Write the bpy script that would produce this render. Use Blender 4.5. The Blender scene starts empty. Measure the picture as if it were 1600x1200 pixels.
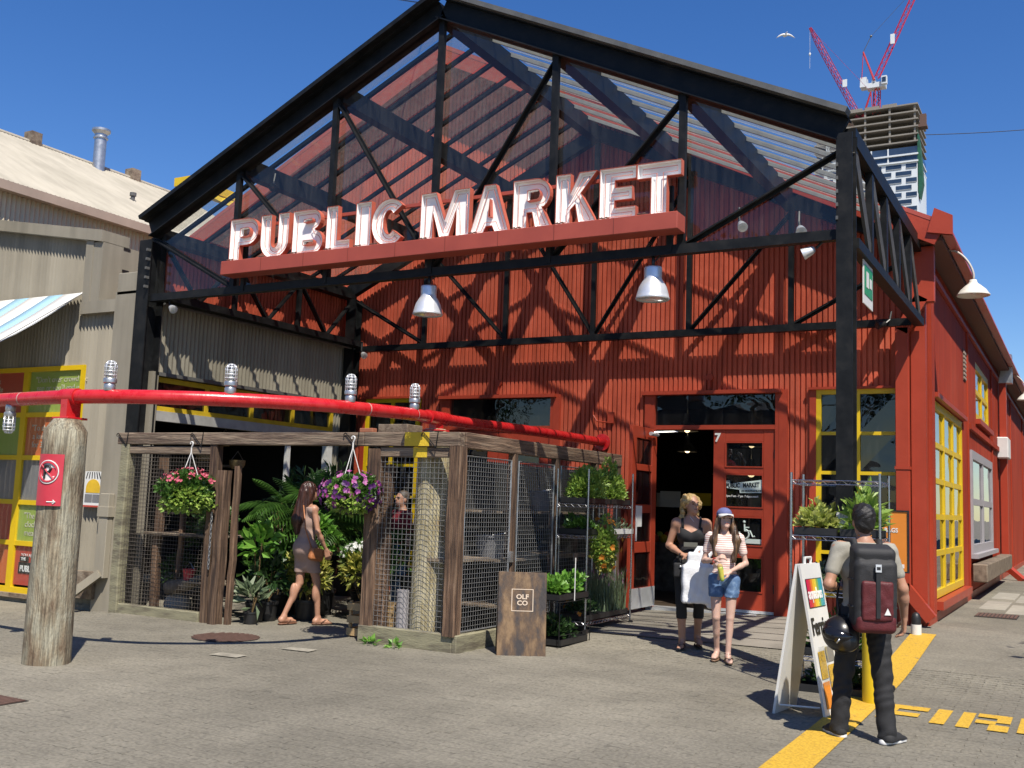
import bpy, math, random
import numpy as np
from mathutils import Vector, Matrix, geometry
S = bpy.context.scene
COL = S.collection
rad = math.radians
random.seed(11)
# ------------------------------------------------------------------ camera
YAW, PITCH, ROLL, EYE = rad(29.290), rad(6.566), rad(2.093), 1.58
fw = Vector((-math.sin(YAW)*math.cos(PITCH), math.cos(YAW)*math.cos(PITCH), math.sin(PITCH)))
rt = Vector((math.cos(YAW), math.sin(YAW), 0)); up = rt.cross(fw)
rt, up = rt*math.cos(ROLL)+up*math.sin(ROLL), up*math.cos(ROLL)-rt*math.sin(ROLL)
cd = bpy.data.cameras.new('camera'); cd.lens = 36*1605.9/1600; cd.sensor_width = 36; cd.clip_start = .05; cd.clip_end = 3000
cam = bpy.data.objects.new('camera', cd); COL.objects.link(cam); S.camera = cam
cam.matrix_world = Matrix(((rt.x, up.x, -fw.x, 0), (rt.y, up.y, -fw.y, 0), (rt.z, up.z, -fw.z, EYE), (0, 0, 0, 1)))
# ------------------------------------------------------------------ sky, sun, exposure
SUN = Vector((.475, -.47, 1)).normalized()
SUN_EL = math.asin(SUN.z)
wd = bpy.data.worlds.new('World'); S.world = wd; wd.use_nodes = True
nt = wd.node_tree; bg = nt.nodes['Background']
sk = nt.nodes.new('ShaderNodeTexSky'); sk.sky_type = 'NISHITA'; sk.sun_disc = False
sk.sun_elevation = SUN_EL; sk.sun_rotation = math.atan2(SUN.x, SUN.y)
sk.air_density = 1.0; sk.dust_density = .15; sk.ozone_density = 3.2; sk.altitude = 100
hv = nt.nodes.new('ShaderNodeHueSaturation'); hv.inputs['Hue'].default_value = .512; hv.inputs['Saturation'].default_value = 1.30
nt.links.new(sk.outputs[0], hv.inputs['Color']); nt.links.new(hv.outputs[0], bg.inputs[0]); bg.inputs[1].default_value = .098
sl = bpy.data.lights.new('sun', 'SUN'); sl.energy = 5.0; sl.angle = rad(.5); sl.color = (1, .93, .82)
so = bpy.data.objects.new('sun', sl); COL.objects.link(so); so.location = SUN*60
so.rotation_euler = SUN.to_track_quat('Z', 'Y').to_euler()
S.view_settings.view_transform = 'Standard'; S.view_settings.look = 'None'
S.view_settings.exposure = .52; S.view_settings.gamma = 1
S.render.resolution_x, S.render.resolution_y = 1024, 768
S.render.engine = 'CYCLES'
try:
    S.cycles.transparent_max_bounces = 24; S.cycles.max_bounces = 8
except Exception: pass
# ------------------------------------------------------------------ helpers
W = {}
def V3(p): return (float(p[0]), float(p[1]), float(p[2]))
def finish(o, parent=None, local=False):
    COL.objects.link(o)
    if parent is not None:
        o.parent = parent
        if local: W[o] = W[parent].copy()
        else:
            o.matrix_parent_inverse = W[parent].inverted(); W[o] = Matrix()
    elif o not in W: W[o] = Matrix()
    return o
def thing(name, label, cat, loc=(0, 0, 0), rz=0, group=None):
    o = bpy.data.objects.new(name, None); o.empty_display_size = .2
    o.location = loc; o.rotation_euler = (0, 0, rz)
    W[o] = Matrix.Translation(Vector(loc)) @ Matrix.Rotation(rz, 4, 'Z')
    COL.objects.link(o); return tag(o, label, cat, group)
def tag(o, label=None, cat=None, group=None, kind=None):
    if label: o['label'] = label
    if cat: o['category'] = cat
    if group: o['group'] = group
    if kind: o['kind'] = kind
    return o
def copy_tree(o, parent=None):
    c = o.copy(); COL.objects.link(c); c.parent = parent
    if parent is not None: c.matrix_parent_inverse = o.matrix_parent_inverse.copy()
    for ch in list(o.children): copy_tree(ch, c)
    return c
class MB:
    def __init__(s): s.v = []; s.f = []; s.mi = []; s.m = 0
    def add(s, vs, fs):
        n = len(s.v); s.v += [V3(p) for p in vs]; s.f += [tuple(i+n for i in f) for f in fs]; s.mi += [s.m]*len(fs); return s
    def box(s, a, b):
        x0, y0, z0 = [min(p, q) for p, q in zip(a, b)]; x1, y1, z1 = [max(p, q) for p, q in zip(a, b)]
        return s.add([(x0, y0, z0), (x1, y0, z0), (x1, y1, z0), (x0, y1, z0), (x0, y0, z1), (x1, y0, z1), (x1, y1, z1), (x0, y1, z1)],
                     [(0, 3, 2, 1), (4, 5, 6, 7), (0, 1, 5, 4), (1, 2, 6, 5), (2, 3, 7, 6), (3, 0, 4, 7)])
    def bbox(s, a, b, bv=.006):   # box with chamfered edges
        x0, y0, z0 = [min(p, q) for p, q in zip(a, b)]; x1, y1, z1 = [max(p, q) for p, q in zip(a, b)]
        bv = min(bv, (x1-x0)*.4, (y1-y0)*.4, (z1-z0)*.4); vs = []
        for sx in (0, 1):
            for sy in (0, 1):
                for sz in (0, 1):
                    cx, cy, cz = (x1 if sx else x0), (y1 if sy else y0), (z1 if sz else z0)
                    ix, iy, iz = cx+(bv if not sx else -bv), cy+(bv if not sy else -bv), cz+(bv if not sz else -bv)
                    vs += [(cx, iy, iz), (ix, cy, iz), (ix, iy, cz)]
        i = lambda a_, b_, c_, k: ((a_*2+b_)*2+c_)*3+k
        fs = []
        fs += [(i(0,0,0,0), i(0,0,1,0), i(0,1,1,0), i(0,1,0,0)), (i(1,0,0,0), i(1,1,0,0), i(1,1,1,0), i(1,0,1,0))]
        fs += [(i(0,0,0,1), i(1,0,0,1), i(1,0,1,1), i(0,0,1,1)), (i(0,1,0,1), i(0,1,1,1), i(1,1,1,1), i(1,1,0,1))]
        fs += [(i(0,0,0,2), i(0,1,0,2), i(1,1,0,2), i(1,0,0,2)), (i(0,0,1,2), i(1,0,1,2), i(1,1,1,2), i(0,1,1,2))]
        for a_ in (0, 1):
            for b_ in (0, 1):
                q = (i(a_,b_,0,0), i(a_,b_,0,1), i(a_,b_,1,1), i(a_,b_,1,0)); fs.append(q if a_ == b_ else q[::-1])
                q = (i(a_,0,b_,0), i(a_,0,b_,2), i(a_,1,b_,2), i(a_,1,b_,0)); fs.append(q[::-1] if a_ == b_ else q)
                q = (i(0,a_,b_,1), i(0,a_,b_,2), i(1,a_,b_,2), i(1,a_,b_,1)); fs.append(q if a_ == b_ else q[::-1])
                for c_ in (0, 1):
                    q = (i(a_,b_,c_,0), i(a_,b_,c_,1), i(a_,b_,c_,2)); fs.append(q if (a_+b_+c_) % 2 else q[::-1])
        return s.add(vs, fs)
    def beam(s, a, b, w, h, upv=(0, 0, 1)):
        a, b, u = Vector(a), Vector(b), Vector(upv); d = (b-a).normalized(); sd = d.cross(u)
        if sd.length < 1e-4: sd = d.cross(Vector((0, 1, 0)))
        sd.normalize(); u = sd.cross(d); vs = []
        for p in (a, b):
            for i, j in ((-1, -1), (1, -1), (1, 1), (-1, 1)): vs.append(p+sd*(i*w/2)+u*(j*h/2))
        return s.add(vs, [(0, 1, 2, 3), (7, 6, 5, 4), (0, 4, 5, 1), (1, 5, 6, 2), (2, 6, 7, 3), (3, 7, 4, 0)])
    def tube(s, pts, r, n=8, cap=True):
        pts = [Vector(p) for p in pts]; rs = r if isinstance(r, (list, tuple)) else [r]*len(pts); vs = []; prev = None
        for i, p in enumerate(pts):
            t = (pts[min(i+1, len(pts)-1)]-pts[max(i-1, 0)]).normalized()
            if prev is None:
                x = t.cross(Vector((0, 0, 1)));
                if x.length < .05: x = t.cross(Vector((1, 0, 0)))
            else: x = prev-t*prev.dot(t)
            x.normalize(); prev = x; y = t.cross(x)
            for k in range(n):
                q = 2*math.pi*k/n; vs.append(p+(x*math.cos(q)+y*math.sin(q))*rs[i])
        fs = [(i*n+k, i*n+(k+1) % n, (i+1)*n+(k+1) % n, (i+1)*n+k) for i in range(len(pts)-1) for k in range(n)]
        if cap: fs += [tuple(range(n))[::-1], tuple((len(pts)-1)*n+k for k in range(n))]
        return s.add(vs, fs)
    def lathe(s, prof, c=(0, 0, 0), n=20, cap=True):
        c = Vector(c); vs = [(c.x+r*math.cos(2*math.pi*k/n), c.y+r*math.sin(2*math.pi*k/n), c.z+z) for r, z in prof for k in range(n)]
        fs = [(i*n+k, i*n+(k+1) % n, (i+1)*n+(k+1) % n, (i+1)*n+k) for i in range(len(prof)-1) for k in range(n)]
        if cap: fs += [tuple(range(n))[::-1], tuple((len(prof)-1)*n+k for k in range(n))]
        return s.add(vs, fs)
    def prism(s, loops, o, ux, uy, dv, back=True, front=True):
        """loops: list of 2D polylines (outer first, holes after); extruded by dv"""
        o, ux, uy, dv = Vector(o), Vector(ux), Vector(uy), Vector(dv)
        L = [[o+ux*p[0]+uy*p[1] for p in l] for l in loops]
        flat = [p for l in L for p in l]; n = len(flat)
        tri = geometry.tessellate_polygon([[Vector((p[0], p[1], 0)) for p in l] for l in loops])
        fs = []
        if front: fs += [tuple(t) for t in tri]
        if back: fs += [tuple(i+n for i in t)[::-1] for t in tri]
        k = 0
        for l in L:
            m = len(l); fs += [(k+i, k+(i+1) % m, n+k+(i+1) % m, n+k+i) for i in range(m)]; k += m
        return s.add(flat+[p+dv for p in flat], fs)
    def sphere(s, c, r, n=10, m=7):
        c = Vector(c); rr = r if isinstance(r, (list, tuple)) else (r, r, r)
        vs = [(c.x, c.y, c.z-rr[2])]
        for i in range(1, m):
            a = -math.pi/2+math.pi*i/m
            for k in range(n): vs.append((c.x+rr[0]*math.cos(a)*math.cos(2*math.pi*k/n), c.y+rr[1]*math.cos(a)*math.sin(2*math.pi*k/n), c.z+rr[2]*math.sin(a)))
        vs.append((c.x, c.y, c.z+rr[2])); fs = [(0, 1+(k+1) % n, 1+k) for k in range(n)]
        fs += [(1+i*n+k, 1+i*n+(k+1) % n, 1+(i+1)*n+(k+1) % n, 1+(i+1)*n+k) for i in range(m-2) for k in range(n)]
        l = 1+(m-2)*n; fs += [(l+k, l+(k+1) % n, len(vs)-1) for k in range(n)]
        return s.add(vs, fs)
    def xf(s, M, start=0):
        for i in range(start, len(s.v)): s.v[i] = V3(M @ Vector(s.v[i]))
        return s
    def mesh(s, name, mats, smooth=False):
        me = bpy.data.meshes.new(name); me.from_pydata(s.v, [], s.f)
        mats = mats if isinstance(mats, (list, tuple)) else [mats]
        for m in mats: me.materials.append(m)
        if len(mats) > 1: me.polygons.foreach_set('material_index', s.mi)
        if smooth is True: me.polygons.foreach_set('use_smooth', [True]*len(me.polygons))
        elif smooth:
            me.polygons.foreach_set('use_smooth', [True]*len(me.polygons)); me.set_sharp_from_angle(angle=rad(smooth))
        me.update(); return me
    def obj(s, name, mats, parent=None, smooth=False, local=False):
        off = None
        if parent is None and s.v:
            a = np.array(s.v); off = Vector(((a[:, 0].min()+a[:, 0].max())/2, (a[:, 1].min()+a[:, 1].max())/2, a[:, 2].min()))
            s.v = [(p[0]-off.x, p[1]-off.y, p[2]-off.z) for p in s.v]
        o = bpy.data.objects.new(name, s.mesh(name, mats, smooth))
        if off is not None: o.location = off; W[o] = Matrix.Translation(off)
        return finish(o, parent, local)
def inst(name, me, parent, loc=(0, 0, 0), rz=0):
    o = bpy.data.objects.new(name, me); COL.objects.link(o); o.parent = parent
    if parent is not None: o.matrix_parent_inverse = W[parent].inverted()
    o.location = loc; o.rotation_euler = (0, 0, rz); W[o] = Matrix.Translation(Vector(loc)) @ Matrix.Rotation(rz, 4, 'Z'); return o
def B(name, a, b, mat, parent, bv=0, local=False):
    m = MB(); (m.bbox(a, b, bv) if bv else m.box(a, b)); return m.obj(name, mat, parent, local=local)
def BM(name, a, b, w, h, mat, parent, upv=(0, 0, 1), local=False):
    return MB().beam(a, b, w, h, upv).obj(name, mat, parent, local=local)
_txt = {}
def text(name, body, size, o, ux, uy, mat, parent, bold=0, ext=.002, align='LEFT', xs=1.0, local=False):
    key = (body, size, bold, ext, align)
    cu = bpy.data.curves.new('lettering', 'FONT'); cu.body = body; cu.size = size; cu.extrude = ext; cu.offset = bold; cu.align_x = align; cu.resolution_u = 3
    t = bpy.data.objects.new('lettering_tmp', cu); COL.objects.link(t)
    dg = bpy.context.evaluated_depsgraph_get(); me = bpy.data.meshes.new_from_object(t.evaluated_get(dg)); bpy.data.objects.remove(t); bpy.data.curves.remove(cu)
    ux, uy, o = Vector(ux).normalized(), Vector(uy).normalized(), Vector(o); n = ux.cross(uy)
    M = Matrix(((ux.x*xs, uy.x, n.x, o.x), (ux.y*xs, uy.y, n.y, o.y), (ux.z*xs, uy.z, n.z, o.z), (0, 0, 0, 1)))
    me.transform(M); me.materials.clear(); me.materials.append(mat)
    return finish(bpy.data.objects.new(name, me), parent, local)
# ------------------------------------------------------------------ materials
def mat(name, col, rough=.6, var=.14, sc=5., bump=0., bsc=50., metal=0., stretch=(1, 1, 1), col2=None, dark=None, orand=0., spec=.5, coat=0., thr=(.35, .68), detail=5., world=True, sss=0., rvar=.12, streak=None):
    kk = 1. if metal > .5 else .80
    col = tuple(c*kk for c in col); col2 = tuple(c*kk for c in col2) if col2 else None; dark = tuple(c*kk for c in dark) if dark else None
    m = bpy.data.materials.new(name); m.use_nodes = True; N = m.node_tree.nodes; L = m.node_tree.links
    b = N['Principled BSDF']; b.inputs['Roughness'].default_value = rough; b.inputs['Metallic'].default_value = metal
    b.inputs['Specular IOR Level'].default_value = spec
    if coat: b.inputs['Coat Weight'].default_value = coat; b.inputs['Coat Roughness'].default_value = .08
    if world: tc = N.new('ShaderNodeNewGeometry').outputs['Position']
    else: tc = N.new('ShaderNodeTexCoord').outputs['Object']
    mp = N.new('ShaderNodeMapping'); mp.inputs['Scale'].default_value = stretch; L.new(tc, mp.inputs[0])
    no = N.new('ShaderNodeTexNoise'); no.inputs['Scale'].default_value = sc; no.inputs['Detail'].default_value = detail; no.inputs['Roughness'].default_value = .62
    L.new(mp.outputs[0], no.inputs[0])
    cr = N.new('ShaderNodeValToRGB'); e = cr.color_ramp.elements
    c2 = col2 or [min(1, c*(1+var)) for c in col]; c1 = dark or [c*(1-var) for c in col]
    e[0].position, e[1].position = thr; e[0].color = (*c1, 1); e[1].color = (*c2, 1)
    if dark or col2:
        el = cr.color_ramp.elements.new((thr[0]+thr[1])/2); el.color = (*col, 1)
    L.new(no.outputs[0], cr.inputs[0]); out = cr.outputs[0]
    if streak:
        ssc, sst, slo, shi = streak; mp2 = N.new('ShaderNodeMapping'); mp2.inputs['Scale'].default_value = sst; L.new(tc, mp2.inputs[0])
        ns_ = N.new('ShaderNodeTexNoise'); ns_.inputs['Scale'].default_value = ssc; ns_.inputs['Detail'].default_value = 6; L.new(mp2.outputs[0], ns_.inputs[0])
        sr = N.new('ShaderNodeMapRange'); sr.inputs[1].default_value = .36; sr.inputs[2].default_value = .62; sr.inputs[3].default_value = slo; sr.inputs[4].default_value = shi; L.new(ns_.outputs[0], sr.inputs[0])
        sv = N.new('ShaderNodeVectorMath'); sv.operation = 'SCALE'; L.new(out, sv.inputs[0]); L.new(sr.outputs[0], sv.inputs['Scale']); out = sv.outputs[0]
    if orand:
        oi = N.new('ShaderNodeObjectInfo'); mr = N.new('ShaderNodeMapRange'); mr.inputs[3].default_value = 1-orand; mr.inputs[4].default_value = 1+orand
        L.new(oi.outputs['Random'], mr.inputs[0]); mx = N.new('ShaderNodeVectorMath'); mx.operation = 'SCALE'
        L.new(out, mx.inputs[0]); L.new(mr.outputs[0], mx.inputs['Scale']); out = mx.outputs[0]
    L.new(out, b.inputs['Base Color'])
    if rvar:
        r2 = N.new('ShaderNodeMapRange'); r2.inputs[3].default_value = max(0, rough-rvar); r2.inputs[4].default_value = min(1, rough+rvar)
        L.new(no.outputs[0], r2.inputs[0]); L.new(r2.outputs[0], b.inputs['Roughness'])
    if bump:
        n2 = N.new('ShaderNodeTexNoise'); n2.inputs['Scale'].default_value = bsc; n2.inputs['Detail'].default_value = 4; L.new(mp.outputs[0], n2.inputs[0])
        bp = N.new('ShaderNodeBump'); bp.inputs['Strength'].default_value = min(1, bump); bp.inputs['Distance'].default_value = .01*max(1, bump); L.new(n2.outputs[0], bp.inputs['Height']); L.new(bp.outputs[0], b.inputs['Normal'])
    if sss: b.inputs['Subsurface Weight'].default_value = sss; b.inputs['Subsurface Radius'].default_value = (.02, .008, .004)
    return m
def leafmat(name, col, col2, trans=.35, rough=.45):
    col = tuple(c*.85 for c in col); col2 = tuple(c*.85 for c in col2)
    m = bpy.data.materials.new(name); m.use_nodes = True; N = m.node_tree.nodes; L = m.node_tree.links
    b = N['Principled BSDF']; b.inputs['Roughness'].default_value = rough
    g = N.new('ShaderNodeNewGeometry'); cr = N.new('ShaderNodeValToRGB'); cr.color_ramp.elements[0].color = (*col, 1); cr.color_ramp.elements[1].color = (*col2, 1)
    L.new(g.outputs['Random Per Island'], cr.inputs[0]); L.new(cr.outputs[0], b.inputs['Base Color'])
    t = N.new('ShaderNodeBsdfTranslucent'); L.new(cr.outputs[0], t.inputs[0]); mx = N.new('ShaderNodeMixShader'); mx.inputs[0].default_value = trans
    L.new(b.outputs[0], mx.inputs[1]); L.new(t.outputs[0], mx.inputs[2]); L.new(mx.outputs[0], N['Material Output'].inputs[0]); return m
def glass(name, tint=(.9, .93, .93), haze=.06, hazecol=(.5, .47, .42), ior=1.5, wav=0., rough=.01, refl=1.0, glow=0.):
    m = bpy.data.materials.new(name); m.use_nodes = True; N = m.node_tree.nodes; L = m.node_tree.links; N.remove(N['Principled BSDF'])
    tr = N.new('ShaderNodeBsdfTransparent'); tr.inputs[0].default_value = (*tint, 1)
    gl = N.new('ShaderNodeBsdfGlossy'); gl.inputs['Roughness'].default_value = rough; gl.inputs[0].default_value = (refl, refl, refl, 1)
    fr = N.new('ShaderNodeFresnel'); bf = N.new('ShaderNodeNewGeometry'); im = N.new('ShaderNodeMapRange'); im.inputs[3].default_value = ior; im.inputs[4].default_value = 1/ior; L.new(bf.outputs['Backfacing'], im.inputs[0]); L.new(im.outputs[0], fr.inputs[0])
    df = N.new('ShaderNodeBsdfDiffuse'); df.inputs[0].default_value = (*hazecol, 1)
    geo = N.new('ShaderNodeNewGeometry'); mp = N.new('ShaderNodeMapping'); mp.inputs['Scale'].default_value = (9, 9, .8); L.new(geo.outputs['Position'], mp.inputs[0])
    no = N.new('ShaderNodeTexNoise'); no.inputs['Scale'].default_value = 2.; no.inputs['Detail'].default_value = 7; L.new(mp.outputs[0], no.inputs[0])
    cr = N.new('ShaderNodeMapRange'); cr.inputs[1].default_value = .35; cr.inputs[2].default_value = .8; cr.inputs[3].default_value = haze*(.65 if glow else .3); cr.inputs[4].default_value = haze*(1.5 if glow else 2.2); L.new(no.outputs[0], cr.inputs[0])
    m1 = N.new('ShaderNodeMixShader'); L.new(cr.outputs[0], m1.inputs[0]); L.new(tr.outputs[0], m1.inputs[1]); L.new(df.outputs[0], m1.inputs[2])
    if glow:
        tl = N.new('ShaderNodeBsdfTranslucent'); tl.inputs[0].default_value = (*hazecol, 1); mg = N.new('ShaderNodeMixShader'); mg.inputs[0].default_value = glow; L.new(df.outputs[0], mg.inputs[1]); L.new(tl.outputs[0], mg.inputs[2]); L.new(mg.outputs[0], m1.inputs[2])
    m2 = N.new('ShaderNodeMixShader'); L.new(fr.outputs[0], m2.inputs[0]); L.new(m1.outputs[0], m2.inputs[1]); L.new(gl.outputs[0], m2.inputs[2]); L.new(m2.outputs[0], N['Material Output'].inputs[0])
    if wav:
        n3 = N.new('ShaderNodeTexNoise'); n3.inputs['Scale'].default_value = 1.6; L.new(geo.outputs['Position'], n3.inputs[0])
        bp = N.new('ShaderNodeBump'); bp.inputs['Strength'].default_value = wav; bp.inputs['Distance'].default_value = .05; L.new(n3.outputs[0], bp.inputs['Height'])
        L.new(bp.outputs[0], gl.inputs['Normal'])
    return m
def emit(name, col, st):
    m = bpy.data.materials.new(name); m.use_nodes = True; N = m.node_tree.nodes; N.remove(N['Principled BSDF']); e = N.new('ShaderNodeEmission')
    e.inputs[0].default_value = (*col, 1); e.inputs[1].default_value = st; m.node_tree.links.new(e.outputs[0], N['Material Output'].inputs[0]); return m
M = {}
M['red'] = mat('red_paint', (.63, .122, .066), .58, .10, 1.1, .25, 30, col2=(.67, .145, .083), dark=(.54, .098, .052), spec=.2, streak=(7, (1, 1, .10), .78, 1.06))
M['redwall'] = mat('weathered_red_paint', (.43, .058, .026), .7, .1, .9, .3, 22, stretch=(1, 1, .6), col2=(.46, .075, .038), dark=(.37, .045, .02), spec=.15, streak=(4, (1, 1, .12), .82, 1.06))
M['redtrim'] = mat('red_trim_paint', (.42, .058, .028), .42, .08, 2, .1, 30, spec=.3)
M['redpipe'] = mat('bright_red_enamel', (.60, .013, .017), .28, .07, 9, .1, 60, coat=.25, dark=(.42, .014, .016), col2=(.64, .03, .032), thr=(.25, .6), detail=10)
M['black'] = mat('black_steel_paint', (.011, .012, .013), .5, .3, 6, .08, 60, dark=(.007, .0075, .008), col2=(.02, .02, .02), spec=.22)
M['steelgrey'] = mat('grey_flashing', (.12, .12, .115), .5, .2, 4)
M['greycorr'] = mat('taupe_metal_paint', (.34, .308, .243), .6, .06, .8, .1, 40, stretch=(1, 1, .5), dark=(.285, .256, .198), spec=.2, streak=(5, (1, 1, .08), .84, 1.05))
M['beige'] = mat('cream_metal_paint', (.60, .52, .38), .6, .06, .7, .1, 30)
M['beigeroof'] = mat('cream_roof_paint', (.475, .435, .355), .65, .06, .5, .15, 12, dark=(.42, .385, .31), spec=.2, streak=(3, (.4, 1.2, .4), .9, 1.04))
M['copperfascia'] = mat('brown_pink_fascia', (.44, .34, .27), .55, .1, 2)
M['yellow'] = mat('yellow_frame_paint', (.80, .54, .012), .4, .05, 4)
M['yellowline'] = mat('worn_yellow_road_paint', (.70, .40, .025), .75, .1, 18, .6, 90, col2=(.72, .44, .04), dark=(.34, .25, .10), thr=(.33, .46), detail=12, streak=(60, (1, 1, 1), .72, 1.05))
M['wood'] = mat('weathered_timber', (.24, .185, .13), .8, .2, 7, .8, 40, stretch=(1, 1, 1), dark=(.12, .085, .06), col2=(.33, .27, .2), orand=.12)
M['woodv'] = mat('weathered_timber_upright', (.16, .092, .054), .8, .2, 14, 1., 60, stretch=(1.6, 1.6, .12), dark=(.055, .03, .019), col2=(.27, .175, .11), orand=.22, streak=(30, (1.6, 1.6, .05), .5, 1.15))
M['woodh'] = mat('weathered_timber_beam', (.27, .20, .14), .8, .2, 12, .9, 60, stretch=(.14, .5, 1.6), dark=(.13, .085, .06), col2=(.37, .29, .21), orand=.12, streak=(30, (.05, 1.6, 1.6), .5, 1.15))
M['woody'] = mat('weathered_timber_side_beam', (.22, .14, .09), .8, .2, 12, .9, 60, stretch=(.5, .14, 1.6), dark=(.10, .06, .04), col2=(.32, .23, .16), orand=.12, streak=(30, (1.6, .05, 1.6), .5, 1.15))
M['pole'] = mat('bleached_pole_timber', (.33, .275, .185), .85, .2, 5, 1.0, 46, stretch=(1.6, 1.6, .5), dark=(.19, .13, .08), col2=(.42, .39, .29), thr=(.36, .60), detail=15, streak=(48, (1.6, 1.6, .07), .5, 1.12))
M['sunlit_pole'] = mat('sunlit_yellow_pole_timber', (.44, .38, .22), .85, .2, 5, 1.0, 46, stretch=(1.6, 1.6, .5), dark=(.30, .22, .12), col2=(.56, .50, .34), thr=(.36, .60), detail=15, streak=(48, (1.6, 1.6, .07), .7, 1.1))  # yellower timber, also lightened: sun on the cage pole put into the colour
M['plank'] = mat('mossy_plank', (.27, .25, .16), .85, .2, 8, .6, 50, stretch=(.4, .4, 2), dark=(.15, .13, .09))
M['wire'] = mat('galvanised_wire', (.30, .30, .295), .45, .15, 9, metal=.4)
M['wiredark'] = mat('rusty_dark_wire', (.10, .085, .07), .7, .2, 9)
M['galv'] = mat('galvanised_steel', (.45, .46, .47), .38, .15, 9, metal=.8)
M['chrome'] = mat('chromed_wire', (.42, .42, .44), .28, .1, 20, metal=1.)
M['alu'] = mat('spun_aluminium', (.74, .75, .76), .36, .06, 8, metal=.55)
M['white'] = mat('white_paint', (.80, .79, .76), .45, .05, 5)
M['offwhite'] = mat('aged_white_enamel', (.78, .74, .66), .4, .08, 8, dark=(.60, .50, .38), thr=(.18, .4))
M['letterface'] = mat('white_letter_enamel', (1.08, 1.05, 1.02), .6, .02, 6, dark=(.92, .84, .78), thr=(.2, .42), spec=.15)
M['letterside'] = mat('faded_coral_letter_edge', (.60, .14, .085), .5, .12, 6)
M['neon'] = mat('unlit_coral_neon_tube', (.80, .30, .22), .2, .08, 12)
M['signbox'] = mat('sign_box_red_brown', (.40, .075, .048), .5, .08, 3)
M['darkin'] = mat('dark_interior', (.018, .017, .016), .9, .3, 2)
M['dark'] = mat('black_plastic', (.02, .02, .021), .45, .2, 9)
M['concrete'] = mat('concrete', (.33, .31, .27), .85, .12, 3, .5, 60, dark=(.26, .24, .21))
M['rust'] = mat('rusty_cast_iron', (.13, .07, .052), .8, .2, 20, .6, 60)
M['pit'] = mat('dark_cover_base', (.03, .024, .02), .9, .2, 20)  # near-black base under the lighter cover bars
M['winglass'] = glass('dark_window_glass', (.30, .32, .33), .03, (.20, .20, .20), 1.62, .12)
M['gableglass'] = glass('gable_glass', (.92, .94, .93), .03, (.34, .33, .31), 1.5, .05)
M['roofglass'] = glass('roof_glass', (.90, .91, .88), .21, (.40, .36, .30), 1.45, glow=.6)
M['clearglass'] = glass('clear_glass', (.93, .95, .95), .02, (.6, .6, .6), 1.4)
M['orange'] = mat('orange_panel', (.78, .26, .03), .5, .04, 3)
M['signred'] = mat('pink_red_sign', (.62, .05, .075), .4, .05, 6)
M['greenpanel'] = mat('lime_panel', (.36, .48, .09), .4, .04, 3)
M['orangepanel'] = mat('orange_red_panel', (.68, .17, .05), .4, .04, 3)
M['redpanel'] = mat('red_panel', (.55, .075, .05), .4, .04, 3)
M['greypanel'] = mat('grey_window_film', (.22, .22, .23), .3, .08, 2)
M['skyblue'] = mat('sky_blue_canvas', (.34, .58, .76), .7, .04, 3)
M['canvas'] = mat('white_canvas', (.82, .82, .80), .7, .03, 3)
M['black_ink'] = mat('black_print', (.02, .02, .02), .5, .1)
M['white_ink'] = mat('white_print', (.85, .85, .82), .5, .03)
M['soil'] = mat('potting_soil', (.05, .035, .025), .95, .3, 30, .8, 80)
M['terracotta'] = mat('terracotta', (.40, .15, .08), .8, .12, 12)
M['greensign'] = mat('green_sign', (.02, .30, .10), .4, .05)
def gz(x, y):
    t = min(1, max(0, (y-10)/4.6)); q = min(1, max(0, (x+9)/7)); a = .17*(t*t*(3-2*t))*(q*q*(3-2*q))
    l = min(1, max(0, (-x-10.6)/1.6)); return a-.13*l*l*(3-2*l)
# ================================================================== ground
def gridmesh(xs, ys, zf):
    m = MB(); n = len(ys)
    m.v = [(x, y, zf(x, y)) for x in xs for y in ys]
    m.f = [(i*n+j, (i+1)*n+j, (i+1)*n+j+1, i*n+j+1) for i in range(len(xs)-1) for j in range(n-1)]; m.mi = [0]*len(m.f); return m
def groundmat():
    m = mat('grey_paving', (.275, .252, .197), .85, .1, .5, .9, 130, dark=(.247, .226, .176), col2=(.303, .278, .22), detail=9)
    N = m.node_tree.nodes; L = m.node_tree.links
    bt = N.new('ShaderNodeTexBrick'); bt.inputs['Scale'].default_value = 1; bt.inputs['Brick Width'].default_value = .225; bt.inputs['Row Height'].default_value = .1125
    bt.inputs['Mortar Size'].default_value = .005; bt.inputs['Mortar Smooth'].default_value = .6; bt.inputs['Color1'].default_value = (1, 1, 1, 1); bt.inputs['Color2'].default_value = (.9, .9, .9, 1); bt.inputs['Mortar'].default_value = (.86, .86, .85, 1)
    g = N.new('ShaderNodeNewGeometry'); nz = N.new('ShaderNodeTexNoise'); nz.inputs['Scale'].default_value = 9; L.new(g.outputs['Position'], nz.inputs[0])
    vm = N.new('ShaderNodeVectorMath'); vm.operation = 'MULTIPLY_ADD'; L.new(nz.outputs['Color'], vm.inputs[0]); vm.inputs[1].default_value = (.05, .05, 0); L.new(g.outputs['Position'], vm.inputs[2]); L.new(vm.outputs[0], bt.inputs[0])
    b = N['Principled BSDF']; src = b.inputs['Base Color'].links[0].from_socket
    mx = N.new('ShaderNodeMix'); mx.data_type = 'RGBA'; mx.blend_type = 'MULTIPLY'; mx.inputs[0].default_value = .7; L.new(src, mx.inputs[6]); L.new(bt.outputs[0], mx.inputs[7]); L.new(mx.outputs[2], b.inputs['Base Color'])
    return m
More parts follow.
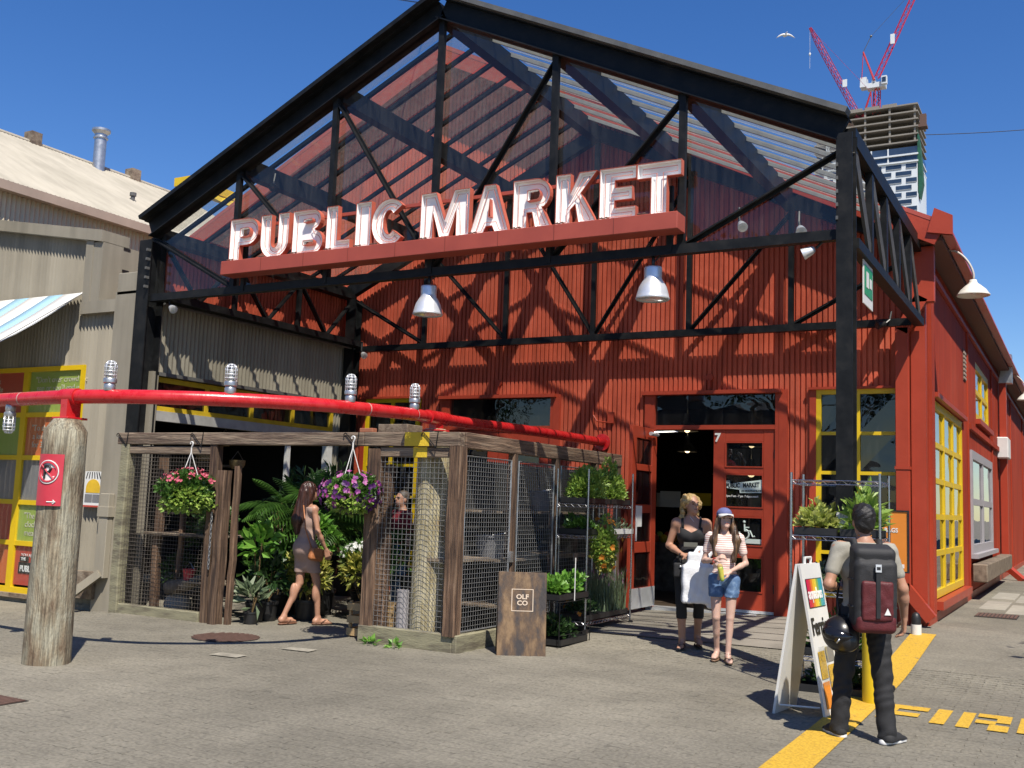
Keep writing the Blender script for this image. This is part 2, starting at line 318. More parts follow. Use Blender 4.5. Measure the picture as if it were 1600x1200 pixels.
def grime(m):
    N = m.node_tree.nodes; L = m.node_tree.links; b = N['Principled BSDF']; src = b.inputs['Base Color'].links[0].from_socket; g = N.new('ShaderNodeNewGeometry')
    def ns(sc, lo, hi, a, c, det=6):
        n = N.new('ShaderNodeTexNoise'); n.inputs['Scale'].default_value = sc; n.inputs['Detail'].default_value = det; L.new(g.outputs['Position'], n.inputs[0]); r = N.new('ShaderNodeMapRange'); r.inputs[1].default_value = lo; r.inputs[2].default_value = hi; r.inputs[3].default_value = a; r.inputs[4].default_value = c; L.new(n.outputs[0], r.inputs[0]); return r.outputs[0]
    vo = N.new('ShaderNodeTexVoronoi'); vo.inputs['Scale'].default_value = 2.6; L.new(g.outputs['Position'], vo.inputs[0]); vr = N.new('ShaderNodeMapRange'); vr.inputs[1].default_value = .035; vr.inputs[2].default_value = .06; vr.inputs[3].default_value = .62; vr.inputs[4].default_value = 1; L.new(vo.outputs['Distance'], vr.inputs[0])
    fac = vr.outputs[0]
    for o in (ns(.33, .38, .62, .80, 1.08), ns(1.7, .40, .60, .90, 1.05), ns(38, .40, .62, .80, 1.12, 8), ns(7, .62, .70, 1, .80)):
        q = N.new('ShaderNodeMath'); q.operation = 'MULTIPLY'; L.new(fac, q.inputs[0]); L.new(o, q.inputs[1]); fac = q.outputs[0]
    sv = N.new('ShaderNodeVectorMath'); sv.operation = 'SCALE'; L.new(src, sv.inputs[0]); L.new(fac, sv.inputs['Scale']); L.new(sv.outputs[0], b.inputs['Base Color'])
M['ground'] = groundmat(); grime(M['ground'])
xs = [-900, -200, -60, -30]+[-20+.5*i for i in range(65)]+[20, 60, 200, 900]
ys = [-900, -200, -60, -20]+[-6+.5*i for i in range(65)]+[40, 70, 200, 900]
ground = gridmesh(xs, ys, gz).obj('ground', M['ground'], smooth=True); ground['kind'] = 'structure'
# interlocking pavers, real pieces in the foreground
M['paver'] = mat('worn_concrete_paver', (.282, .258, .202), .85, .1, .55, 1.0, 150, dark=(.252, .23, .18), col2=(.31, .284, .225), detail=10, orand=.04); grime(M['paver'])
PW, PH, PJ = .225, .1125, .0022
def paver_outline():
    a, b, z = PW/2-PJ/2, PH/2-PJ/2, .012
    xs = [-a, -a*.5, 0, a*.5, a]; low = [(x, -b+(z if i % 2 else -z*.2)) for i, x in enumerate(xs)]; hi = [(x, b+(z if i % 2 else -z*.2)) for i, x in enumerate(xs)][::-1]
    return low+[(a-.010, 0)]+hi+[(-a-.010, 0)]
PO = paver_outline()
def paver_into(mb, cx, cy, cz, tx, ty, full=True):
    n = len(PO); top = [(cx+x*.985, cy+y*.97, cz+x*tx+y*ty) for x, y in PO]; bot = [(cx+x, cy+y, cz-.005) for x, y in PO]
    mb.add(top+bot, [tuple(range(n))]+[(i, i+n, (i+1) % n+n, (i+1) % n) for i in range(n)])
rng = random.Random(3); field = MB(); pv = []
def inview(x, y):
    d = Vector((x, y, -EYE)); z = d.dot(fw)
    if z < 1: return None
    px, py = 800+1605.9*d.dot(rt)/z, 600-1605.9*d.dot(up)/z
    return (px, py) if -60 < px < 1660 and py < 1260 else None
iy = 0; y = 3.6
while y < 11.6:
    x = -12.6+(PW/2 if iy % 2 else 0)
    while x < 1.8:
        q = inview(x, y)
        inside = (-11.2 < x < -5.7 and y > 9.3) or (x < -11.1 and y > 9.75) or y > 11.5
        if q and not inside: pv.append((q[1], x, y))
        x += PW
    y += PH; iy += 1
pv.sort(reverse=True)
pm = []
for k in range(6):
    m_ = MB(); paver_into(m_, 0, 0, 0, rng.uniform(-.009, .009), rng.uniform(-.014, .014)); pm.append(m_.mesh('paver', M['paver']))
for k, (_, x, y) in enumerate(pv):
    zz = gz(x, y)+.0042+rng.uniform(-.0012, .0012)
    if k < 300: inst('paver', pm[rng.randrange(6)], ground, (x, y, zz))
    else: paver_into(field, x, y, zz, rng.uniform(-.009, .009), rng.uniform(-.014, .014))
o = field.obj('paver_field', M['paver'], ground); o['kind'] = 'stuff'
# concrete slab before the doors
sl_ = gridmesh([-5.9+.37*i for i in range(11)], [11.75+.26*i for i in range(11)], lambda x, y: gz(x, y)+.012)
slab = sl_.obj('entrance_slab', mat('scored_entrance_concrete', (.27, .245, .205), .85, .12, 2.2, .5, 60, dark=(.2, .182, .15))); slab['kind'] = 'structure'
for i in range(5):
    y = 12.25+.45*i; m_ = gridmesh([-5.88+.41*k for k in range(10)], [y, y+.018], lambda x, y: gz(x, y)+.016); m_.obj('joint_shadow_line', M['dark'], slab)  # dark strips stand for scored joints and for shadow lines of the trusses
# painted line, lettering, covers
def gpoly(mb, pts, h): mb.add([(x, y, gz(x, y)+h) for x, y in pts], [tuple(range(len(pts)))])
ln = MB()
ed0 = [(-1.795, 5.6), (-1.81, 6.6), (-1.825, 8.0), (-1.845, 9.3), (-1.87, 11.), (-1.90, 12.5), (-1.93, 13.75)]
wds = [.285]*7
def lrp(a, b, t): return a+(b-a)*t
for i in range(len(ed0)-1):
    for k in range(6):
        p = [lrp(ed0[i][c], ed0[i+1][c], k/6) for c in (0, 1)]; q = [lrp(ed0[i][c], ed0[i+1][c], (k+1)/6) for c in (0, 1)]
        w0, w1 = lrp(wds[i], wds[i+1], k/6), lrp(wds[i], wds[i+1], (k+1)/6)
        gpoly(ln, [p, (p[0]+w0, p[1]), (q[0]+w1, q[1]), q], .0125)
yl = ln.obj('painted_line', M['yellowline']); tag(yl, 'worn yellow line painted on the paving from the front to the wall corner', 'road marking')
fr = thing('painted_lettering', 'worn yellow stencilled FIRE lettering on the paving', 'road marking', (-1.0, 9, 0))
def glet(polys):
    m_ = MB()
    for p in polys: gpoly(m_, p, .0125)
    m_.obj('letter', M['yellowline'], fr)
R_ = lambda x0, y0, x1, y1: [(x0, y0), (x1, y0), (x1, y1), (x0, y1)]
glet([R_(-1.50, 8.70, -1.39, 9.38), R_(-1.39, 9.20, -1.17, 9.38), R_(-1.39, 8.90, -1.21, 9.06)])
glet([R_(-1.11, 8.73, -1.0, 9.39)])
glet([R_(-.92, 8.71, -.825, 9.40), R_(-.805, 9.26, -.66, 9.42), R_(-.66, 9.08, -.56, 9.42), R_(-.805, 8.98, -.66, 9.13), R_(-.70, 8.72, -.56, 8.97)])
glet([R_(-.50, 8.76, -.40, 9.42), R_(-.38, 9.3, -.18, 9.42), R_(-.38, 9.03, -.2, 9.14), R_(-.38, 8.76, -.18, 8.88)])
glet([R_(.35, 8.76, .45, 9.42), R_(.47, 8.76, .7, 8.88)])
def grate(name, label, cx, cy, r, rect=None):
    t = thing(name, label, 'drain cover', (cx, cy, gz(cx, cy)))
    z = gz(cx, cy)+.010; m_ = MB()
    if rect: m_.box((cx-rect[0], cy-rect[1], z-.012), (cx+rect[0], cy+rect[1], z))
    else: m_.lathe([(r, -.012), (r, 0)], (cx, cy, z), 32)
    m_.obj('cover', M['pit'], t)
    n = 11
    for i in range(n):
        o_ = -1+2*(i+.5)/n
        if rect: a, b = (cx+o_*rect[0], cy-rect[1]*.85, z+.004), (cx+o_*rect[0], cy+rect[1]*.85, z+.004)
        else:
            h = math.sqrt(max(.02, 1-o_*o_))*r*.95; a, b = (cx+o_*r, cy-h, z+.004), (cx+o_*r, cy+h, z+.004)
        BM('bar', a, b, r*.10 if not rect else rect[0]*.12, .008, M['rust'], t)
grate('round_drain_cover', 'round rusty drain cover in the paving near the left mesh cage', -8.22, 8.5, .36)
grate('square_utility_cover', 'small rusty utility cover at the left edge of the foreground', -7.05, 4.93, 0, (.24, .15))
grate('slotted_drain_cover', 'rusty slotted drain cover beside the red side wall', -1.2, 17.0, 0, (.28, .35))
for i, (x, y, a) in enumerate(((-7.3, 7.6, .2), (-7.05, 8.35, .3))):
    m_ = MB(); gpoly(m_, [(x-.16, y-.10), (x+.17, y-.07), (x+.15, y+.10), (x-.17, y+.08)], .014)
    tag(m_.obj('pavement_patch', mat('pale_cement_patch', (.33, .305, .245), .85, .25, 8, .5)), ['pale cement patch on the paving, the one nearer the camera', 'pale cement patch on the paving, nearer the round drain cover'][i], 'patch')
# lighter paving flags beside the side wall
fl = mat('pale_paving_flag', (.36, .335, .28), .85, .12, 5, .5, 60, orand=.08)
for i in range(4):
    for j in range(9):
        x, y = -1.55+i*.42, 17.6+j*.62
        if (i*7+j*3) % 4 == 0: continue
        m_ = MB(); z = gz(x, y)+.005; m_.bbox((x, y, z-.01), (x+.38, y+.57, z+.004), .004); m_.obj('paving_flag', fl, ground)
# ================================================================== corrugated sheets
def corr(mb, o, u, n, ua, ub, z0, ztop, openings=(), pitch=.076, depth=.030, kind='rib'):
    o, u, n = Vector((*o, 0)), Vector((*u, 0)), Vector((*n, 0))
    if kind == 'rib': ph, of = [0, .62, .70, .92], [0, 0, -1, -1]
    else: ph = [k/6 for k in range(6)]; of = [.5*math.cos(2*math.pi*p)-.5 for p in ph]
    ph2, of2 = ph+[1.], of+[of[0]]
    def off(x):
        p = (x/pitch) % 1.0
        for k in range(len(ph)):
            if ph2[k] <= p <= ph2[k+1]: return depth*(of2[k]+(of2[k+1]-of2[k])*(p-ph2[k])/(ph2[k+1]-ph2[k]))
        return 0
    cuts = sorted({ua, ub} | {c for op in openings for c in op[:2] if ua < c < ub})
    for a, b in zip(cuts, cuts[1:]):
        mid = (a+b)/2; spans = [(z0, None)]
        for op in openings:
            if op[0] <= mid <= op[1]:
                new = []
                for l, h in spans:
                    if op[2] > l+1e-4: new.append((l, op[2]))
                    if h is None or op[3] < h: new.append((op[3], h))
                spans = new
        us = [a]; k = math.floor(a/pitch)
        while k*pitch < b:
            for p in ph:
                x = (k+p)*pitch
                if a+1e-4 < x < b-1e-4: us.append(x)
            k += 1
        us.append(b); P = [o+u*x+n*off(x) for x in us]
        for l, h in spans:
            vs = []
            for x, p in zip(us, P): vs += [(p.x, p.y, l), (p.x, p.y, ztop(x) if h is None else h)]
            mb.add(vs, [(2*i, 2*i+2, 2*i+3, 2*i+1) for i in range(len(us)-1)])
    return mb
# ================================================================== far tower and cranes
tw = thing('office_tower', 'tall unfinished white tower with staggered dark windows and bare concrete top floors', 'building', (-70, 404, 0))
TX0, TX1, TY, TY1 = -92.0, -53.0, 404., 428.
tcon = mat('raw_tower_concrete', (.27, .245, .21), .85, .1, .2); twh = mat('white_tower_cladding', (.74, .78, .80), .5, .04, .1); tgl = mat('dark_blue_tower_glass', (.035, .06, .11), .12, .3, .15)
B('core', (TX0+4, TY+4, 0), (TX1-4, TY1, 158), mat('dark_tower_core', (.10, .085, .07), .9), tw)
ZT = 159.5
for k in range(6):
    z = ZT-2.95*k; B('floor_slab', (TX0, TY, z-.55), (TX1, TY1, z), tcon, tw)
    if k: 
        for c in range(5):
            x = TX0+1.2+(TX1-TX0-2.4)*c/4; B('concrete_column', (x-.35, TY+.6, z), (x+.35, TY+1.3, z+2.4), tcon, tw)
for k in range(2):
    z = ZT-2.95*6-2.8*k; B('glass_storey', (TX0+.3, TY+.4, z-2.2), (TX1-.3, TY1, z+.6), tgl, tw); B('white_band', (TX0, TY-.3, z-2.8), (TX1, TY1, z-2.2), twh, tw)
    for c in range(5): B('mullion', (TX0+3+c*6.2, TY+.1, z-2.2), (TX0+3.5+c*6.2, TY+.4, z+.6), twh, tw)
zb = ZT-2.95*6-2.8*2
B('facade', (TX0+.2, TY+.3, 40), (TX1-.1, TY1-1, zb), twh, tw)
for r in range(17):
    z1 = zb-2.8*r-.5
    for c in range(6):
        x0 = TX0-2.0+7.3*c+(3.6 if r % 2 else 0); x1 = min(x0+5.7, TX1-.6); x0 = max(x0, TX0+.4)
        if x1-x0 < 1.5: continue
        w_ = B('window', (x0, TY+.22, z1-1.9), (x1, TY+.5, z1), tgl, tw)
        m_ = MB(); m_.box((x0+.1, TY+.1, z1-1.9), (x1-.1, TY+.16, z1-1.6)); m_.obj('balcony_rail', mat('rail_grey', (.3, .33, .36)) if 'rail_grey' not in bpy.data.materials else bpy.data.materials['rail_grey'], w_)
m_ = MB(); m_.prism([[(TX1-.3, 124), (TX1+.4, 122), (TX1+1.5, 128), (TX1+1.1, 136), (TX1+.3, 146), (TX1-.3, 149)]], (0, TY+.3, 0), (1, 0, 0), (0, 0, 1), (0, 5, 0)); m_.obj('green_netting', mat('green_debris_net', (.012, .10, .06), .9, .3, .4), tw)
m_ = MB(); m_.box((TX1-.1, TY+1, 150), (TX1+3, TY+5, 151)); m_.box((TX1+.5, TY+1, 151), (TX1+2.8, TY+3, 155)); m_.obj('loading_platform', M['rust'], tw)
for k in range(5): B('safety_screen', (TX0+.3+k*6.4, TY+.1, 159.5), (TX0+5.8+k*6.4, TY+.25, 160.4), tcon, tw)
pink = mat('pink_red_crane_paint', (.55, .035, .10), .5, .08, .3); cred = mat('red_crane_paint', (.55, .02, .03), .5, .08, .3)
def lattice(mb, a, b, w, n, r):
    a, b = Vector(a), Vector(b); d = (b-a).normalized(); s_ = d.cross(Vector((.5, -.86, 0))).normalized(); t_ = d.cross(s_)
    cs = [(-1, -1), (1, -1), (1, 1), (-1, 1)]
    wf = lambda k: w*(1 if k < .85 else .35+.65*(1-k)/.15)
    P = [[a+(b-a)*(k/n)+(s_*i+t_*j)*wf(k/n)/2 for i, j in cs] for k in range(n+1)]
    for k in range(n):
        for c in range(4):
            mb.tube([P[k][c], P[k+1][c]], r, 4, False); mb.tube([P[k][c], P[k+1][(c+1) % 4]], r*.6, 4, False)
        
c1 = thing('tower_crane', 'red luffing tower crane with white cab, its jib leaning right', 'crane', (-64.9, 404, 161))
m_ = MB(); lattice(m_, (-64.6, 408, 161), (-64.3, 408, 172), 2., 5, .2); m_.obj('mast', cred, c1)
m_ = MB(); m_.box((-68, 406, 171.2), (-61, 410, 173.2)); m_.box((-70.5, 406, 172), (-68, 410, 176)); m_.box((-66, 406, 173), (-64.8, 410, 175)); m_.obj('machinery_deck', twh, c1)
m_ = MB(); m_.box((-62.2, 405, 171.8), (-60.2, 406.8, 175)); cb = m_.obj('cab', twh, c1); B('cab_window', (-61.9, 404.8, 172.6), (-60.5, 405, 174.4), tgl, cb)
m_ = MB(); lattice(m_, (-64, 406, 175), (-48, 408, 212), 1.7, 16, .17); jb = m_.obj('jib', pink, c1)
B('jib_sign', (-58.8, 405.2, 187.5), (-57.2, 405.5, 191.5), twh, jb)
m_ = MB(); m_.tube([(-65, 406, 174), (-69, 405, 186)], [.45, .35], 5); m_.tube([(-69, 405, 186), (-69.6, 405, 175)], .15, 4); m_.obj('a_frame', cred, c1)
m_ = MB(); m_.tube([(-69, 405, 186), (-66, 405, 192)], .14, 4); m_.tube([(-66, 405, 192), (-50, 407, 209)], .07, 4); m_.sphere((-66, 405, 192), .5, 8, 6); m_.obj('luffing_rope', M['steelgrey'], c1)
c2 = thing('tower_crane', 'pink luffing crane half hidden by the tower, its jib leaning left', 'crane', (-71, 403, 161))
m_ = MB(); lattice(m_, (-71, 408, 160), (-87.3, 394, 195), 1.7, 16, .17); jb = m_.obj('jib', pink, c2); B('jib_sign', (-76.3, 401.6, 171.5), (-74.6, 402, 174.5), twh, jb)
m_ = MB(); m_.tube([(-69.5, 407, 160), (-66.3, 406, 169.5)], [.5, .35], 5); m_.tube([(-66.3, 406, 169.5), (-65.8, 407, 160.5)], .18, 4); m_.obj('a_frame', cred, c2)
m_ = MB(); m_.tube([(-66.3, 406, 169.5), (-85, 395, 192)], .06, 4); m_.obj('luffing_rope', pink, c2)
m_ = MB(); m_.tube([(-87.3, 394, 195), (-87.3, 394, 178)], .05, 4); m_.sphere((-87.3, 394, 184), (.4, .4, .7), 8, 6); m_.obj('hook_block', M['white'], c2)
m_ = MB(); lattice(m_, (-82.3, 403, 140), (-82.3, 403, 164), .9, 16, .10); tag(m_.obj('hoist_mast', twh), 'thin white hoist mast beside the tower, left of its roof', 'mast')
for o_ in (c1, c2, COL.objects['hoist_mast']): o_.location.x -= 4.2; o_.location.z -= 2.2
# overhead wires, gull
def wire(name, label, a, b, sag, r=.012):
    a, b = Vector(a), Vector(b); pts = [a+(b-a)*(k/12)-Vector((0, 0, sag*4*(k/12)*(1-k/12))) for k in range(13)]
    return tag(MB().tube(pts, r, 5).obj(name, M['dark']), label, 'wire')
wire('overhead_cable', 'thin dark cable crossing the sky right of the tower', (-73.5, 456.4, 167.1), (-5., 493, 173.5), 1.0, .17)
wire('overhead_wire', 'thin dark wire running from the canopy peak into the sky', (-6.80, 9.8, 7.55), (-14.96, 18.2, 13.53), .03, .009)
m_ = MB(); c = Vector((-36.8, 143.4, 70.3))
pts = [c+rt*(k*.34)+up*(.55-(k/4)**2*.55-(.15 if k == 0 else 0)) for k in range(-4, 5)]
m_.tube(pts, [.02, .09, .14, .17, .24, .17, .14, .09, .02], 6); m_.tube([c-fw*.9+up*.6, c+fw*.9+up*.6], [.05, .2], 6)
tag(m_.obj('gull', M['white'], smooth=True), 'white gull gliding high in the blue sky left of the cranes', 'bird')
# ================================================================== cream building behind, yellow roof
cb_ = thing('cream_building', 'cream corrugated shed with pale sloping roof behind the left shopfront', 'building', (-20, 12, 0))
corr(MB(), (-15.70, 0), (0, 1), (1, 0), 7., 18.4, 0, lambda u: 6.62, pitch=.09, depth=.035, kind='sine').obj('wall', M['beige'], cb_, smooth=60)
m_ = MB(); nn = 57
for sgn in (1, -1):
    for k in range(int(11.4/.09)):
        y0, y1 = 7+k*.09, 7+(k+1)*.09
        for ya, yb, da, db in ((y0, (y0+y1)/2, 0, .03), ((y0+y1)/2, y1, .03, 0)):
            ex, ez = -20.2+sgn*4.62, 6.58
            vs = [(ex, ya, ez+da), (ex, yb, ez+db), (-20.2, yb, 9.08+db), (-20.2, ya, 9.08+da)]
            m_.add(vs if sgn > 0 else vs[::-1], [(0, 1, 2, 3)])
m_.obj('roof', M['beigeroof'], cb_)
B('fascia', (-15.62, 7, 6.42), (-15.50, 18.4, 6.575), M['copperfascia'], cb_)
B('soffit', (-15.74, 7, 6.44), (-15.62, 18.4, 6.48), M['copperfascia'], cb_)
MB().tube([(-20.2, 7, 9.09), (-20.2, 18.4, 9.09)], .06, 8).obj('ridge_cap', M['beigeroof'], cb_)
B('end_wall', (-24.4, 18.3, 0), (-16.02, 18.38, 6.4), M['beige'], cb_)
m_ = MB(); m_.lathe([(.135, 0), (.135, .92), (.165, .93), (.165, .96), (.14, .98), (.14, 1.03), (.21, 1.10), (.21, 1.15)], (-19.9, 15.45, 8.72), 16); m_.obj('flue_pipe', M['galv'], cb_, smooth=40)
for i, y in enumerate((13.95, 16.7)): B('ridge_vent', (-20.35, y-.13, 8.85), (-20.08, y+.13, 9.33), M['wood'], cb_)
m_ = MB(); m_.lathe([(.045, 0), (.045, .42), (.07, .43), (.07, .5)], (-17.5, 14.5, 7.3), 10); m_.obj('vent_pipe', M['steelgrey'], cb_)
ylw = thing('yellow_roof', 'bright yellow metal roof seen beyond the cream shed', 'roof', (-19, 20, 0))
m_ = MB()
for k in range(14):
    y0 = 18.7+k*.3; m_.add([(-20.6, y0, 9.62), (-20.6, y0+.26, 9.66), (-16.6, y0+.26, 7.76), (-16.6, y0, 7.72)], [(3, 2, 1, 0)]); m_.add([(-20.6, y0+.26, 9.66), (-20.6, y0+.3, 9.62), (-16.6, y0+.3, 7.72), (-16.6, y0+.26, 7.76)], [(3, 2, 1, 0)])
m_.obj('roof_sheet', M['yellow'], ylw); m_ = MB(); m_.box((-20.9, 18.6, 9.55), (-20.3, 23, 9.78)); m_.obj('ridge_cap', M['yellow'], ylw)
B('gable_wall', (-20.6, 18.75, 0), (-16.7, 22.9, 7.6), M['beige'], ylw)
# ================================================================== red market hall
YB = 14.6
mk = thing('market_hall', 'red corrugated market hall with yellow windows and red double doors', 'building', (-9.6, YB, 0))
rk = lambda x: 5.33+.50*(-1.6-x) if x > -9.6 else 5.33+.50*(x+17.6)
OPN = [(-5.74, -3.80, -1, 3.27), (-9.42, -7.40, -1, 3.27), (-3.28, -2.16, .45, 3.30), (-11.12, -9.98, .45, 3.30)]
fwl = corr(MB(), (0, YB), (1, 0), (0, -1), -11.5, -1.87, -.2, lambda x: rk(x)-.12, OPN).obj('front_wall', M['red'], mk)
corr(MB(), (0, YB), (1, 0), (0, -1), -17.5, -11.5, 3.5, lambda x: rk(x)-.12).obj('front_wall', M['red'], mk)
# rake boards and roof
for a, b in (((-1.6, 14.16, 5.27), (-9.6, 14.16, 9.27)), ((-9.6, 14.16, 9.27), (-17.6, 14.16, 5.27))):
    BM('rake_board', a, b, .05, .30, M['redtrim'], mk)
roofm = mat('faded_red_roof', (.46, .075, .05), .55, .1, .6, .1)
for s_ in (1, -1):
    m_ = MB(); x0, x1 = (-1.5, -9.6) if s_ > 0 else (-17.6, -9.6)
    z0, z1 = 5.42, 9.42
    n = 60
    vs = [(x0, 14.13, z0), (x0, 52, z0), (x1, 52, z1), (x1, 14.13, z1), (x0, 14.13, z0-.06), (x0, 52, z0-.06), (x1, 52, z1-.06), (x1, 14.13, z1-.06)]
    m_.add(vs, [(0, 1, 2, 3), (7, 6, 5, 4), (0, 3, 7, 4), (0, 4, 5, 1)]); m_.obj('roof', roofm, mk)
m_ = MB(); m_.add([(-1.5, 14.14, 5.44), (-1.5, 52, 5.44), (-1.46, 52, 5.3), (-1.46, 14.14, 5.3), (-1.58, 52, 5.28), (-1.58, 14.14, 5.28)], [(0, 3, 2, 1), (3, 5, 4, 2)]); m_.add([(-1.66, 14.10, 5.62), (-1.44, 14.10, 5.50), (-1.44, 14.10, 5.24), (-1.75, 14.10, 5.30), (-1.66, 14.16, 5.62), (-1.44, 14.16, 5.50), (-1.44, 14.16, 5.24), (-1.75, 14.16, 5.30)], [(0, 3, 2, 1), (4, 5, 6, 7), (0, 1, 5, 4), (1, 2, 6, 5)])
m_.obj('gutter', M['redtrim'], mk)
B('eave_soffit', (-1.86, 14.2, 5.20), (-1.58, 52, 5.24), mat('brown_soffit', (.13, .05, .035), .7), mk)
BM('eave_batten', (-1.83, 14.7, 4.98), (-1.83, 52, 4.98), .05, .07, M['redtrim'], mk)
# low red lean-to roof between sheds
m_ = MB(); m_.add([(-11.6, 10.2, 4.22), (-11.6, 14.6, 4.22), (-15.6, 14.6, 4.4), (-15.6, 10.2, 4.4)], [(0, 1, 2, 3)]); m_.obj('lean_to_roof', M['greycorr'], mk)
# red sheet on the left return above the grey wall
corr(MB(), (-11.55, 0), (0, 1), (1, 0), 9.98, 14.55, 4.25, lambda u: 5.2).obj('return_wall', M['red'], mk)
# side wall with openings, flat painted boards
SO = [(15.42, 19.30, .44, 3.26), (20.45, 25.1, .95, 2.84), (21.8, 24.9, 3.52, 4.66), (19.45, 19.85, 4.0, 4.57)]
def flatwall(mb, x, y0, y1, z0, z1, ops, th=.12):
    cuts = sorted({y0, y1} | {c for o in ops for c in o[:2]} | {y0+k*3.05 for k in range(int((y1-y0)/3.05)+1)})
    for a, b in zip(cuts, cuts[1:]):
        if b-a < 1e-3: continue
        mid = (a+b)/2; sp = [(z0, z1)]
        for o in ops:
            if o[0] <= mid <= o[1]: sp = [q for l, h in sp for q in ((l, min(h, o[2])), (max(l, o[3]), h)) if q[1]-q[0] > 1e-3]
        for l, h in sp: mb.add([(x, a, l), (x, b, l), (x, b, h), (x, a, h)], [(0, 1, 2, 3)])
    for o in ops:
        a, b, l, h = o; q = [(x, a, l), (x, b, l), (x, b, h), (x, a, h), (x-th, a, l), (x-th, b, l), (x-th, b, h), (x-th, a, h)]
        mb.add(q, [(0, 1, 5, 4), (1, 2, 6, 5), (2, 3, 7, 6), (3, 0, 4, 7)])
flatwall(MB(), -1.85, 14.66, 52, .24, 5.2, SO).obj('side_wall', M['redwall'], mk) if False else None
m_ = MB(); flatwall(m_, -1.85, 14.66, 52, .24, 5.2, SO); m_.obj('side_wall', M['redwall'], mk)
B('sill_plate', (-1.90, 14.66, .17), (-1.83, 52, .30), M['redtrim'], mk); B('gap_shade_strip', (-2.0, 14.66, -.2), (-1.92, 52, .2), M['dark'], mk)  # black strip stands for the shade in the gap under the wall
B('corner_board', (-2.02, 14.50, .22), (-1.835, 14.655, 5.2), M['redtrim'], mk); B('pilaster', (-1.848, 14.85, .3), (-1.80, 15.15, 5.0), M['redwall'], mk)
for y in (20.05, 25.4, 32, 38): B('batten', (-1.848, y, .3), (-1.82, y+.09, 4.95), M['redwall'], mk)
def grid_window(name, parent, axis, c, a0, a1, z0, z1, cols, rows, fm, gm, fw_=.075, dep=.07, inset=.0, dark=True):
    """window in plane axis=c. parts: frame bars, panes"""
    t = []
    P = (lambda a, d, z: (a, c+d, z)) if axis == 'Y' else (lambda a, d, z: (c-d, a, z))
    fr_ = MB()
    def bar(a, b, l, h, d0, d1): fr_.box(P(a, d0, l), P(b, d1, h))
    bar(a0, a0+fw_, z0, z1, inset, inset+dep); bar(a1-fw_, a1, z0, z1, inset, inset+dep); bar(a0+fw_, a1-fw_, z1-fw_, z1, inset, inset+dep); bar(a0+fw_, a1-fw_, z0, z0+fw_, inset, inset+dep)
    f_ = fr_.obj('window', fm, parent)
    iw, ih = (a1-a0-2*fw_), (z1-z0-2*fw_)
    for i in range(1, cols):
        x = a0+fw_+iw*i/cols; m2 = MB(); m2.box(P(x-fw_*.42, inset+.004, z0+fw_), P(x+fw_*.42, inset+dep-.004, z1-fw_)); m2.obj('mullion', fm, f_)
    for j in range(1, rows):
        z = z0+fw_+ih*j/rows; m2 = MB(); m2.box(P(a0+fw_, inset+.008, z-fw_*.36), P(a1-fw_, inset+dep-.008, z+fw_*.36)); m2.obj('transom_bar', fm, f_)
    for i in range(cols):
        for j in range(rows):
            x, z = a0+fw_+iw*i/cols, z0+fw_+ih*j/rows; m2 = MB(); k = .02*fw_
            j1, j2 = random.uniform(-.004, .004), random.uniform(-.004, .004)
            q = [P(x, inset+dep*.55+j1, z), P(x+iw/cols, inset+dep*.55-j1, z), P(x+iw/cols, inset+dep*.55+j2, z+ih/rows), P(x, inset+dep*.55-j2, z+ih/rows)]
            g_ = gm[(i+j*cols) % len(gm)] if isinstance(gm, list) else gm
            m2.add(q, [(0, 1, 2, 3)] if axis == 'Y' else [(0, 1, 2, 3)]); m2.obj('pane', g_, f_)
    return f_
grid_window('side', mk, 'X', -1.86, 15.44, 19.28, .46, 3.24, 3, 5, M['yellow'], M['winglass'], .11)
B('window_sill', (-1.86, 15.35, .33), (-1.74, 19.42, .445), M['redtrim'], mk); B('window_head', (-1.86, 15.35, 3.265), (-1.78, 19.42, 3.33), M['redtrim'], mk)
gry = mat('grey_window_paint', (.40, .38, .40), .55, .06)
grid_window('side', mk, 'X', -1.84, 20.45, 25.1, .96, 2.84, 2, 2, gry, M['winglass'], .16, inset=-.03); B('window_sill', (-1.86, 20.3, .88), (-1.72, 25.2, .96), gry, mk)
grid_window('side', mk, 'X', -1.86, 21.8, 24.9, 3.52, 4.66, 2, 2, M['yellow'], M['winglass'], .13); B('window_sill', (-1.86, 21.7, 3.42), (-1.76, 25, 3.515), M['redtrim'], mk)
m_ = MB(); m_.box((-1.90, 19.45, 4.0), (-1.84, 19.85, 4.57)); vt = m_.obj('vent_grille', M['rust'], mk)
for k in range(7): B('louvre', (-1.84, 19.47, 4.03+k*.075), (-1.825, 19.83, 4.07+k*.075), M['copperfascia'], vt)
B('wall_beam', (-1.848, 20.2, 3.2), (-1.79, 27.2, 3.3), M['redwall'], mk)
# inside faces: dark hall
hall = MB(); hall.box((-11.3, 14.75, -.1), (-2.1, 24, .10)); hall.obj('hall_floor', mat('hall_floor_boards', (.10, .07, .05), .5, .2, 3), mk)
m_ = MB(); m_.box((-11.4, 24, 0), (-2.0, 24.1, 5)); m_.box((-11.45, 14.75, 0), (-11.35, 24.1, 5)); m_.box((-2.06, 14.75, 3.4), (-1.98, 52, 5)); m_.box((-2.06, 19.5, 0), (-1.98, 52, 5)); m_.box((-11.4, 14.75, 4.0), (-2.0, 24.1, 4.1)); m_.obj('hall_lining', M['darkin'], mk)
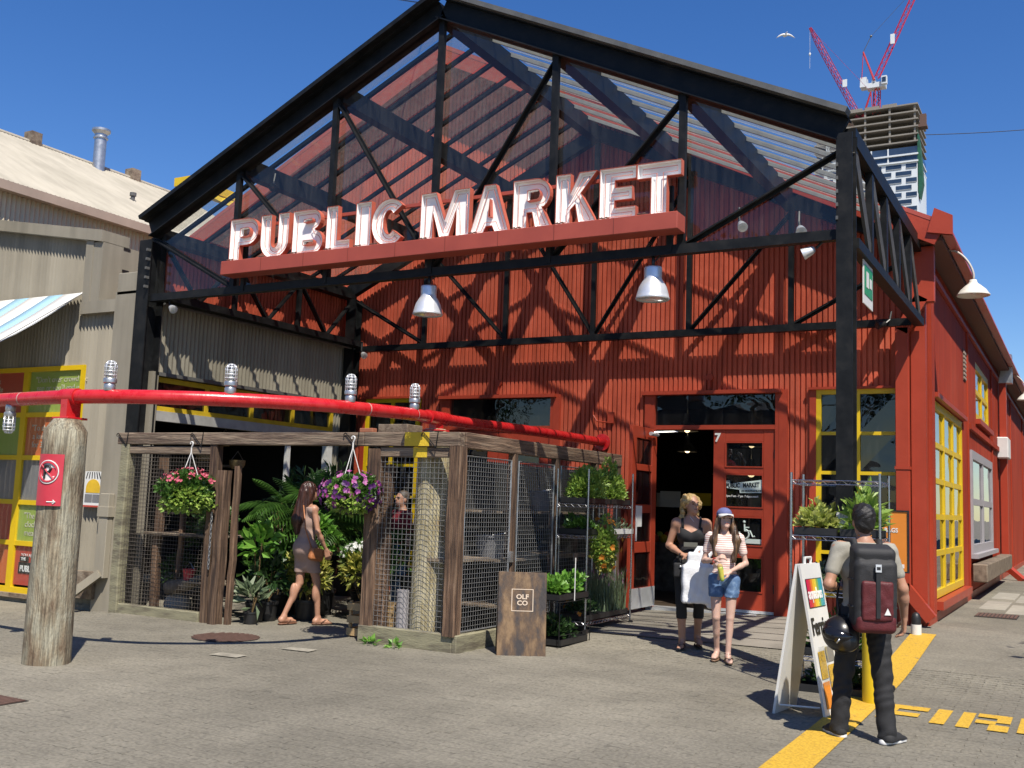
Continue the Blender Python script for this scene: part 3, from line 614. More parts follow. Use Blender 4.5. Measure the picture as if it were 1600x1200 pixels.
# ---- doors
def door_leaf(parent, x0, x1, y, z0, z1, panes, name='door_leaf'):
    m_ = MB(); d0, d1 = y, y+.05; px0, px1 = x0+.175, x1-.165
    m_.bbox((x0, d0, z0), (px0, d1, z1), .004); m_.bbox((px1, d0, z0), (x1, d1, z1), .004)
    zz = [z0]+[z for p in sorted(panes) for z in p]+[z1]
    for k in range(0, len(zz), 2): m_.bbox((px0, d0+.003, zz[k]), (px1, d1-.003, zz[k+1]), .004)
    lf = m_.obj(name, M['redtrim'], parent)
    for a, b in panes:
        m2 = MB(); m2.add([(px0, y+.03, a), (px1, y+.03, a), (px1, y+.03, b), (px0, y+.03, b)], [(0, 1, 2, 3)]); m2.obj('pane', M['winglass'], lf)
        m2 = MB(); t = .018
        for q in (((px0, y-.008, a), (px0+t, y+.02, b)), ((px1-t, y-.008, a), (px1, y+.02, b)), ((px0+t, y-.008, a), (px1-t, y+.02, a+t)), ((px0+t, y-.008, b-t), (px1-t, y+.02, b))): m2.box(*q)
        m2.obj('bead', M['redtrim'], lf)
    return lf
PN = [(2.2, 2.573), (1.62, 2.107), (1.08, 1.498), (.43, .93)]
def door_set(x0, x1, opened):
    zb = gz((x0+x1)/2, YB)
    B('door_jamb', (x0, YB-.03, 0), (x0+.055, YB+.10, 3.27), M['redtrim'], mk); B('door_jamb', (x1-.055, YB-.03, 0), (x1, YB+.10, 3.27), M['redtrim'], mk)
    B('door_head', (x0+.055, YB-.025, 2.75), (x1-.055, YB+.09, 2.815), M['redtrim'], mk)
    B('door_casing', (x1, YB-.035, 0), (x1+.12, YB+.02, 3.32), M['redtrim'], mk); B('door_casing', (x0-.10, YB-.035, 0), (x0, YB+.02, 3.32), M['redtrim'], mk)
    B('door_hood', (x0-.14, YB-.10, 3.27), (x1+.05, YB+.03, 3.325), M['redtrim'], mk)
    m2 = MB(); m2.add([(x0+.055, YB+.03, 2.815), (x1-.055, YB+.036, 2.815), (x1-.055, YB+.032, 3.27), (x0+.055, YB+.03, 3.27)], [(0, 1, 2, 3)]); m2.obj('transom_pane', M['winglass'], mk)
    B('threshold', (x0, YB-.10, zb-.05), (x1, YB+.15, zb+.022), M['alu'], mk)
    xm = (x0+x1)/2
    r_ = door_leaf(mk, xm+.005, x1-.06, YB, zb+.035, 2.745, PN); B('kick_strip', (xm+.01, YB-.006, zb+.035), (x1-.065, YB-.001, zb+.075), M['alu'], r_)
    for z in (.5, 1.5, 2.4): 
        m2 = MB(); m2.tube([(x1-.06, YB-.012, z-.06), (x1-.06, YB-.012, z+.06)], .014, 6); m2.obj('hinge', M['dark'], r_)
    if not opened: door_leaf(mk, x0+.06, xm-.005, YB, zb+.035, 2.745, PN); return r_
    lf = door_leaf(mk, 0, .94, 0, zb+.035, 2.745, PN, 'open_door_leaf')
    R4 = Matrix.Translation((x0+.06, YB-.04, 0)) @ Matrix.Rotation(rad(-90.5), 4, 'Z')
    kp = MB(); kp.box((.004, .052, zb+.035), (.936, .058, .43)); kp.obj('kick_plate', M['alu'], lf); 
    cl = MB(); cl.tube([(.10, .10, 2.66), (.38, .10, 2.66)], .028, 8); cl.tube([(.24, .10, 2.69), (.06, .40, 2.71)], .012, 6); cl.obj('door_closer', M['alu'], lf)
    hd = MB(); hd.tube([(.86, .10, 1.1), (.86, .10, 1.42)], .014, 8); hd.obj('pull_handle', M['alu'], lf)
    nt_ = MB(); nt_.box((.55, .054, 1.30), (.78, .058, 1.60)); nt_.obj('paper_notice', M['white_ink'], lf)
    for o_ in [lf]+list(lf.children): o_.data.transform(R4)
    return r_
dr = door_set(-5.74, -3.80, True); door_set(-9.42, -7.40, False)
B('door_band', (-9.42, YB-.02, 2.70), (-7.40, YB-.01, 2.76), M['redtrim'], mk) if False else None
text('house_number', '7', .17, (-4.745, YB-.012, 2.575), (1, 0, 0), (0, 0, 1), M['white_ink'], dr, .006)
stk = mat('pale_mint_sticker', (.70, .80, .74), .4, .03)
m_ = MB(); m_.prism([[(-4.585, 1.905), (-4.585, 2.01), (-4.52, 2.015), (-4.515, 1.965), (-4.04, 2.03), (-4.035, 1.84), (-4.37, 1.835), (-4.375, 1.88)]], (0, YB+.012, 0), (1, 0, 0), (0, 0, 1), (0, .004, 0)); sd = m_.obj('door_sign', stk, dr)
text('sign_lettering', 'THE', .045, (-4.57, YB+.010, 1.985), (1, 0, .06), (0, 0, 1), M['black_ink'], dr, .001)
text('sign_lettering', 'PUBLIC', .084, (-4.575, YB+.010, 1.908), (1, 0, .03), (0, 0, 1), M['black_ink'], dr, .003, xs=.76)
text('sign_lettering', 'MARKET', .090, (-4.325, YB+.010, 1.915), (1, 0, .06), (0, 0, 1), M['black_ink'], dr, .003, xs=.70)
text('sign_lettering', 'ON GRANVILLE ISLAND', .035, (-4.345, YB+.010, 1.852), (1, 0, .03), (0, 0, 1), M['black_ink'], dr, .001, xs=.8)
text('sign_lettering', 'Open 9 am - 7 pm  7 days a week', .042, (-4.59, YB+.024, 1.775), (1, 0, 0), (0, 0, 1), M['white_ink'], dr, .001, xs=.85)
wc = MB(); cx, cz = -4.27, 1.30
circ = [(cx-.035+.072*math.cos(a), YB+.022, cz-.05+.072*math.sin(a)) for a in [rad(75-k*20) for k in range(15)]]
wc.tube(circ, .012, 6); wc.tube([(cx-.03, YB+.022, cz+.09), (cx-.025, YB+.022, cz-.005), (cx+.055, YB+.022, cz-.005), (cx+.09, YB+.022, cz-.085), (cx+.12, YB+.022, cz-.075)], .013, 6); wc.tube([(cx-.028, YB+.022, cz+.045), (cx+.04, YB+.022, cz+.045)], .010, 6); wc.sphere((cx-.032, YB+.022, cz+.125), .022)
wc.obj('wheelchair_symbol', stk, dr); B('sign_strip', (-4.46, YB+.02, 1.12), (-4.05, YB+.026, 1.185), stk, dr)
def yellow_window(x0, x1):
    w_ = grid_window('front', mk, 'Y', YB-.03, x0, x1, .45, 3.30, 2, 5, M['yellow'], M['winglass'], .065)
    B('window_hood', (x0-.10, YB-.09, 3.30), (x1+.02, YB+.02, 3.335), M['redtrim'], mk); B('window_casing', (x0-.09, YB-.04, .4), (x0, YB+.02, 3.30), M['redtrim'], mk)
yellow_window(-3.28, -2.16); yellow_window(-11.12, -9.98)
# downpipes, bells, boxes
def downpipe(name, pts, w, d, m, parent):
    mm = MB()
    for a, b in zip(pts, pts[1:]): mm.beam(a, b, w, d, (0, 1, 0) if abs(a[1]-b[1]) < 1e-6 else (1, 0, 0))
    return mm.obj(name, m, parent)
dp = MB(); dp.bbox((-2.00, 14.36, 4.42), (-1.70, 14.48, 5.18), .01)
dp.beam((-1.86, 14.42, 4.5), (-2.12, 14.42, 4.05), .17, .12, (0, 1, 0)); dp.bbox((-2.20, 14.36, .62), (-2.03, 14.48, 4.10), .006); dp.beam((-2.11, 14.42, .68), (-1.78, 14.42, .28), .15, .12, (0, 1, 0)); dp.obj('downpipe', M['redtrim'], mk)
B('pipe_strap', (-2.21, 14.35, 2.2), (-2.02, 14.49, 2.24), M['redtrim'], mk)
m_ = MB(); m_.bbox((-1.82, 27.5, .35), (-1.66, 27.75, 5.0), .01); m_.beam((-1.74, 27.62, .5), (-1.35, 27.4, .18), .16, .12, (0, 0, 1)); m_.obj('downpipe', M['redtrim'], mk)
m_ = MB(); m_.prism([[(0, 0), (.3, 0), (.3, .7), (.12, .7)]], (-1.82, 27.45, 4.9), (1, 0, 0), (0, 0, 1), (0, .35, 0)); m_.obj('rainwater_hopper', M['galv'], mk)
for x in (-4.83, -8.43):
    m_ = MB(); m_.lathe([(.055, -.06), (.055, 0)], (0, 0, 0), 14); m_.xf(Matrix.Translation((x, YB-.04, 3.52)) @ Matrix.Rotation(rad(90), 4, 'X')); m_.box((x-.018, YB-.05, 3.34), (x+.018, YB-.02, 3.48)); m_.obj('wall_bell', M['redtrim'], mk, smooth=40)
m_ = MB(); m_.tube([(-6.72, YB-.03, 3.32), (-6.70, YB-.03, 2.98), (-6.62, YB-.05, 2.88), (-6.45, YB-.05, 2.86), (-6.40, YB-.03, 2.95)], .012, 6); m_.obj('conduit', M['redtrim'], mk); B('junction_box', (-6.45, YB-.05, 2.85), (-6.35, YB-.01, 3.02), M['redtrim'], mk)
m_ = MB(); m_.bbox((-1.85, 27.0, 3.05), (-1.60, 27.9, 3.55), .02); tag(m_.obj('junction_box', M['white']), 'white electrical box high on the red side wall', 'box')
m_ = MB(); m_.bbox((-1.80, 20.05, .48), (-1.55, 26.8, .80), .02); tag(m_.obj('timber_bumper', M['wood']), 'weathered grey timber bumper bolted along the red side wall', 'timber')
# ---- inside the hall: lamps and stalls
lampw = emit('warm_hall_lamp', (1, .72, .38), 3.)
for i, (x, y, z) in enumerate(((-6.2, 17.5, 2.95), (-5.35, 18.6, 2.75), (-6.9, 19.5, 2.7), (-5.9, 20.5, 2.3), (-6.5, 20.5, 2.3))):
    t = thing('hall_pendant_lamp', ['pendant lamp nearest the open door inside the hall', 'second pendant lamp inside the dark hall', 'pendant lamp further back on the left inside the hall', 'low lit lamp at the back of the hall, right', 'low lit lamp at the back of the hall, left'][i], 'lamp', (x, y, z), 0, 'lamps inside the market hall')
    m_ = MB(); m_.lathe([(.20, 0), (.15, .10), (.06, .20), (.05, .32)], (0, 0, 0), 16, False); m_.tube([(0, 0, .3), (0, 0, 4.0-z)], .008, 5); m_.obj('shade', M['galv'], t, smooth=True, local=True)
    m_ = MB(); m_.sphere((0, 0, .04), .06 if i < 3 else .085); m_.obj('bulb', lampw, t, smooth=True, local=True)
for i, (x, y, c) in enumerate(((-6.6, 18.2, 'wood'), (-5.2, 19.2, 'wood'), (-7.6, 20.6, 'wood'))):
    t = thing('market_stall', ['low market stall inside the hall to the left of the doorway', 'market stall inside the hall straight behind the doorway', 'market stall deep inside the hall'][i], 'stall', (x, y, .1))
    B('counter', (x-.8, y-.4, .1), (x+.8, y+.4, .95), M[c], t)
    for k in range(9): MB().sphere((x-.7+k*.17, y-.2, 1.02), .08, 8, 6).obj('fruit', [M['orange'], M['greenpanel'], M['redpanel'], M['yellow']][(k+i) % 4], t, smooth=True)
    B('price_board', (x-.5, y+.38, 1.6), (x-.1, y+.40, 1.9), M['white_ink'], t); B('price_board', (x+.15, y+.38, 1.65), (x+.5, y+.40, 1.88), M['yellow'], t); B('post', (x-.75, y+.36, .95), (x-.70, y+.41, 2.2), M['dark'], t)
# ================================================================== taupe shop on the left
gs = thing('taupe_shop', 'taupe corrugated shopfront with sloping parapet and yellow framed poster windows', 'building', (-13, 10, 0))
YG = 9.9
par = lambda x: 5.30+.165*(-12.4-x)
corr(MB(), (0, YG), (1, 0), (0, -1), -17, -12.78, -.3, lambda x: par(x)-.14, [(-17, -12.66, -1, 3.34)], pitch=.075, depth=.04, kind='sine').obj('upper_wall', M['greycorr'], gs, smooth=60)
corr(MB(), (0, YG), (1, 0), (0, -1), -12.78, -12.0, -.3, lambda x: 4.2, [(-12.78, -12.66, -1, 3.34)], pitch=.075, depth=.04, kind='sine').obj('lower_wall', M['greycorr'], gs, smooth=60)
m_ = MB(); m_.prism([[(-17, par(-17)-.17), (-12.42, par(-12.42)-.17), (-12.42, par(-12.42)), (-17, par(-17))]], (0, YG-.10, 0), (1, 0, 0), (0, 0, 1), (0, .5, 0)); m_.obj('parapet_cap', M['greycorr'], gs)
B('parapet_return', (-12.78, YG-.07, 4.25), (-12.62, YG+.06, par(-12.6)-.16), M['greycorr'], gs); B('parapet_return', (-12.62, YG-.06, 4.15), (-12.42, YG+1.6, par(-12.4)-.16), M['greycorr'], gs)
B('flashing_band', (-12.8, YG-.08, 4.08), (-11.95, YG+.05, 4.26), M['greycorr'], gs)
B('corner_pilaster', (-12.02, YG-.10, -.3), (-11.60, YG+.25, 4.35), M['greycorr'], gs)
m_ = MB(); m_.bbox((-12.0, YG-.10, 4.30), (-11.55, YG+.2, 4.62), .01); m_.obj('rainwater_head', M['greycorr'], gs)
for k in range(4):
    z = 5.1-.33*k; m_ = MB(); m_.box((-12.43, YG+.3, z), (-12.41, YG+.42, z+.03)); m_.obj('slot', M['dark'], gs)
B('shutter_box', (-11.58, YG-.02, 4.05), (-11.5, YG+.06, 4.1), M['dark'], gs)
dpz = MB(); dpz.bbox((-11.88, YG-.20, .35), (-11.70, YG-.105, 1.5), .008); dpz.bbox((-11.90, YG-.215, 1.18), (-11.68, YG-.10, 1.32), .004); dpz.beam((-11.79, YG-.16, .42), (-12.1, YG-.36, .12), .17, .10, (0, 0, 1)); dpz.obj('downpipe', M['greycorr'], gs)
B('bumper_board', (-12.62, YG-.16, .05), (-11.95, YG-.055, .42), M['wood'], gs)
# poster window grid
WX = [-17.0, -15.35, -13.95, -12.66]; WZ = [.10, .98, 1.75, 2.62, 3.34]
WZ = [.08, .72, 1.32, 1.98, 2.62, 3.34]
cols = [['orangepanel', 'greypanel', 'redpanel'], ['orangepanel', 'orangepanel', 'redpanel'], ['greenpanel', 'redpanel', 'greenpanel'], ['greypanel', 'greypanel', 'greypanel'], ['redpanel', 'greenpanel', 'orangepanel'], ['orangepanel', 'redpanel', 'greenpanel']]
wf_ = MB(); wf_.box((-17, YG-.02, .0), (-12.66, YG+.06, .08)); wf_.box((-17, YG-.02, 3.27), (-12.66, YG+.06, 3.34)); wf_.box((-12.73, YG-.02, .08), (-12.66, YG+.06, 3.27)); pw = wf_.obj('poster_window', M['yellow'], gs)
for x in WX[1:3]: B('mullion', (x-.06, YG-.02, .08), (x+.06, YG+.05, 3.27), M['yellow'], pw)
for z in WZ[1:5]:
    for a, b in zip(WX, WX[1:]): B('transom_bar', (a+.06, YG-.016, z-.035), (b-.06, YG+.05, z+.035), M['yellow'], pw)
LOREM = {(2, 4): '"Don\'t over crowd the\npan or you\'ll end up\nsteaming', (1, 4): 'cured pork\ncan be made\nthicker and', (2, 3): '"To sharpen\nyour knife\nfor 30 ', (2, 2): '"The\nclock\nmeans', (1, 2): '\nof\nmeat', (1, 3): 'label\nand'}
PC = {(2, 4): 'greenpanel', (1, 4): 'redpanel', (2, 3): 'orangepanel', (1, 3): 'greenpanel', (2, 2): 'greenpanel', (1, 2): 'greypanel', (2, 1): 'greenpanel', (1, 1): 'redpanel', (2, 0): 'redpanel', (1, 0): 'orangepanel'}
PC = {(2, 4): 'greenpanel', (1, 4): 'redpanel', (2, 3): 'orangepanel', (1, 3): 'greenpanel', (2, 2): 'greypanel', (1, 2): 'greypanel', (2, 1): 'greenpanel', (1, 1): 'redpanel', (2, 0): 'redpanel', (1, 0): 'orangepanel'}
LOREM = {(2, 4): '"Don\'t over crowd the\n pan or you\'ll end up\n steaming', (1, 4): 'cured pork\ncan be made\nthicker and', (2, 3): '"To sharpen\n a knife\n for 30', (2, 1): '"The\n clock\n means', (1, 1): '\n of\n is', (2, 0): 'YOU ARE HERE'}
for i in range(3):
    for j in range(5):
        a, b, l, h = WX[i]+.06, WX[i+1]-.06, WZ[j]+.035, WZ[j+1]-.035
        p_ = B('poster_panel', (a, YG+.02, l), (b, YG+.03, h), M[PC.get((i, j), ['greenpanel', 'redpanel', 'orangepanel'][(i+j) % 3])], pw)
        m_ = MB(); m_.add([(a, YG+.004, l), (b, YG+.006, l), (b, YG+.003, h), (a, YG+.005, h)], [(0, 1, 2, 3)]); m_.obj('pane', M['clearglass'], pw)
        if (i, j) in LOREM and (i, j) != (2, 0): text('poster_lettering', LOREM[(i, j)], .125, (a+.12, YG+.017, h-.2), (1, 0, 0), (0, 0, 1), mat('pale_print', (.66, .62, .5), .5) if 'pale_print' not in bpy.data.materials else bpy.data.materials['pale_print'], p_)
        if (i, j) == (2, 0):
            text('poster_lettering', 'YOU ARE HERE', .07, (a+.14, YG+.017, h-.16), (1, 0, 0), (0, 0, 1), M['white_ink'], p_)
            m_ = MB(); m_.box((a+.10, YG+.012, l+.17), (a+.95, YG+.018, l+.33)); m_.box((a+.12, YG+.013, l+.34), (a+.32, YG+.018, l+.42)); m_.obj('poster_plate', M['black_ink'], p_)
            text('poster_lettering', 'PUBLIC MARKET', .12, (a+.14, YG+.009, l+.20), (1, 0, 0), (0, 0, 1), M['white_ink'], p_, .004, xs=.85); text('poster_lettering', 'THE', .06, (a+.15, YG+.009, l+.36), (1, 0, 0), (0, 0, 1), M['white_ink'], p_, .002)
B('sill', (-17, YG-.08, -.06), (-12.6, YG+.02, .0), M['wood'], gs)
corr(MB(), (0, YG-.03), (1, 0), (0, -1), -17, -12.0, -.32, lambda x: -.06, pitch=.075, depth=.04, kind='sine').obj('plinth_sheet', M['greycorr'], gs, smooth=60)
# striped awning
aw = thing('striped_awning', 'white and pale blue striped awning over the poster windows', 'awning', (-15, 9.5, 3.5))
e0, e1 = Vector((-12.8, YG-.04, 4.41)), Vector((-12.8, 8.35, 3.32)); nst = 12
for k in range(nst):
    xa, xb = -12.8-(.78*(k//2)+(.44 if k % 2 else 0)), -12.8-(.78*((k+1)//2)+(.44 if (k+1) % 2 else 0)); m_ = MB()
    vs = []
    for s_ in range(7):
        t = s_/6; p = e0.lerp(e1, t); sg = -.05*math.sin(math.pi*t)
        vs += [(xa, p.y, p.z+sg), (xb, p.y, p.z+sg)]
    vs += [(xa, e1.y-.01, e1.z-.22), (xb, e1.y-.01, e1.z-.22)]
    m_.add(vs, [(2*i, 2*i+1, 2*i+3, 2*i+2) for i in range(7)]); o = m_.obj('stripe', M['canvas'] if k % 2 == 0 else M['skyblue'], aw, smooth=True)
    md = o.modifiers.new('thickness', 'SOLIDIFY'); md.thickness = .006
MB().tube([e0, e1], .014, 6).obj('awning_arm', M['white'], aw); MB().tube([(-17.8, e1.y, e1.z-.02), (-12.8, e1.y, e1.z-.02)], .014, 6).obj('front_rail', M['white'], aw)
# small poster on the wall
po = thing('event_poster', 'small white poster with a yellow sun fixed to the taupe corrugated wall', 'poster', (-12.2, YG-.05, 1.3))
B('sheet', (-12.39, YG-.065, 1.30), (-12.02, YG-.05, 1.80), M['white_ink'], po)
m_ = MB(); m_.prism([[(-12.205+.145*math.cos(rad(a)), 1.56+.13*math.sin(rad(a))) for a in range(0, 181, 15)]+[(-12.35, 1.50), (-12.06, 1.50)][::1]], (0, YG-.070, 0), (1, 0, 0), (0, 0, 1), (0, .004, 0)); m_.obj('sun_print', mat('poster_yellow', (.82, .52, .03)), po)
m_ = MB(); m_.box((-12.36, YG-.070, 1.37), (-12.21, YG-.066, 1.48)); m_.box((-12.20, YG-.070, 1.37), (-12.05, YG-.066, 1.48)); m_.obj('photo_print', M['greypanel'], po)
m_ = MB()
for k in range(6): m_.beam((-12.36+k*.06, YG-.068, 1.70), (-12.33+k*.045, YG-.068, 1.79), .014, .004, (0, 1, 0))
m_.obj('truss_print', M['black_ink'], po); B('footer_print', (-12.39, YG-.069, 1.30), (-12.02, YG-.066, 1.325), M['redpanel'], po)
# ---- taupe return wall under the canopy (faces the passage)
rw = thing('stall_front', 'taupe corrugated stall front with yellow clerestory panes under the canopy', 'building', (-11.5, 12.2, 0))
corr(MB(), (-11.42, 0), (0, 1), (1, 0), 10.02, 14.5, 3.22, lambda u: 4.24, pitch=.078, depth=.03, kind='sine').obj('upper_sheet', M['greycorr'], rw, smooth=60)
B('drip_flashing', (-11.46, 10.02, 3.17), (-11.34, 14.5, 3.22), M['steelgrey'], rw)
grid_window('clerestory', rw, 'X', -11.42, 10.08, 14.05, 2.68, 3.16, 4, 1, mat('yellow_paint_in_shade', (.62, .42, .02), .5), M['winglass'], .07)  # frame yellow darkened, the shade under the canopy put into the colour
B('header_board', (-11.50, 10.05, 2.54), (-11.38, 14.05, 2.68), mat('pale_grey_header', (.42, .41, .38), .7), rw)
B('corner_trim', (-11.50, 9.98, 0), (-11.34, 10.08, 3.22), M['greycorr'], rw)
corr(MB(), (-11.42, 0), (0, 1), (1, 0), 14.05, 14.5, 0, lambda u: 3.2, pitch=.078, depth=.03, kind='sine').obj('end_sheet', M['greycorr'], rw, smooth=60)
B('door_post', (-11.46, 13.85, 0), (-11.36, 14.0, 2.54), M['white'], rw); B('door_post', (-11.46, 12.9, 0), (-11.40, 12.98, 2.54), M['white'], rw)
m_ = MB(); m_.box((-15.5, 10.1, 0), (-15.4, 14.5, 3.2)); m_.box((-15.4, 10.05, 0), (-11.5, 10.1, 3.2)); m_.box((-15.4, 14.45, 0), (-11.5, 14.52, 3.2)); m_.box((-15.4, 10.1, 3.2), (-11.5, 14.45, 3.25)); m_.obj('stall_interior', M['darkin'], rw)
for k, (y, z) in enumerate(((10.8, 1.0), (12.2, 1.2), (11.5, 1.75), (12.6, 2.0))):
    s_ = B('shelf', (-13.2, y-.6, z), (-12.6, y+.6, z+.03), M['wood'], rw)
# ================================================================== canopy
XC, HW, YF, YR = -6.66, 4.72, 9.85, 14.38
cn = thing('entrance_canopy', 'black steel gabled canopy with glazed roof over the market entrance', 'canopy', (XC, YF, 0))
XN = [-11.40, -9.82, -8.23, -6.66, -5.10, -3.59, -1.94]
def zr(x): return 7.46-.47*abs(x-XC)   # rafter centre line
def hcol(x, y, z0, z1, bf, d, t=.016):
    m_ = MB(); m_.box((x-bf/2, y-d/2, z0), (x+bf/2, y-d/2+t, z1)); m_.box((x-bf/2, y+d/2-t, z0), (x+bf/2, y+d/2, z1)); m_.box((x-t/2, y-d/2+t, z0), (x+t/2, y+d/2-t, z1)); m_.box((x-bf/2-.04, y-d/2-.04, z0), (x+bf/2+.04, y+d/2+.04, z0+.02)); return m_.obj('column', M['black'], cn)
hcol(-11.44, YF+.05, -.1, 5.05, .24, .28); hcol(-1.94, YF, 0, 5.20, .15, .20); hcol(-11.30, YR-.06, 0, 5.05, .2, .2)
# sticker on the right column
tag(B('column_sticker', (-2.01, YF-.106, 1.42), (-1.87, YF-.102, 1.60), mat('scuffed_white_label', (.55, .55, .54), .6, .3, 60, thr=(.45, .55)), None), 'small grey printed label stuck on the right canopy column', 'label')
def truss(y, back=False):
    dz = -.06 if back else 0
    for s_, x in ((-1, -11.44), (1, -1.96)):
        a, b = (x, y, zr(x)), (XC, y, zr(XC))
        if back: BM('rafter', a, b, .12, .22, M['black'], cn)
        else:
            m_ = MB(); d = (Vector(b)-Vector(a)).normalized(); n_ = Vector((-d.z, 0, d.x)) if d.x > 0 else Vector((d.z, 0, -d.x))
            m_.beam(a, b, .05, .25, (0, 0, 1)); m_.beam(Vector(a)+n_*.118, Vector(b)+n_*.118, .20, .014); m_.beam(Vector(a)-n_*.118, Vector(b)-n_*.118, .20, .014); m_.obj('rafter', M['black'], cn)
    zc = 4.225+dz
    BM('bottom_chord', (-11.36, y, zc), (-1.99, y, zc), .10, .10, M['black'], cn)
    for i in range(1, 6): BM('truss_post', (XN[i], y, zc+.05), (XN[i], y, zr(XN[i])-.12), .075, .06, M['black'], cn, (0, 1, 0))
    dg = [(0, 1), (1, 2), (2, 3), (4, 3), (5, 4), (6, 5)]
    for t_, b_ in dg: 
        zt = zr(XN[t_])-.15
        m_ = MB(); a, b = Vector((XN[t_], y+.01, zt)), Vector((XN[b_], y+.01, zc+.04)); m_.beam(a, b, .015, .075, (0, 1, 0)); m_.beam(a+Vector((0, .03, 0)), b+Vector((0, .03, 0)), .07, .012, (0, 1, 0)); m_.obj('truss_diagonal', M['black'], cn)
truss(YF); truss(YR, True)
# capping on the front rafters
for s_, x in ((-1, -11.50), (1, -1.90)):
    a, b = Vector((x, YF-.12, zr(x)+.165)), Vector((XC, YF-.12, zr(XC)+.165)); BM('verge_flashing', a, b, .16, .055, M['steelgrey'] if s_ > 0 else M['black'], cn)
for x in XN[1:6]: BM('ridge_beam' if x == XN[3] else 'purlin_beam', (x, YF+.03, zr(x)-.04), (x, YR, zr(x)-.04), .15, .24, M['black'], cn)
for s_ in (1, -1):
    xe = -1.93 if s_ > 0 else -11.46
    BM('eave_beam', (xe, YF+.1, zr(xe)-.03), (xe, YR, zr(xe)-.03), .12, .20, M['black'], cn)
NB = 9; YS = [YF+.08+(YR-YF-.12)*k/NB for k in range(NB+1)]
for s_ in (1, -1):
    xe = -1.90 if s_ > 0 else -11.50
    for k in range(1, NB): BM('glazing_bar', (xe, YS[k], zr(xe)+.10), (XC, YS[k], zr(XC)+.10), .05 if s_ < 0 else .036, .05, M['black'] if s_ < 0 else mat('sunlit_glazing_bar', (.34, .34, .32), .5) if 'sunlit_glazing_bar' not in bpy.data.materials else bpy.data.materials['sunlit_glazing_bar'], cn)  # right slope bars pale: the sun on them put into the colour
    for k in range(NB):
        ya, yb = YS[k]+.03, YS[k+1]-.03; m_ = MB(); z0, z1 = zr(xe)+.142, zr(XC)+.142
        q = [(xe, ya, z0), (xe, yb, z0), (XC+s_*.02, yb, z1), (XC+s_*.02, ya, z1)]
        m_.add(q if s_ > 0 else q[::-1], [(0, 1, 2, 3)]); m_.obj('roof_pane', M['roofglass'], cn)
# gable panes behind the front truss
yg = YF+.065
for i in range(6):
    a, b = XN[i]+.04, XN[i+1]-.04; m_ = MB()
    j = [random.uniform(-.003, .003) for _ in range(3)]
    m_.add([(a, yg+j[0], 4.28), (b, yg+j[1], 4.28), (b, yg+j[2], zr(b)-.13), (a, yg, zr(a)-.13)], [(0, 1, 2, 3)]); m_.obj('gable_pane', M['gableglass'], cn)
# right side truss
XS = -1.90
BM('side_top_rail', (XS, YF+.1, 5.16), (XS, YR, 5.16), .09, .10, M['black'], cn); BM('side_bottom_rail', (XS, YF+.1, 4.16), (XS, YR+.05, 4.16), .12, .10, M['black'], cn)
ny = 5; pY = [YF+.1+(YR-YF-.1)*k/ny for k in range(ny+1)]
for k in range(1, ny): BM('side_post', (XS, pY[k], 4.2), (XS, pY[k], 5.12), .07, .10, M['black'], cn, (0, 1, 0))
for k in range(ny): BM('side_diagonal', (XS+.01, pY[k]+.03, 5.10), (XS+.01, pY[k+1]-.03, 4.22), .16, .03, mat('sunlit_grey_steel', (.085, .082, .076), .6, .2, 6, spec=.25) if 'sunlit_grey_steel' not in bpy.data.materials else bpy.data.materials['sunlit_grey_steel'], cn, (1, 0, 0))  # lighter than the black steel: sunlight on the plates put into the colour
m_ = MB(); m_.box((XS-.05, YF+.12, 5.06), (XS-.045, YR, 5.10)); m_.obj('side_flashing', M['black'], cn)
# left side truss, in front of the return wall
XL = -11.36
BM('side_bottom_rail', (XL+.10, YF+.15, 4.25), (XL+.10, YR, 4.25), .30, .10, M['black'], cn); BM('side_top_rail', (XL, YF+.15, 5.12), (XL, YR, 5.12), .1, .1, M['black'], cn)
nl = 3; pL = [YF+.15+(YR-YF-.15)*k/nl for k in range(nl+1)]
for k in range(1, nl): BM('side_post', (XL, pL[k], 4.3), (XL, pL[k], 5.07), .06, .07, M['black'], cn, (0, 1, 0))
for k in range(nl):
    ym = (pL[k]+pL[k+1])/2
    for a, b in ((pL[k]+.03, ym), (ym, pL[k+1]-.03)):
        up_ = a == pL[k]+.03; BM('side_diagonal', (XL, a, 5.06 if up_ else 4.31), (XL, b, 4.31 if up_ else 5.06), .03, .08, M['black'], cn, (1, 0, 0))
MB().tube([(-11.25, 10.0, 4.17), (-11.25, YR, 4.17)], .018, 6).obj('conduit', M['steelgrey'], cn)
# bolts and cleats on the columns and rafter nodes
for x in (-11.44, -1.94):
    for k in range(5):
        m_ = MB(); z = 4.35+k*.13; m_.box((x+(.10 if x < -5 else -.075), YF-.16 if x < -5 else YF-.118, z), (x+(.13 if x < -5 else -.055), YF-.10, z+.035)); m_.obj('bolt', M['steelgrey'], cn)
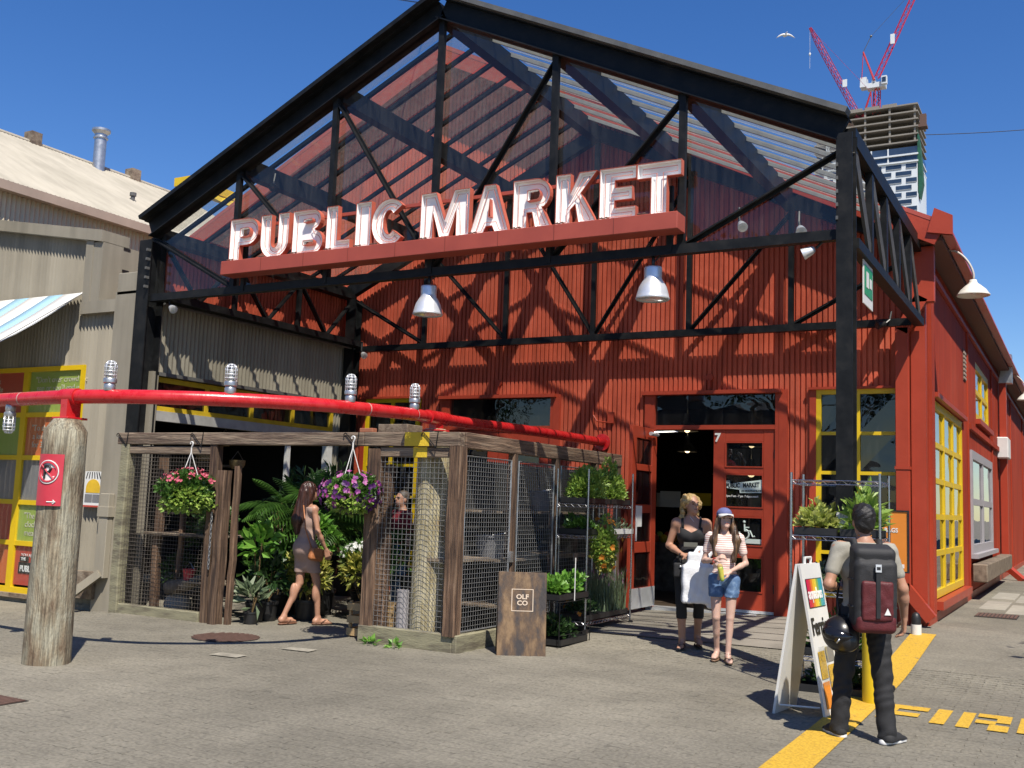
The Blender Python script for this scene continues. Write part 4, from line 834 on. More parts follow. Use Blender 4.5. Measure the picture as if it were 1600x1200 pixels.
# ================================================================== PUBLIC MARKET sign
def arc(cx, cy, rx, ry, a0, a1, n=10): return [(cx+rx*math.cos(rad(a0+(a1-a0)*k/n)), cy+ry*math.sin(rad(a0+(a1-a0)*k/n))) for k in range(n+1)]
def letter(ch, w, h):
    t, th = .175, .14
    if ch in 'PR':
        r = .31*h; y0 = .38*h
        hole = [(t, y0+th*.8)]+arc(w-r-.01, y0+r, r-t+.04, r-th*.85, -90, 90)+[(t, h-th*.9)]
        if ch == 'P': out = [(0, 0), (t, 0), (t, y0)]+arc(w-r, y0+r, r, r, -90, 90)+[(0, h)]
        else: out = [(0, 0), (t, 0), (t, y0-.02), (w*.50, y0-.02), (w-t-.02, 0), (w, 0), (w-.12, y0+.03)]+arc(w-r-.02, y0+r, r, r, -55, 90)+[(0, h)]
        return [out, hole[::-1]]
    if ch == 'U': return [[(0, h)]+arc(w/2, w/2, w/2, w/2, 180, 360, 14)+[(w, h), (w-t, h)]+arc(w/2, w/2, w/2-t, w/2-th, 360, 180, 10)+[(t, h)]]
    if ch == 'B':
        r1, r2 = .27*h, .23*h
        return [[(0, 0)]+arc(w-r1, r1, r1, r1, -90, 78)+arc(w-r1-.02, h-r2, r2, r2, -70, 90)+[(0, h)], ([(t, th*.9)]+arc(w-r1, r1, r1-t+.03, r1-th*.9, -90, 90, 6)+[(t, 2*r1-th*.9)])[::-1], ([(t, h-2*r2+th*.75)]+arc(w-r1-.03, h-r2, r2-t+.05, r2-th*.8, -90, 90, 6)+[(t, h-th*.85)])[::-1]]
    if ch == 'L': return [[(0, 0), (w, 0), (w, th), (t, th), (t, h), (0, h)]]
    if ch == 'I': return [[(0, 0), (w, 0), (w, h), (0, h)]]
    if ch == 'C': return [arc(w*.52, h/2, w*.52, h/2, 42, 318, 22)+arc(w*.52, h/2, w*.52-t, h/2-th, 318, 42, 16)]
    if ch == 'M': return [[(0, 0), (t, 0), (t, .58*h), (w*.40, .06*h), (w*.60, .06*h), (w-t, .58*h), (w-t, 0), (w, 0), (w, h), (w-t*1.2, h), (w/2, .40*h), (t*1.2, h), (0, h)]]
    if ch == 'A': return [[(0, 0), (t, 0), (t+.045, .17*h), (w-t-.045, .17*h), (w-t, 0), (w, 0), (w*.64, h), (w*.36, h)], [(w*.5, .72*h), (w-t-.10, .36*h), (t+.10, .36*h)][::-1][::-1]]
    if ch == 'K': return [[(0, 0), (t, 0), (t, .30*h), (t+.06, .40*h), (w-t-.04, 0), (w, 0), (w*.60, .60*h), (w-.01, h), (w-t-.04, h), (t, .62*h), (t, h), (0, h)]]
    if ch == 'E': return [[(0, 0), (w, 0), (w, th), (t, th), (t, .5*h-th/2), (w*.9, .5*h-th/2), (w*.9, .5*h+th/2), (t, .5*h+th/2), (t, h-th), (w, h-th), (w, h), (0, h)]]
    if ch == 'T': return [[(w/2-t/2, 0), (w/2+t/2, 0), (w/2+t/2, h-th*1.15), (w, h-th*1.15), (w, h), (0, h), (0, h-th*1.15), (w/2-t/2, h-th*1.15)]]
def area(l): return sum(a[0]*b[1]-b[0]*a[1] for a, b in zip(l, l[1:]+l[:1]))/2
def inset(l, d):
    n = len(l); out = []; s_ = 1 if area(l) > 0 else -1
    for i in range(n):
        p, a, b = Vector(l[i]), Vector(l[i-1]), Vector(l[(i+1) % n]); e1, e2 = (p-a), (b-p)
        if e1.length < 1e-5 or e2.length < 1e-5: continue
        e1.normalize(); e2.normalize(); n1, n2 = Vector((-e1.y, e1.x))*s_, Vector((-e2.y, e2.x))*s_; b_ = n1+n2
        if b_.length < .2: continue
        b_.normalize(); out.append(p+b_*min(d/max(.35, b_.dot(n1)), d*2))
    return out
sg = thing('market_sign', 'large red and white channel letter sign reading PUBLIC MARKET', 'sign', (-6.65, 9.7, 4.37))
YS_, YSb = 9.56, 9.80
m_ = MB(); m_.bbox((-9.77, YS_, 4.375), (-3.53, YSb, 4.555), .006); sb_ = m_.obj('sign_box', M['signbox'], sg)
for k in range(1, 9): x = -9.77+6.24*k/9; B('seam', (x-.004, YS_-.003, 4.378), (x+.004, YS_+.01, 4.552), mat('sign_seam', (.24, .045, .03), .6) if 'sign_seam' not in bpy.data.materials else bpy.data.materials['sign_seam'], sb_)
B('conduit_bar', (-9.7, 9.755, 5.02), (-3.6, 9.79, 5.06), M['signbox'], sg)
for x in (-9.6, -8.23, -6.66, -5.1, -3.7): B('bracket', (x-.03, 9.79, 4.2), (x+.03, 9.84, 4.9), M['black'], sg)
LT = list(zip('PUBLICMARKET', [(-9.75, -9.26), (-9.215, -8.745), (-8.68, -8.19), (-8.14, -7.765), (-7.685, -7.455), (-7.445, -6.955), (-6.735, -6.065), (-6.06, -5.54), (-5.495, -5.015), (-4.965, -4.47), (-4.445, -4.03), (-4.02, -3.535)]))
LH = .575
for ch, (xa, xb) in LT:
    w_ = xb-xa; loops = letter(ch, w_, LH); o_ = (xa, 9.735, 4.556)
    if area(loops[0]) < 0: loops[0] = loops[0][::-1]
    loops = [loops[0]]+[l if area(l) < 0 else l[::-1] for l in loops[1:]]
    fm = MB(); fm.prism(loops, o_, (1, 0, 0), (0, 0, 1), (0, .01, 0)); ob = fm.obj('letter', M['letterface'], sg); ob['label'] = 'white channel letter %s with coral rim' % ch
    sd_ = MB()
    for l in loops:
        n = len(l)
        for i in range(n):
            a, b = l[i], l[(i+1) % n]
            sd_.add([(xa+a[0], 9.745, 4.556+a[1]), (xa+b[0], 9.745, 4.556+b[1]), (xa+b[0], 9.672, 4.556+b[1]), (xa+a[0], 9.672, 4.556+a[1])], [(0, 1, 2, 3)])
    rt_ = sd_.obj('letter_rim', M['letterside'], ob); md = rt_.modifiers.new('gauge', 'SOLIDIFY'); md.thickness = .004; md.offset = 0
    il = MB()
    for l in loops:
        q = inset(l, .0062); n = len(q)
        for i in range(n):
            a, b = q[i], q[(i+1) % n]
            il.add([(xa+a.x, 9.733, 4.556+a.y), (xa+b.x, 9.733, 4.556+b.y), (xa+b.x, 9.675, 4.556+b.y), (xa+a.x, 9.675, 4.556+a.y)], [(3, 2, 1, 0)])
    il.obj('letter_lining', M['letterface'], ob)
    nm = MB()
    for l in loops[:1]:
        q = inset(l, .052); pts = [(xa+p.x, 9.705, 4.556+p.y) for p in q]
        if len(pts) > 2: nm.tube(pts+[pts[0]], .0045, 6, False)
    nm.obj('neon_tube', M['neon'], ob, smooth=True)
    cm = MB()
    for k in range(2): cm.tube([(xa+.04+k*.06, 9.66, 4.60), (xa+.04+k*.06, 9.60, 4.575), (xa+.10+k*.05, 9.60, 4.57)], .006, 5)
    cm.obj('tube_clip', M['rust'], ob)
# ================================================================== pendant lamps, floodlights, goosenecks
def pend(x, label):
    t = thing('pendant_lamp', label, 'lamp', (x, YF, 3.72), 0, 'aluminium pendant lamps on the canopy')
    m_ = MB(); m_.lathe([(.172, 0), (.180, .012), (.172, .024), (.165, .06), (.145, .13), (.115, .185), (.095, .215), (.092, .24), (.094, .33), (.088, .345), (.02, .35)], (0, 0, 0), 28, False); m_.obj('shade', M['alu'], t, True, True)
    m_ = MB(); m_.lathe([(.165, .01), (.0005, .012)], (0, 0, 0), 24, False); m_.obj('lens', M['clearglass'], t, True, True)
    m_ = MB(); m_.sphere((0, 0, .10), (.05, .05, .09)); m_.obj('bulb', M['white'], t, True, True)
    m_ = MB(); m_.tube([(0, 0, .34), (0, 0, .46)], .018, 8); m_.tube([(.01, 0, .40), (.09, 0, .47)], .007, 6); m_.obj('stem', M['dark'], t, True, True)
pend(-6.69, 'spun aluminium pendant lamp below the middle of the sign'); pend(-3.89, 'spun aluminium pendant lamp below the right end of the sign')
def flood(label, p, d, white=True):
    t = thing('floodlight', label, 'lamp', p, 0, 'small floodlights on the canopy'); p, d = Vector(p), Vector(d).normalized()
    q = d.to_track_quat('Z', 'Y').to_matrix().to_4x4()
    m_ = MB(); m_.lathe([(.014, -.07), (.03, -.06), (.042, -.03), (.056, .04), (.058, .055), (.047, .058)], (0, 0, 0), 14); m_.xf(Matrix.Translation(p) @ q); m_.obj('head', M['alu'] if white else M['dark'], t, smooth=40)
    m_ = MB(); m_.tube([p-d*.08, p-d*.14+Vector((0, 0, .03)), p-d*.16+Vector((0, .02, .14))], .014, 6); m_.obj('arm', M['dark'], t)
    m_ = MB(); m_.lathe([(.046, .057), (.001, .06)], (0, 0, 0), 14, False); m_.xf(Matrix.Translation(p) @ q); m_.obj('lens', M['clearglass'], t)
flood('small silver floodlight under the left end of the canopy', (-10.93, 9.86, 4.06), (.8, -.3, -.4)); flood('small floodlight under the right end of the canopy beside the column', (-2.30, 9.86, 4.09), (-.8, -.1, -.35))
flood('small silver floodlight in the far left canopy corner', (-10.95, 14.2, 4.04), (.8, -.5, -.5)); flood('dark floodlight at the far right canopy corner', (-2.35, 14.2, 4.12), (-.7, -.6, -.3), False)
flood('dark spotlight on the left purlin behind the gable glass', (-9.55, 10.2, 5.72), (.5, -.6, -.5), False); flood('silver spotlight behind the gable glass right of the sign', (-3.3, 11.0, 4.75), (.4, -.6, -.6))
flood('silver spotlight behind the glass beside the right column', (-2.55, 10.6, 4.52), (.3, -.7, -.6))
def goose(label, p0, p1):
    t = thing('gooseneck_lamp', label, 'lamp', p0, 0, 'gooseneck lamps along the red side wall'); p0, p1 = Vector(p0), Vector(p1)
    pts = []
    for k in range(13):
        a = math.pi*.62*(k/12); f = k/12
    c0, c1 = p0+Vector((.22, 0, .20)), p1+Vector((.06, 0, .36)); e = p1+Vector((0, 0, .21))
    for k in range(15):
        f = k/14; g = 1-f; pts.append(p0*g**3+c0*3*g*g*f+c1*3*g*f*f+e*f**3)
    MB().tube(pts, .016, 8).obj('arm', mat('pale_grey_arm', (.55, .50, .45), .5) if 'pale_grey_arm' not in bpy.data.materials else bpy.data.materials['pale_grey_arm'], t, smooth=True)
    m_ = MB(); m_.lathe([(.212, -.005), (.214, .008), (.20, .02), (.165, .075), (.10, .135), (.06, .165), (.05, .19), (.045, .215), (.015, .22)], p1, 26, False); m_.obj('shade', M['offwhite'], t, True)
    m_ = MB(); m_.sphere(p1+Vector((0, 0, .06)), .05); m_.obj('bulb', M['white'], t, True)
goose('white enamel gooseneck lamp over the near end of the red side wall', (-1.72, 15.15, 5.24), (-1.29, 15.1, 4.62)); goose('white enamel gooseneck lamp far along the red side wall', (-1.72, 29.0, 5.24), (-1.29, 28.9, 4.62))
# hanging green sign
hs = thing('hanging_sign', 'small green and white sign hanging under the right side truss', 'sign', (-1.88, 10.6, 3.7))
B('board', (-1.885, 10.36, 3.66), (-1.875, 10.86, 4.10), M['white'], hs); B('green_field', (-1.874, 10.40, 3.76), (-1.870, 10.82, 4.06), M['greensign'], hs); B('symbol', (-1.869, 10.48, 3.84), (-1.866, 10.60, 4.0), M['white'], hs); B('symbol', (-1.869, 10.66, 3.86), (-1.866, 10.76, 3.96), M['white'], hs)
for y in (10.42, 10.80): MB().tube([(-1.88, y, 4.10), (-1.88, y, 4.14)], .008, 5).obj('hanger', M['rust'], hs)
# ================================================================== red pipe, poles, jar lights
PP = [(-14.5, 6.9, 2.36), (-12.0, 6.52, 2.375), (-10.4, 6.38, 2.385), (-9.3, 6.33, 2.395), (-8.3, 6.28, 2.402), (-7.85, 6.34, 2.405), (-7.45, 6.49, 2.41), (-7.05, 6.78, 2.42), (-6.71, 7.14, 2.429), (-6.43, 7.55, 2.437), (-6.28, 8.1, 2.448), (-6.22, 8.88, 2.466), (-6.31, 9.56, 2.482), (-6.44, 10.5, 2.503), (-6.50, 12.3, 2.545), (-6.53, 14.56, 2.555)]
def smoothpts(P, sub=6):
    P = [Vector(p) for p in P]; out = []
    for i in range(len(P)-1):
        a, b, c, d = P[max(0, i-1)], P[i], P[i+1], P[min(len(P)-1, i+2)]
        for k in range(sub):
            t = k/sub; out.append(.5*((2*b)+(c-a)*t+(2*a-5*b+4*c-d)*t*t+(3*b-a-3*c+d)*t**3))
    return out+[P[-1]]
PIPE = smoothpts(PP); PR = .066
pp = thing('red_pipe', 'glossy red pipe curving from the left over the cages to the market wall', 'pipe', (-8.2, 6.3, 2.3))
MB().tube(PIPE, PR, 20).obj('pipe', M['redpipe'], pp, smooth=True)
def pipe_at(x, y): return min(range(len(PIPE)), key=lambda i: (PIPE[i].x-x)**2+(PIPE[i].y-y)**2)
def collar(i, n=1, r=.078, name='sleeve'):
    MB().tube([PIPE[i-n], PIPE[i], PIPE[i+n]], r, 20).obj(name, M['redpipe'], pp, smooth=40)
def saddle(x, y, ztop, idx):
    c = PIPE[idx]; m_ = MB(); m_.bbox((x-.11, y-.11, ztop), (x+.11, y+.11, ztop+.02), .004); m_.box((x-.045, y-.075, ztop+.02), (x+.045, y+.075, c.z-.03)); m_.obj('saddle_bracket', M['redpipe'], pp)
i1, i2 = pipe_at(-8.22, 6.28), pipe_at(-6.31, 9.58)
collar(i1, 1); collar(i2, 2); saddle(PIPE[i1].x, PIPE[i1].y, 2.19, i1); saddle(PIPE[i2].x, PIPE[i2].y, 2.33, i2)
m_ = MB(); m_.lathe([(.13, 0), (.13, .025)], (0, 0, 0), 20); m_.xf(Matrix.Translation((-6.53, 14.57, 2.555)) @ Matrix.Rotation(rad(90), 4, 'X')); m_.obj('wall_flange', M['redpipe'], pp, smooth=40)
scr = mat('bare_metal_scrape', (.66, .42, .36), .5)
for k in (pipe_at(-9.0, 6.3), pipe_at(-9.25, 6.3), pipe_at(-6.47, 8.2), pipe_at(-6.46, 9.0), pipe_at(-6.46, 9.4)):
    p, q = PIPE[k], PIPE[k].lerp(PIPE[k+1], .09); MB().tube([p, q], PR+.0012, 20, False).obj('scrape', scr, pp)
def jar(label, x, y, down=False):
    k = pipe_at(x, y); p = PIPE[k]; s_ = -1 if down else 1
    t = thing('caged_jar_light', label, 'lamp', (p.x, p.y, p.z+s_*PR*.8), 0, 'caged jar lights on the red pipe'); b = MB(); c = MB(); g = MB()
    pr = [(.048, 0), (.052, .02), (.052, .055), (.045, .065), (.060, .075), (.062, .10), (.056, .115)]
    if down: pr = [(r*.9, -z) for r, z in pr]
    b.lathe(pr, (0, 0, 0), 18); b.obj('base', M['galv'], t, 40, True)
    gp = [(.043, .11), (.043, .22), (.036, .25), (.01, .262)]; g.lathe([(r, z*s_) for r, z in gp], (0, 0, 0), 14, False); g.obj('glass_jar', M['clearglass'], t, True, True)
    for k in range(8):
        a = 2*math.pi*k/8; c.tube([(.052*math.cos(a), .052*math.sin(a), .11*s_), (.052*math.cos(a), .052*math.sin(a), .235*s_), (.03*math.cos(a), .03*math.sin(a), .272*s_)], .0045, 5)
    for z in (.145, .18, .215, .245, .272):
        r = .053 if z < .24 else (.05 if z < .26 else .03); c.tube([(r*math.cos(2*math.pi*q/16), r*math.sin(2*math.pi*q/16), z*s_) for q in range(17)], .0045, 5, False)
    c.obj('cage', M['alu'], t, True, True); bb = MB(); bb.sphere((0, 0, .17*s_), (.025, .025, .05)); bb.obj('bulb', M['white'], t, True, True)
jar('caged jar light standing on the pipe above the poster wall', -7.78, 6.36); jar('caged jar light standing on the pipe above the left mesh cage', -6.90, 6.95); jar('caged jar light on the pipe above the purple hanging basket', -6.28, 8.0); jar('caged jar light on the pipe nearest the cage pole', -6.22, 9.0); jar('caged jar light hanging below the pipe left of the timber pole', -9.08, 6.32, True)
def pole(name, label, x, y, r0, r1, z1, seed, m='pole'):
    rg = random.Random(seed); m_ = MB(); n, rings = 28, 14; vs = []
    for i in range(rings+1):
        z = z1*i/rings-.02
        for k in range(n):
            a = 2*math.pi*k/n; r = (r0+(r1-r0)*i/rings)*(1+.018*math.sin(3*a+seed)+.012*math.sin(9*a+i*.7)+rg.uniform(-.006, .006)); vs.append((x+r*math.cos(a), y+r*math.sin(a), z))
    for k in range(n): a = 2*math.pi*k/n; vs.append((x+r1*.62*math.cos(a), y+r1*.62*math.sin(a), z1+.09))
    m_.add(vs, [(i*n+k, i*n+(k+1) % n, (i+1)*n+(k+1) % n, (i+1)*n+k) for i in range(rings+1) for k in range(n)]+[tuple((rings+1)*n+k for k in range(n))])
    return tag(m_.obj(name, M[m], smooth=50), label, 'pole')
pole('timber_pole', 'thick bleached timber pole carrying the red pipe in the left foreground', -8.17, 6.24, .205, .188, 2.10, 2)
pole('timber_pole', 'thick yellowish timber pole inside the right mesh cage, coloured lighter for the sun on it', -6.33, 9.58, .20, .185, 2.27, 5, 'sunlit_pole')
ns = thing('no_parking_sign', 'faded red no parking sign wrapped on the front timber pole', 'sign', (-8.1, 6.05, 1.4))
ca, cr_ = math.atan2(-6.24, 8.17), .213
def onpole(a, z, r=cr_): return (-8.17+r*math.cos(ca+a), 6.24+r*math.sin(ca+a), z)
def wrap(mb, a0, a1, z0, z1, r, n=8): mb.add([onpole(a0+(a1-a0)*k/n, z, r) for k in range(n+1) for z in (z0, z1)], [(2*k, 2*k+2, 2*k+3, 2*k+1) for k in range(n)])
m_ = MB(); wrap(m_, -1.2, .02, 1.40, 1.86, .213); m_.obj('plate', M['signred'], ns, smooth=True)
def ringpts(ac, zc, ra, rz, r, n=28): return [onpole(ac+ra*math.cos(2*math.pi*k/n), zc+rz*math.sin(2*math.pi*k/n), r) for k in range(n+1)]
def discpole(ac, zc, ra, rz, r, m, name):
    mb = MB(); mb.add([onpole(ac, zc, r)]+ringpts(ac, zc, ra, rz, r)[:-1], [(0, 1+k, 1+(k+1) % 28) for k in range(28)]); mb.obj(name, m, ns)
discpole(-.62, 1.70, .44, .098, .2155, M['white_ink'], 'disc')
MB().tube(ringpts(-.62, 1.70, .46, .102, .216), .006, 5, False).obj('ring', M['white_ink'], ns); MB().tube(ringpts(-.62, 1.70, .40, .086, .217), .010, 5, False).obj('ring', M['signred'], ns)
m_ = MB(); m_.tube([onpole(-.75, 1.64, .219), onpole(-.75, 1.76, .219)], .011, 6); m_.tube([onpole(-.75, 1.755, .219), onpole(-.55, 1.755, .219), onpole(-.47, 1.73, .219), onpole(-.55, 1.70, .219), onpole(-.75, 1.70, .219)], .011, 6); m_.obj('letter_p', M['black_ink'], ns)
MB().tube([onpole(-.92, 1.765, .222), onpole(-.62, 1.70, .222), onpole(-.32, 1.635, .222)], .008, 5).obj('slash', M['signred'], ns)
m_ = MB(); m_.tube([onpole(-.55, 1.435, .217), onpole(-.22, 1.435, .217)], .005, 5); m_.tube([onpole(-.30, 1.452, .217), onpole(-.20, 1.435, .217), onpole(-.30, 1.418, .217)], .005, 5); m_.obj('arrow', M['white_ink'], ns)
# ================================================================== foliage tools
def leaf(mb, p, d, nrm, ln, wd, fold=.18, droop=0.):
    d = d.normalized(); s_ = d.cross(nrm)
    if s_.length < 1e-3: s_ = d.cross(Vector((1, .3, .2)))
    s_.normalize(); n_ = s_.cross(d)
    a, b, c, e = p, p+d*ln*.5+s_*wd/2+n_*fold*wd, p+d*ln-n_*droop*ln, p+d*ln*.5-s_*wd/2+n_*fold*wd
    i = len(mb.v); mb.v += [V3(a), V3(b), V3(c), V3(e)]; mb.f += [(i, i+1, i+2), (i, i+2, i+3)]; mb.mi += [mb.m]*2
def rdir(rg): 
    z = rg.uniform(-1, 1); a = rg.uniform(0, 2*math.pi); r = math.sqrt(1-z*z); return Vector((r*math.cos(a), r*math.sin(a), z))
def bush(mb, c, r, n, ln, wd, rg, shell=.45, upb=.5, lumps=6, zmin=-1., droop=.15):
    c = Vector(c); L_ = [(rdir(rg), rg.uniform(.6, 1.15)) for _ in range(lumps)]
    for _ in range(n):
        d = rdir(rg)
        if d.z < zmin: d.z = -d.z
        k = max(.72, max(max(0, d.dot(l))**3*s_ for l, s_ in L_)*1.12)
        f = (shell+(1-shell)*math.sqrt(rg.random()))*k
        p = c+Vector((d.x*r[0], d.y*r[1], d.z*r[2]))*f
        g = (d+rdir(rg)*.7+Vector((0, 0, upb*.6))).normalized(); nn = (Vector((0, 0, 1))*upb+rdir(rg)*.6+d*.5)
        s_ = rg.uniform(.65, 1.25); leaf(mb, p, g, nn, ln*s_, wd*s_, droop=droop)
def blades(mb, c, n, ln, wd, rg, spread=.5, seg=3, curve=.5, r0=.03):
    for _ in range(n):
        a = rg.uniform(0, 2*math.pi); sp = rg.uniform(.1, spread); L_ = ln*rg.uniform(.65, 1.1); p = Vector(c)+Vector((math.cos(a), math.sin(a), 0))*rg.uniform(0, r0)
        d = Vector((math.cos(a)*sp, math.sin(a)*sp, 1)).normalized(); s_ = Vector((-math.sin(a), math.cos(a), 0)); vs = []
        for k in range(seg+1):
            w = wd*(1-(k/seg))**.7/2+.0008; vs += [p-s_*w, p+s_*w]; p = p+d*(L_/seg); d = (d+Vector((math.cos(a), math.sin(a), -.35))*curve/seg).normalized()
        mb.add(vs, [(2*k, 2*k+1, 2*k+3, 2*k+2) for k in range(seg)])
def palm(mb, c, n, ln, rg, el=(.35, 1.2)):
    for q in range(n):
        a = 2*math.pi*q/n+rg.uniform(-.3, .3); e = rg.uniform(*el); d = Vector((math.cos(a)*math.cos(e), math.sin(a)*math.cos(e), math.sin(e))); p = Vector(c); L_ = ln*rg.uniform(.8, 1.1); N_ = 16; s_ = Vector((-math.sin(a), math.cos(a), 0))
        for k in range(N_):
            p2 = p+d*(L_/N_); mb.tube([p, p2], .004, 3, False)
            if k > 2:
                w = math.sin(math.pi*(k/N_)*.9+.25)*L_*.36
                for sg_ in (1, -1): leaf(mb, p, (s_*sg_+d*.75+Vector((0, 0, -.25))), Vector((0, 0, 1)), w, .022, .1, .2)
            p = p2; d = (d+Vector((0, 0, -.085))).normalized()
def _lm(*a, **k): return leafmat(*a, **k)
LM = {'green': leafmat('mid_green_leaf', (.05, .13, .022), (.11, .24, .04)), 'lime': leafmat('lime_leaf', (.20, .35, .05), (.44, .58, .12)), 'dark': leafmat('dark_green_leaf', (.022, .06, .018), (.055, .12, .03)), 'var': leafmat('yellow_green_leaf', (.12, .19, .03), (.60, .55, .12)), 'chart': leafmat('chartreuse_leaf', (.36, .44, .07), (.60, .62, .20)), 'grey': leafmat('grey_green_leaf', (.13, .19, .10), (.24, .30, .17)),
      'basil': leafmat('basil_leaf', (.10, .28, .03), (.24, .46, .07)), 'pink': leafmat('pink_petal', (.62, .07, .14), (.80, .22, .28)), 'purple': leafmat('purple_petal', (.16, .02, .20), (.52, .12, .46)), 'magenta': leafmat('magenta_petal', (.45, .03, .26), (.68, .30, .58)), 'deep': leafmat('deep_purple_petal', (.05, .008, .09), (.13, .02, .18)), 'orangef': leafmat('orange_petal', (.80, .20, .02), (.86, .42, .05)), 'whitef': leafmat('white_petal', (.75, .76, .72), (.85, .86, .82)), 'brown': leafmat('dry_leaf', (.14, .09, .04), (.30, .2, .09))}
def pot(parent, c, r, h, m='dark', local=False):
    m_ = MB(); m_.lathe([(r*.78, 0), (r*.98, h*.86), (r*1.06, h*.87), (r*1.06, h), (r*.94, h), (r*.92, h*.9)], c, 18, False); m_.obj('pot', M[m] if isinstance(m, str) else m, parent, smooth=40, local=local)
    m_ = MB(); m_.lathe([(r*.93, h*.91), (.001, h*.93)], c, 14, False); m_.obj('soil', M['soil'], parent, local=local)
def plant(name, label, loc, pr, ph, r, n, ln, wd, leafm, cat='plant', shell=.45, flowers=None, potm='dark', seed=0, group='potted plants in the plant stall', zc=None, kind='bush', stems=5, zmin=-.6, nf=20, fs=.045):
    rg = random.Random(seed*7+3); t = thing(name, label, cat, loc, 0, group)
    c = Vector(loc); pot(t, c, pr, ph, potm); zc = ph+r[2]*.8 if zc is None else zc; m_ = MB()
    if kind == 'bush': bush(m_, c+Vector((0, 0, zc)), r, n, ln, wd, rg, shell, zmin=zmin)
    elif kind == 'blade': blades(m_, c+Vector((0, 0, ph*.9)), n, ln, wd, rg, r[0], r0=pr*.8)
    elif kind == 'palm': palm(m_, c+Vector((0, 0, zc)), n, ln, rg)
    m_.obj('foliage', LM[leafm], t)['kind'] = 'stuff'
    if stems:
        s_ = MB()
        for k in range(stems):
            a = rg.uniform(0, 6.28); e = c+Vector((math.cos(a)*r[0]*.45, math.sin(a)*r[1]*.45, zc+r[2]*rg.uniform(-.1, .4))); s_.tube([c+Vector((rg.uniform(-.3, .3)*pr, rg.uniform(-.3, .3)*pr, ph*.9)), c.lerp(e, .5)+Vector((0, 0, ph*.3)), e], .005+.003*pr, 5)
        s_.obj('stem', LM['brown'], t)
    if flowers:
        f_ = MB()
        for k in range(nf):
            d = rdir(rg); d.z = abs(d.z)*.8+.1; p = c+Vector((d.x*r[0], d.y*r[1], zc+d.z*r[2]))*1 if False else c+Vector((d.x*r[0]*.95, d.y*r[1]*.95, zc+d.z*r[2]*.98)); flower(f_, p, d, fs*rg.uniform(.7, 1.2), rg)
        f_.obj('flower', LM[flowers], t)['kind'] = 'stuff'
    return t
def flower(mb, p, d, s_, rg, np_=5):
    d = d.normalized(); x = d.cross(Vector((.3, .2, .9))).normalized(); y = d.cross(x)
    for k in range(np_):
        a = 2*math.pi*k/np_+rg.random(); leaf(mb, p, (x*math.cos(a)+y*math.sin(a)+d*.35), d, s_*.62, s_*.55, .05)
# ================================================================== hanging baskets
def basket(label, c, r, flist, seed, fol='green', nf=60, zflow=.2, hook=(0, 0, .62)):
    rg = random.Random(seed); c = Vector(c); t = thing('hanging_basket', label, 'hanging basket', c-Vector((0, 0, r*.55)), 0)
    m_ = MB(); m_.lathe([(r*.30, -r*.62), (r*.48, -r*.25), (r*.52, 0), (r*.48, .0), (r*.3, -.02)], c, 18); m_.obj('pot', M['dark'], t, smooth=True)
    m_ = MB(); bush(m_, c+Vector((0, 0, r*.05)), (r, r, r*.66), 2300, .062, .044, rg, .5, .4, 9, -.9); m_.obj('foliage', LM[fol], t)['kind'] = 'stuff'
    if fol == 'green': m_ = MB(); bush(m_, c+Vector((r*.15, -r*.2, -r*.12)), (r*.95, r*.9, r*.62), 900, .058, .042, rg, .75, .4, 6, -.9); m_.obj('foliage', LM['lime'], t)['kind'] = 'stuff'
    for fm_, cnt, zlo, zhi, fs in flist:
        f_ = MB()
        for k in range(cnt):
            a = rg.uniform(0, 6.283); z = rg.uniform(zlo, zhi); rr = math.sqrt(max(.05, 1-z*z)); d = Vector((rr*math.cos(a), rr*math.sin(a), z)); p = c+Vector((d.x*r*1.02, d.y*r*1.02, d.z*r*.74+r*.05))
            if fm_ == 'pink':
                for q in range(5): flower(f_, p+rdir(rg)*.03, d+rdir(rg)*.5, fs*.7, rg)
            else: flower(f_, p, d, fs, rg)
        f_.obj('flower', LM[fm_], t)['kind'] = 'stuff'
    hk = c+Vector(hook); m_ = MB()
    for k in range(3): a = 2*math.pi*k/3+.4; m_.tube([c+Vector((r*.5*math.cos(a), r*.5*math.sin(a), 0)), hk-Vector((0, 0, .10))], .005, 5)
    m_.obj('hanger', M['white'], t)
    m_ = MB(); m_.tube([hk-Vector((0, 0, .11)), hk-Vector((0, 0, .05))]+[hk+Vector((.022*math.sin(q*.5), 0, .022-.022*math.cos(q*.5)-.02)) for q in range(2, 11)], .009, 6); m_.obj('hook', M['white'], t)
basket('hanging basket of green foliage topped with pink geraniums', (-9.55, 9.08, 1.53), .38, [('pink', 34, .50, .98, .06)], 4)
basket('hanging basket of purple and magenta petunias', (-7.08, 9.08, 1.60), .345, [('purple', 30, -.3, .9, .06), ('magenta', 46, -.6, .95, .055), ('deep', 60, -.8, .5, .065), ('whitef', 5, -.2, .6, .04)], 9, 'green')
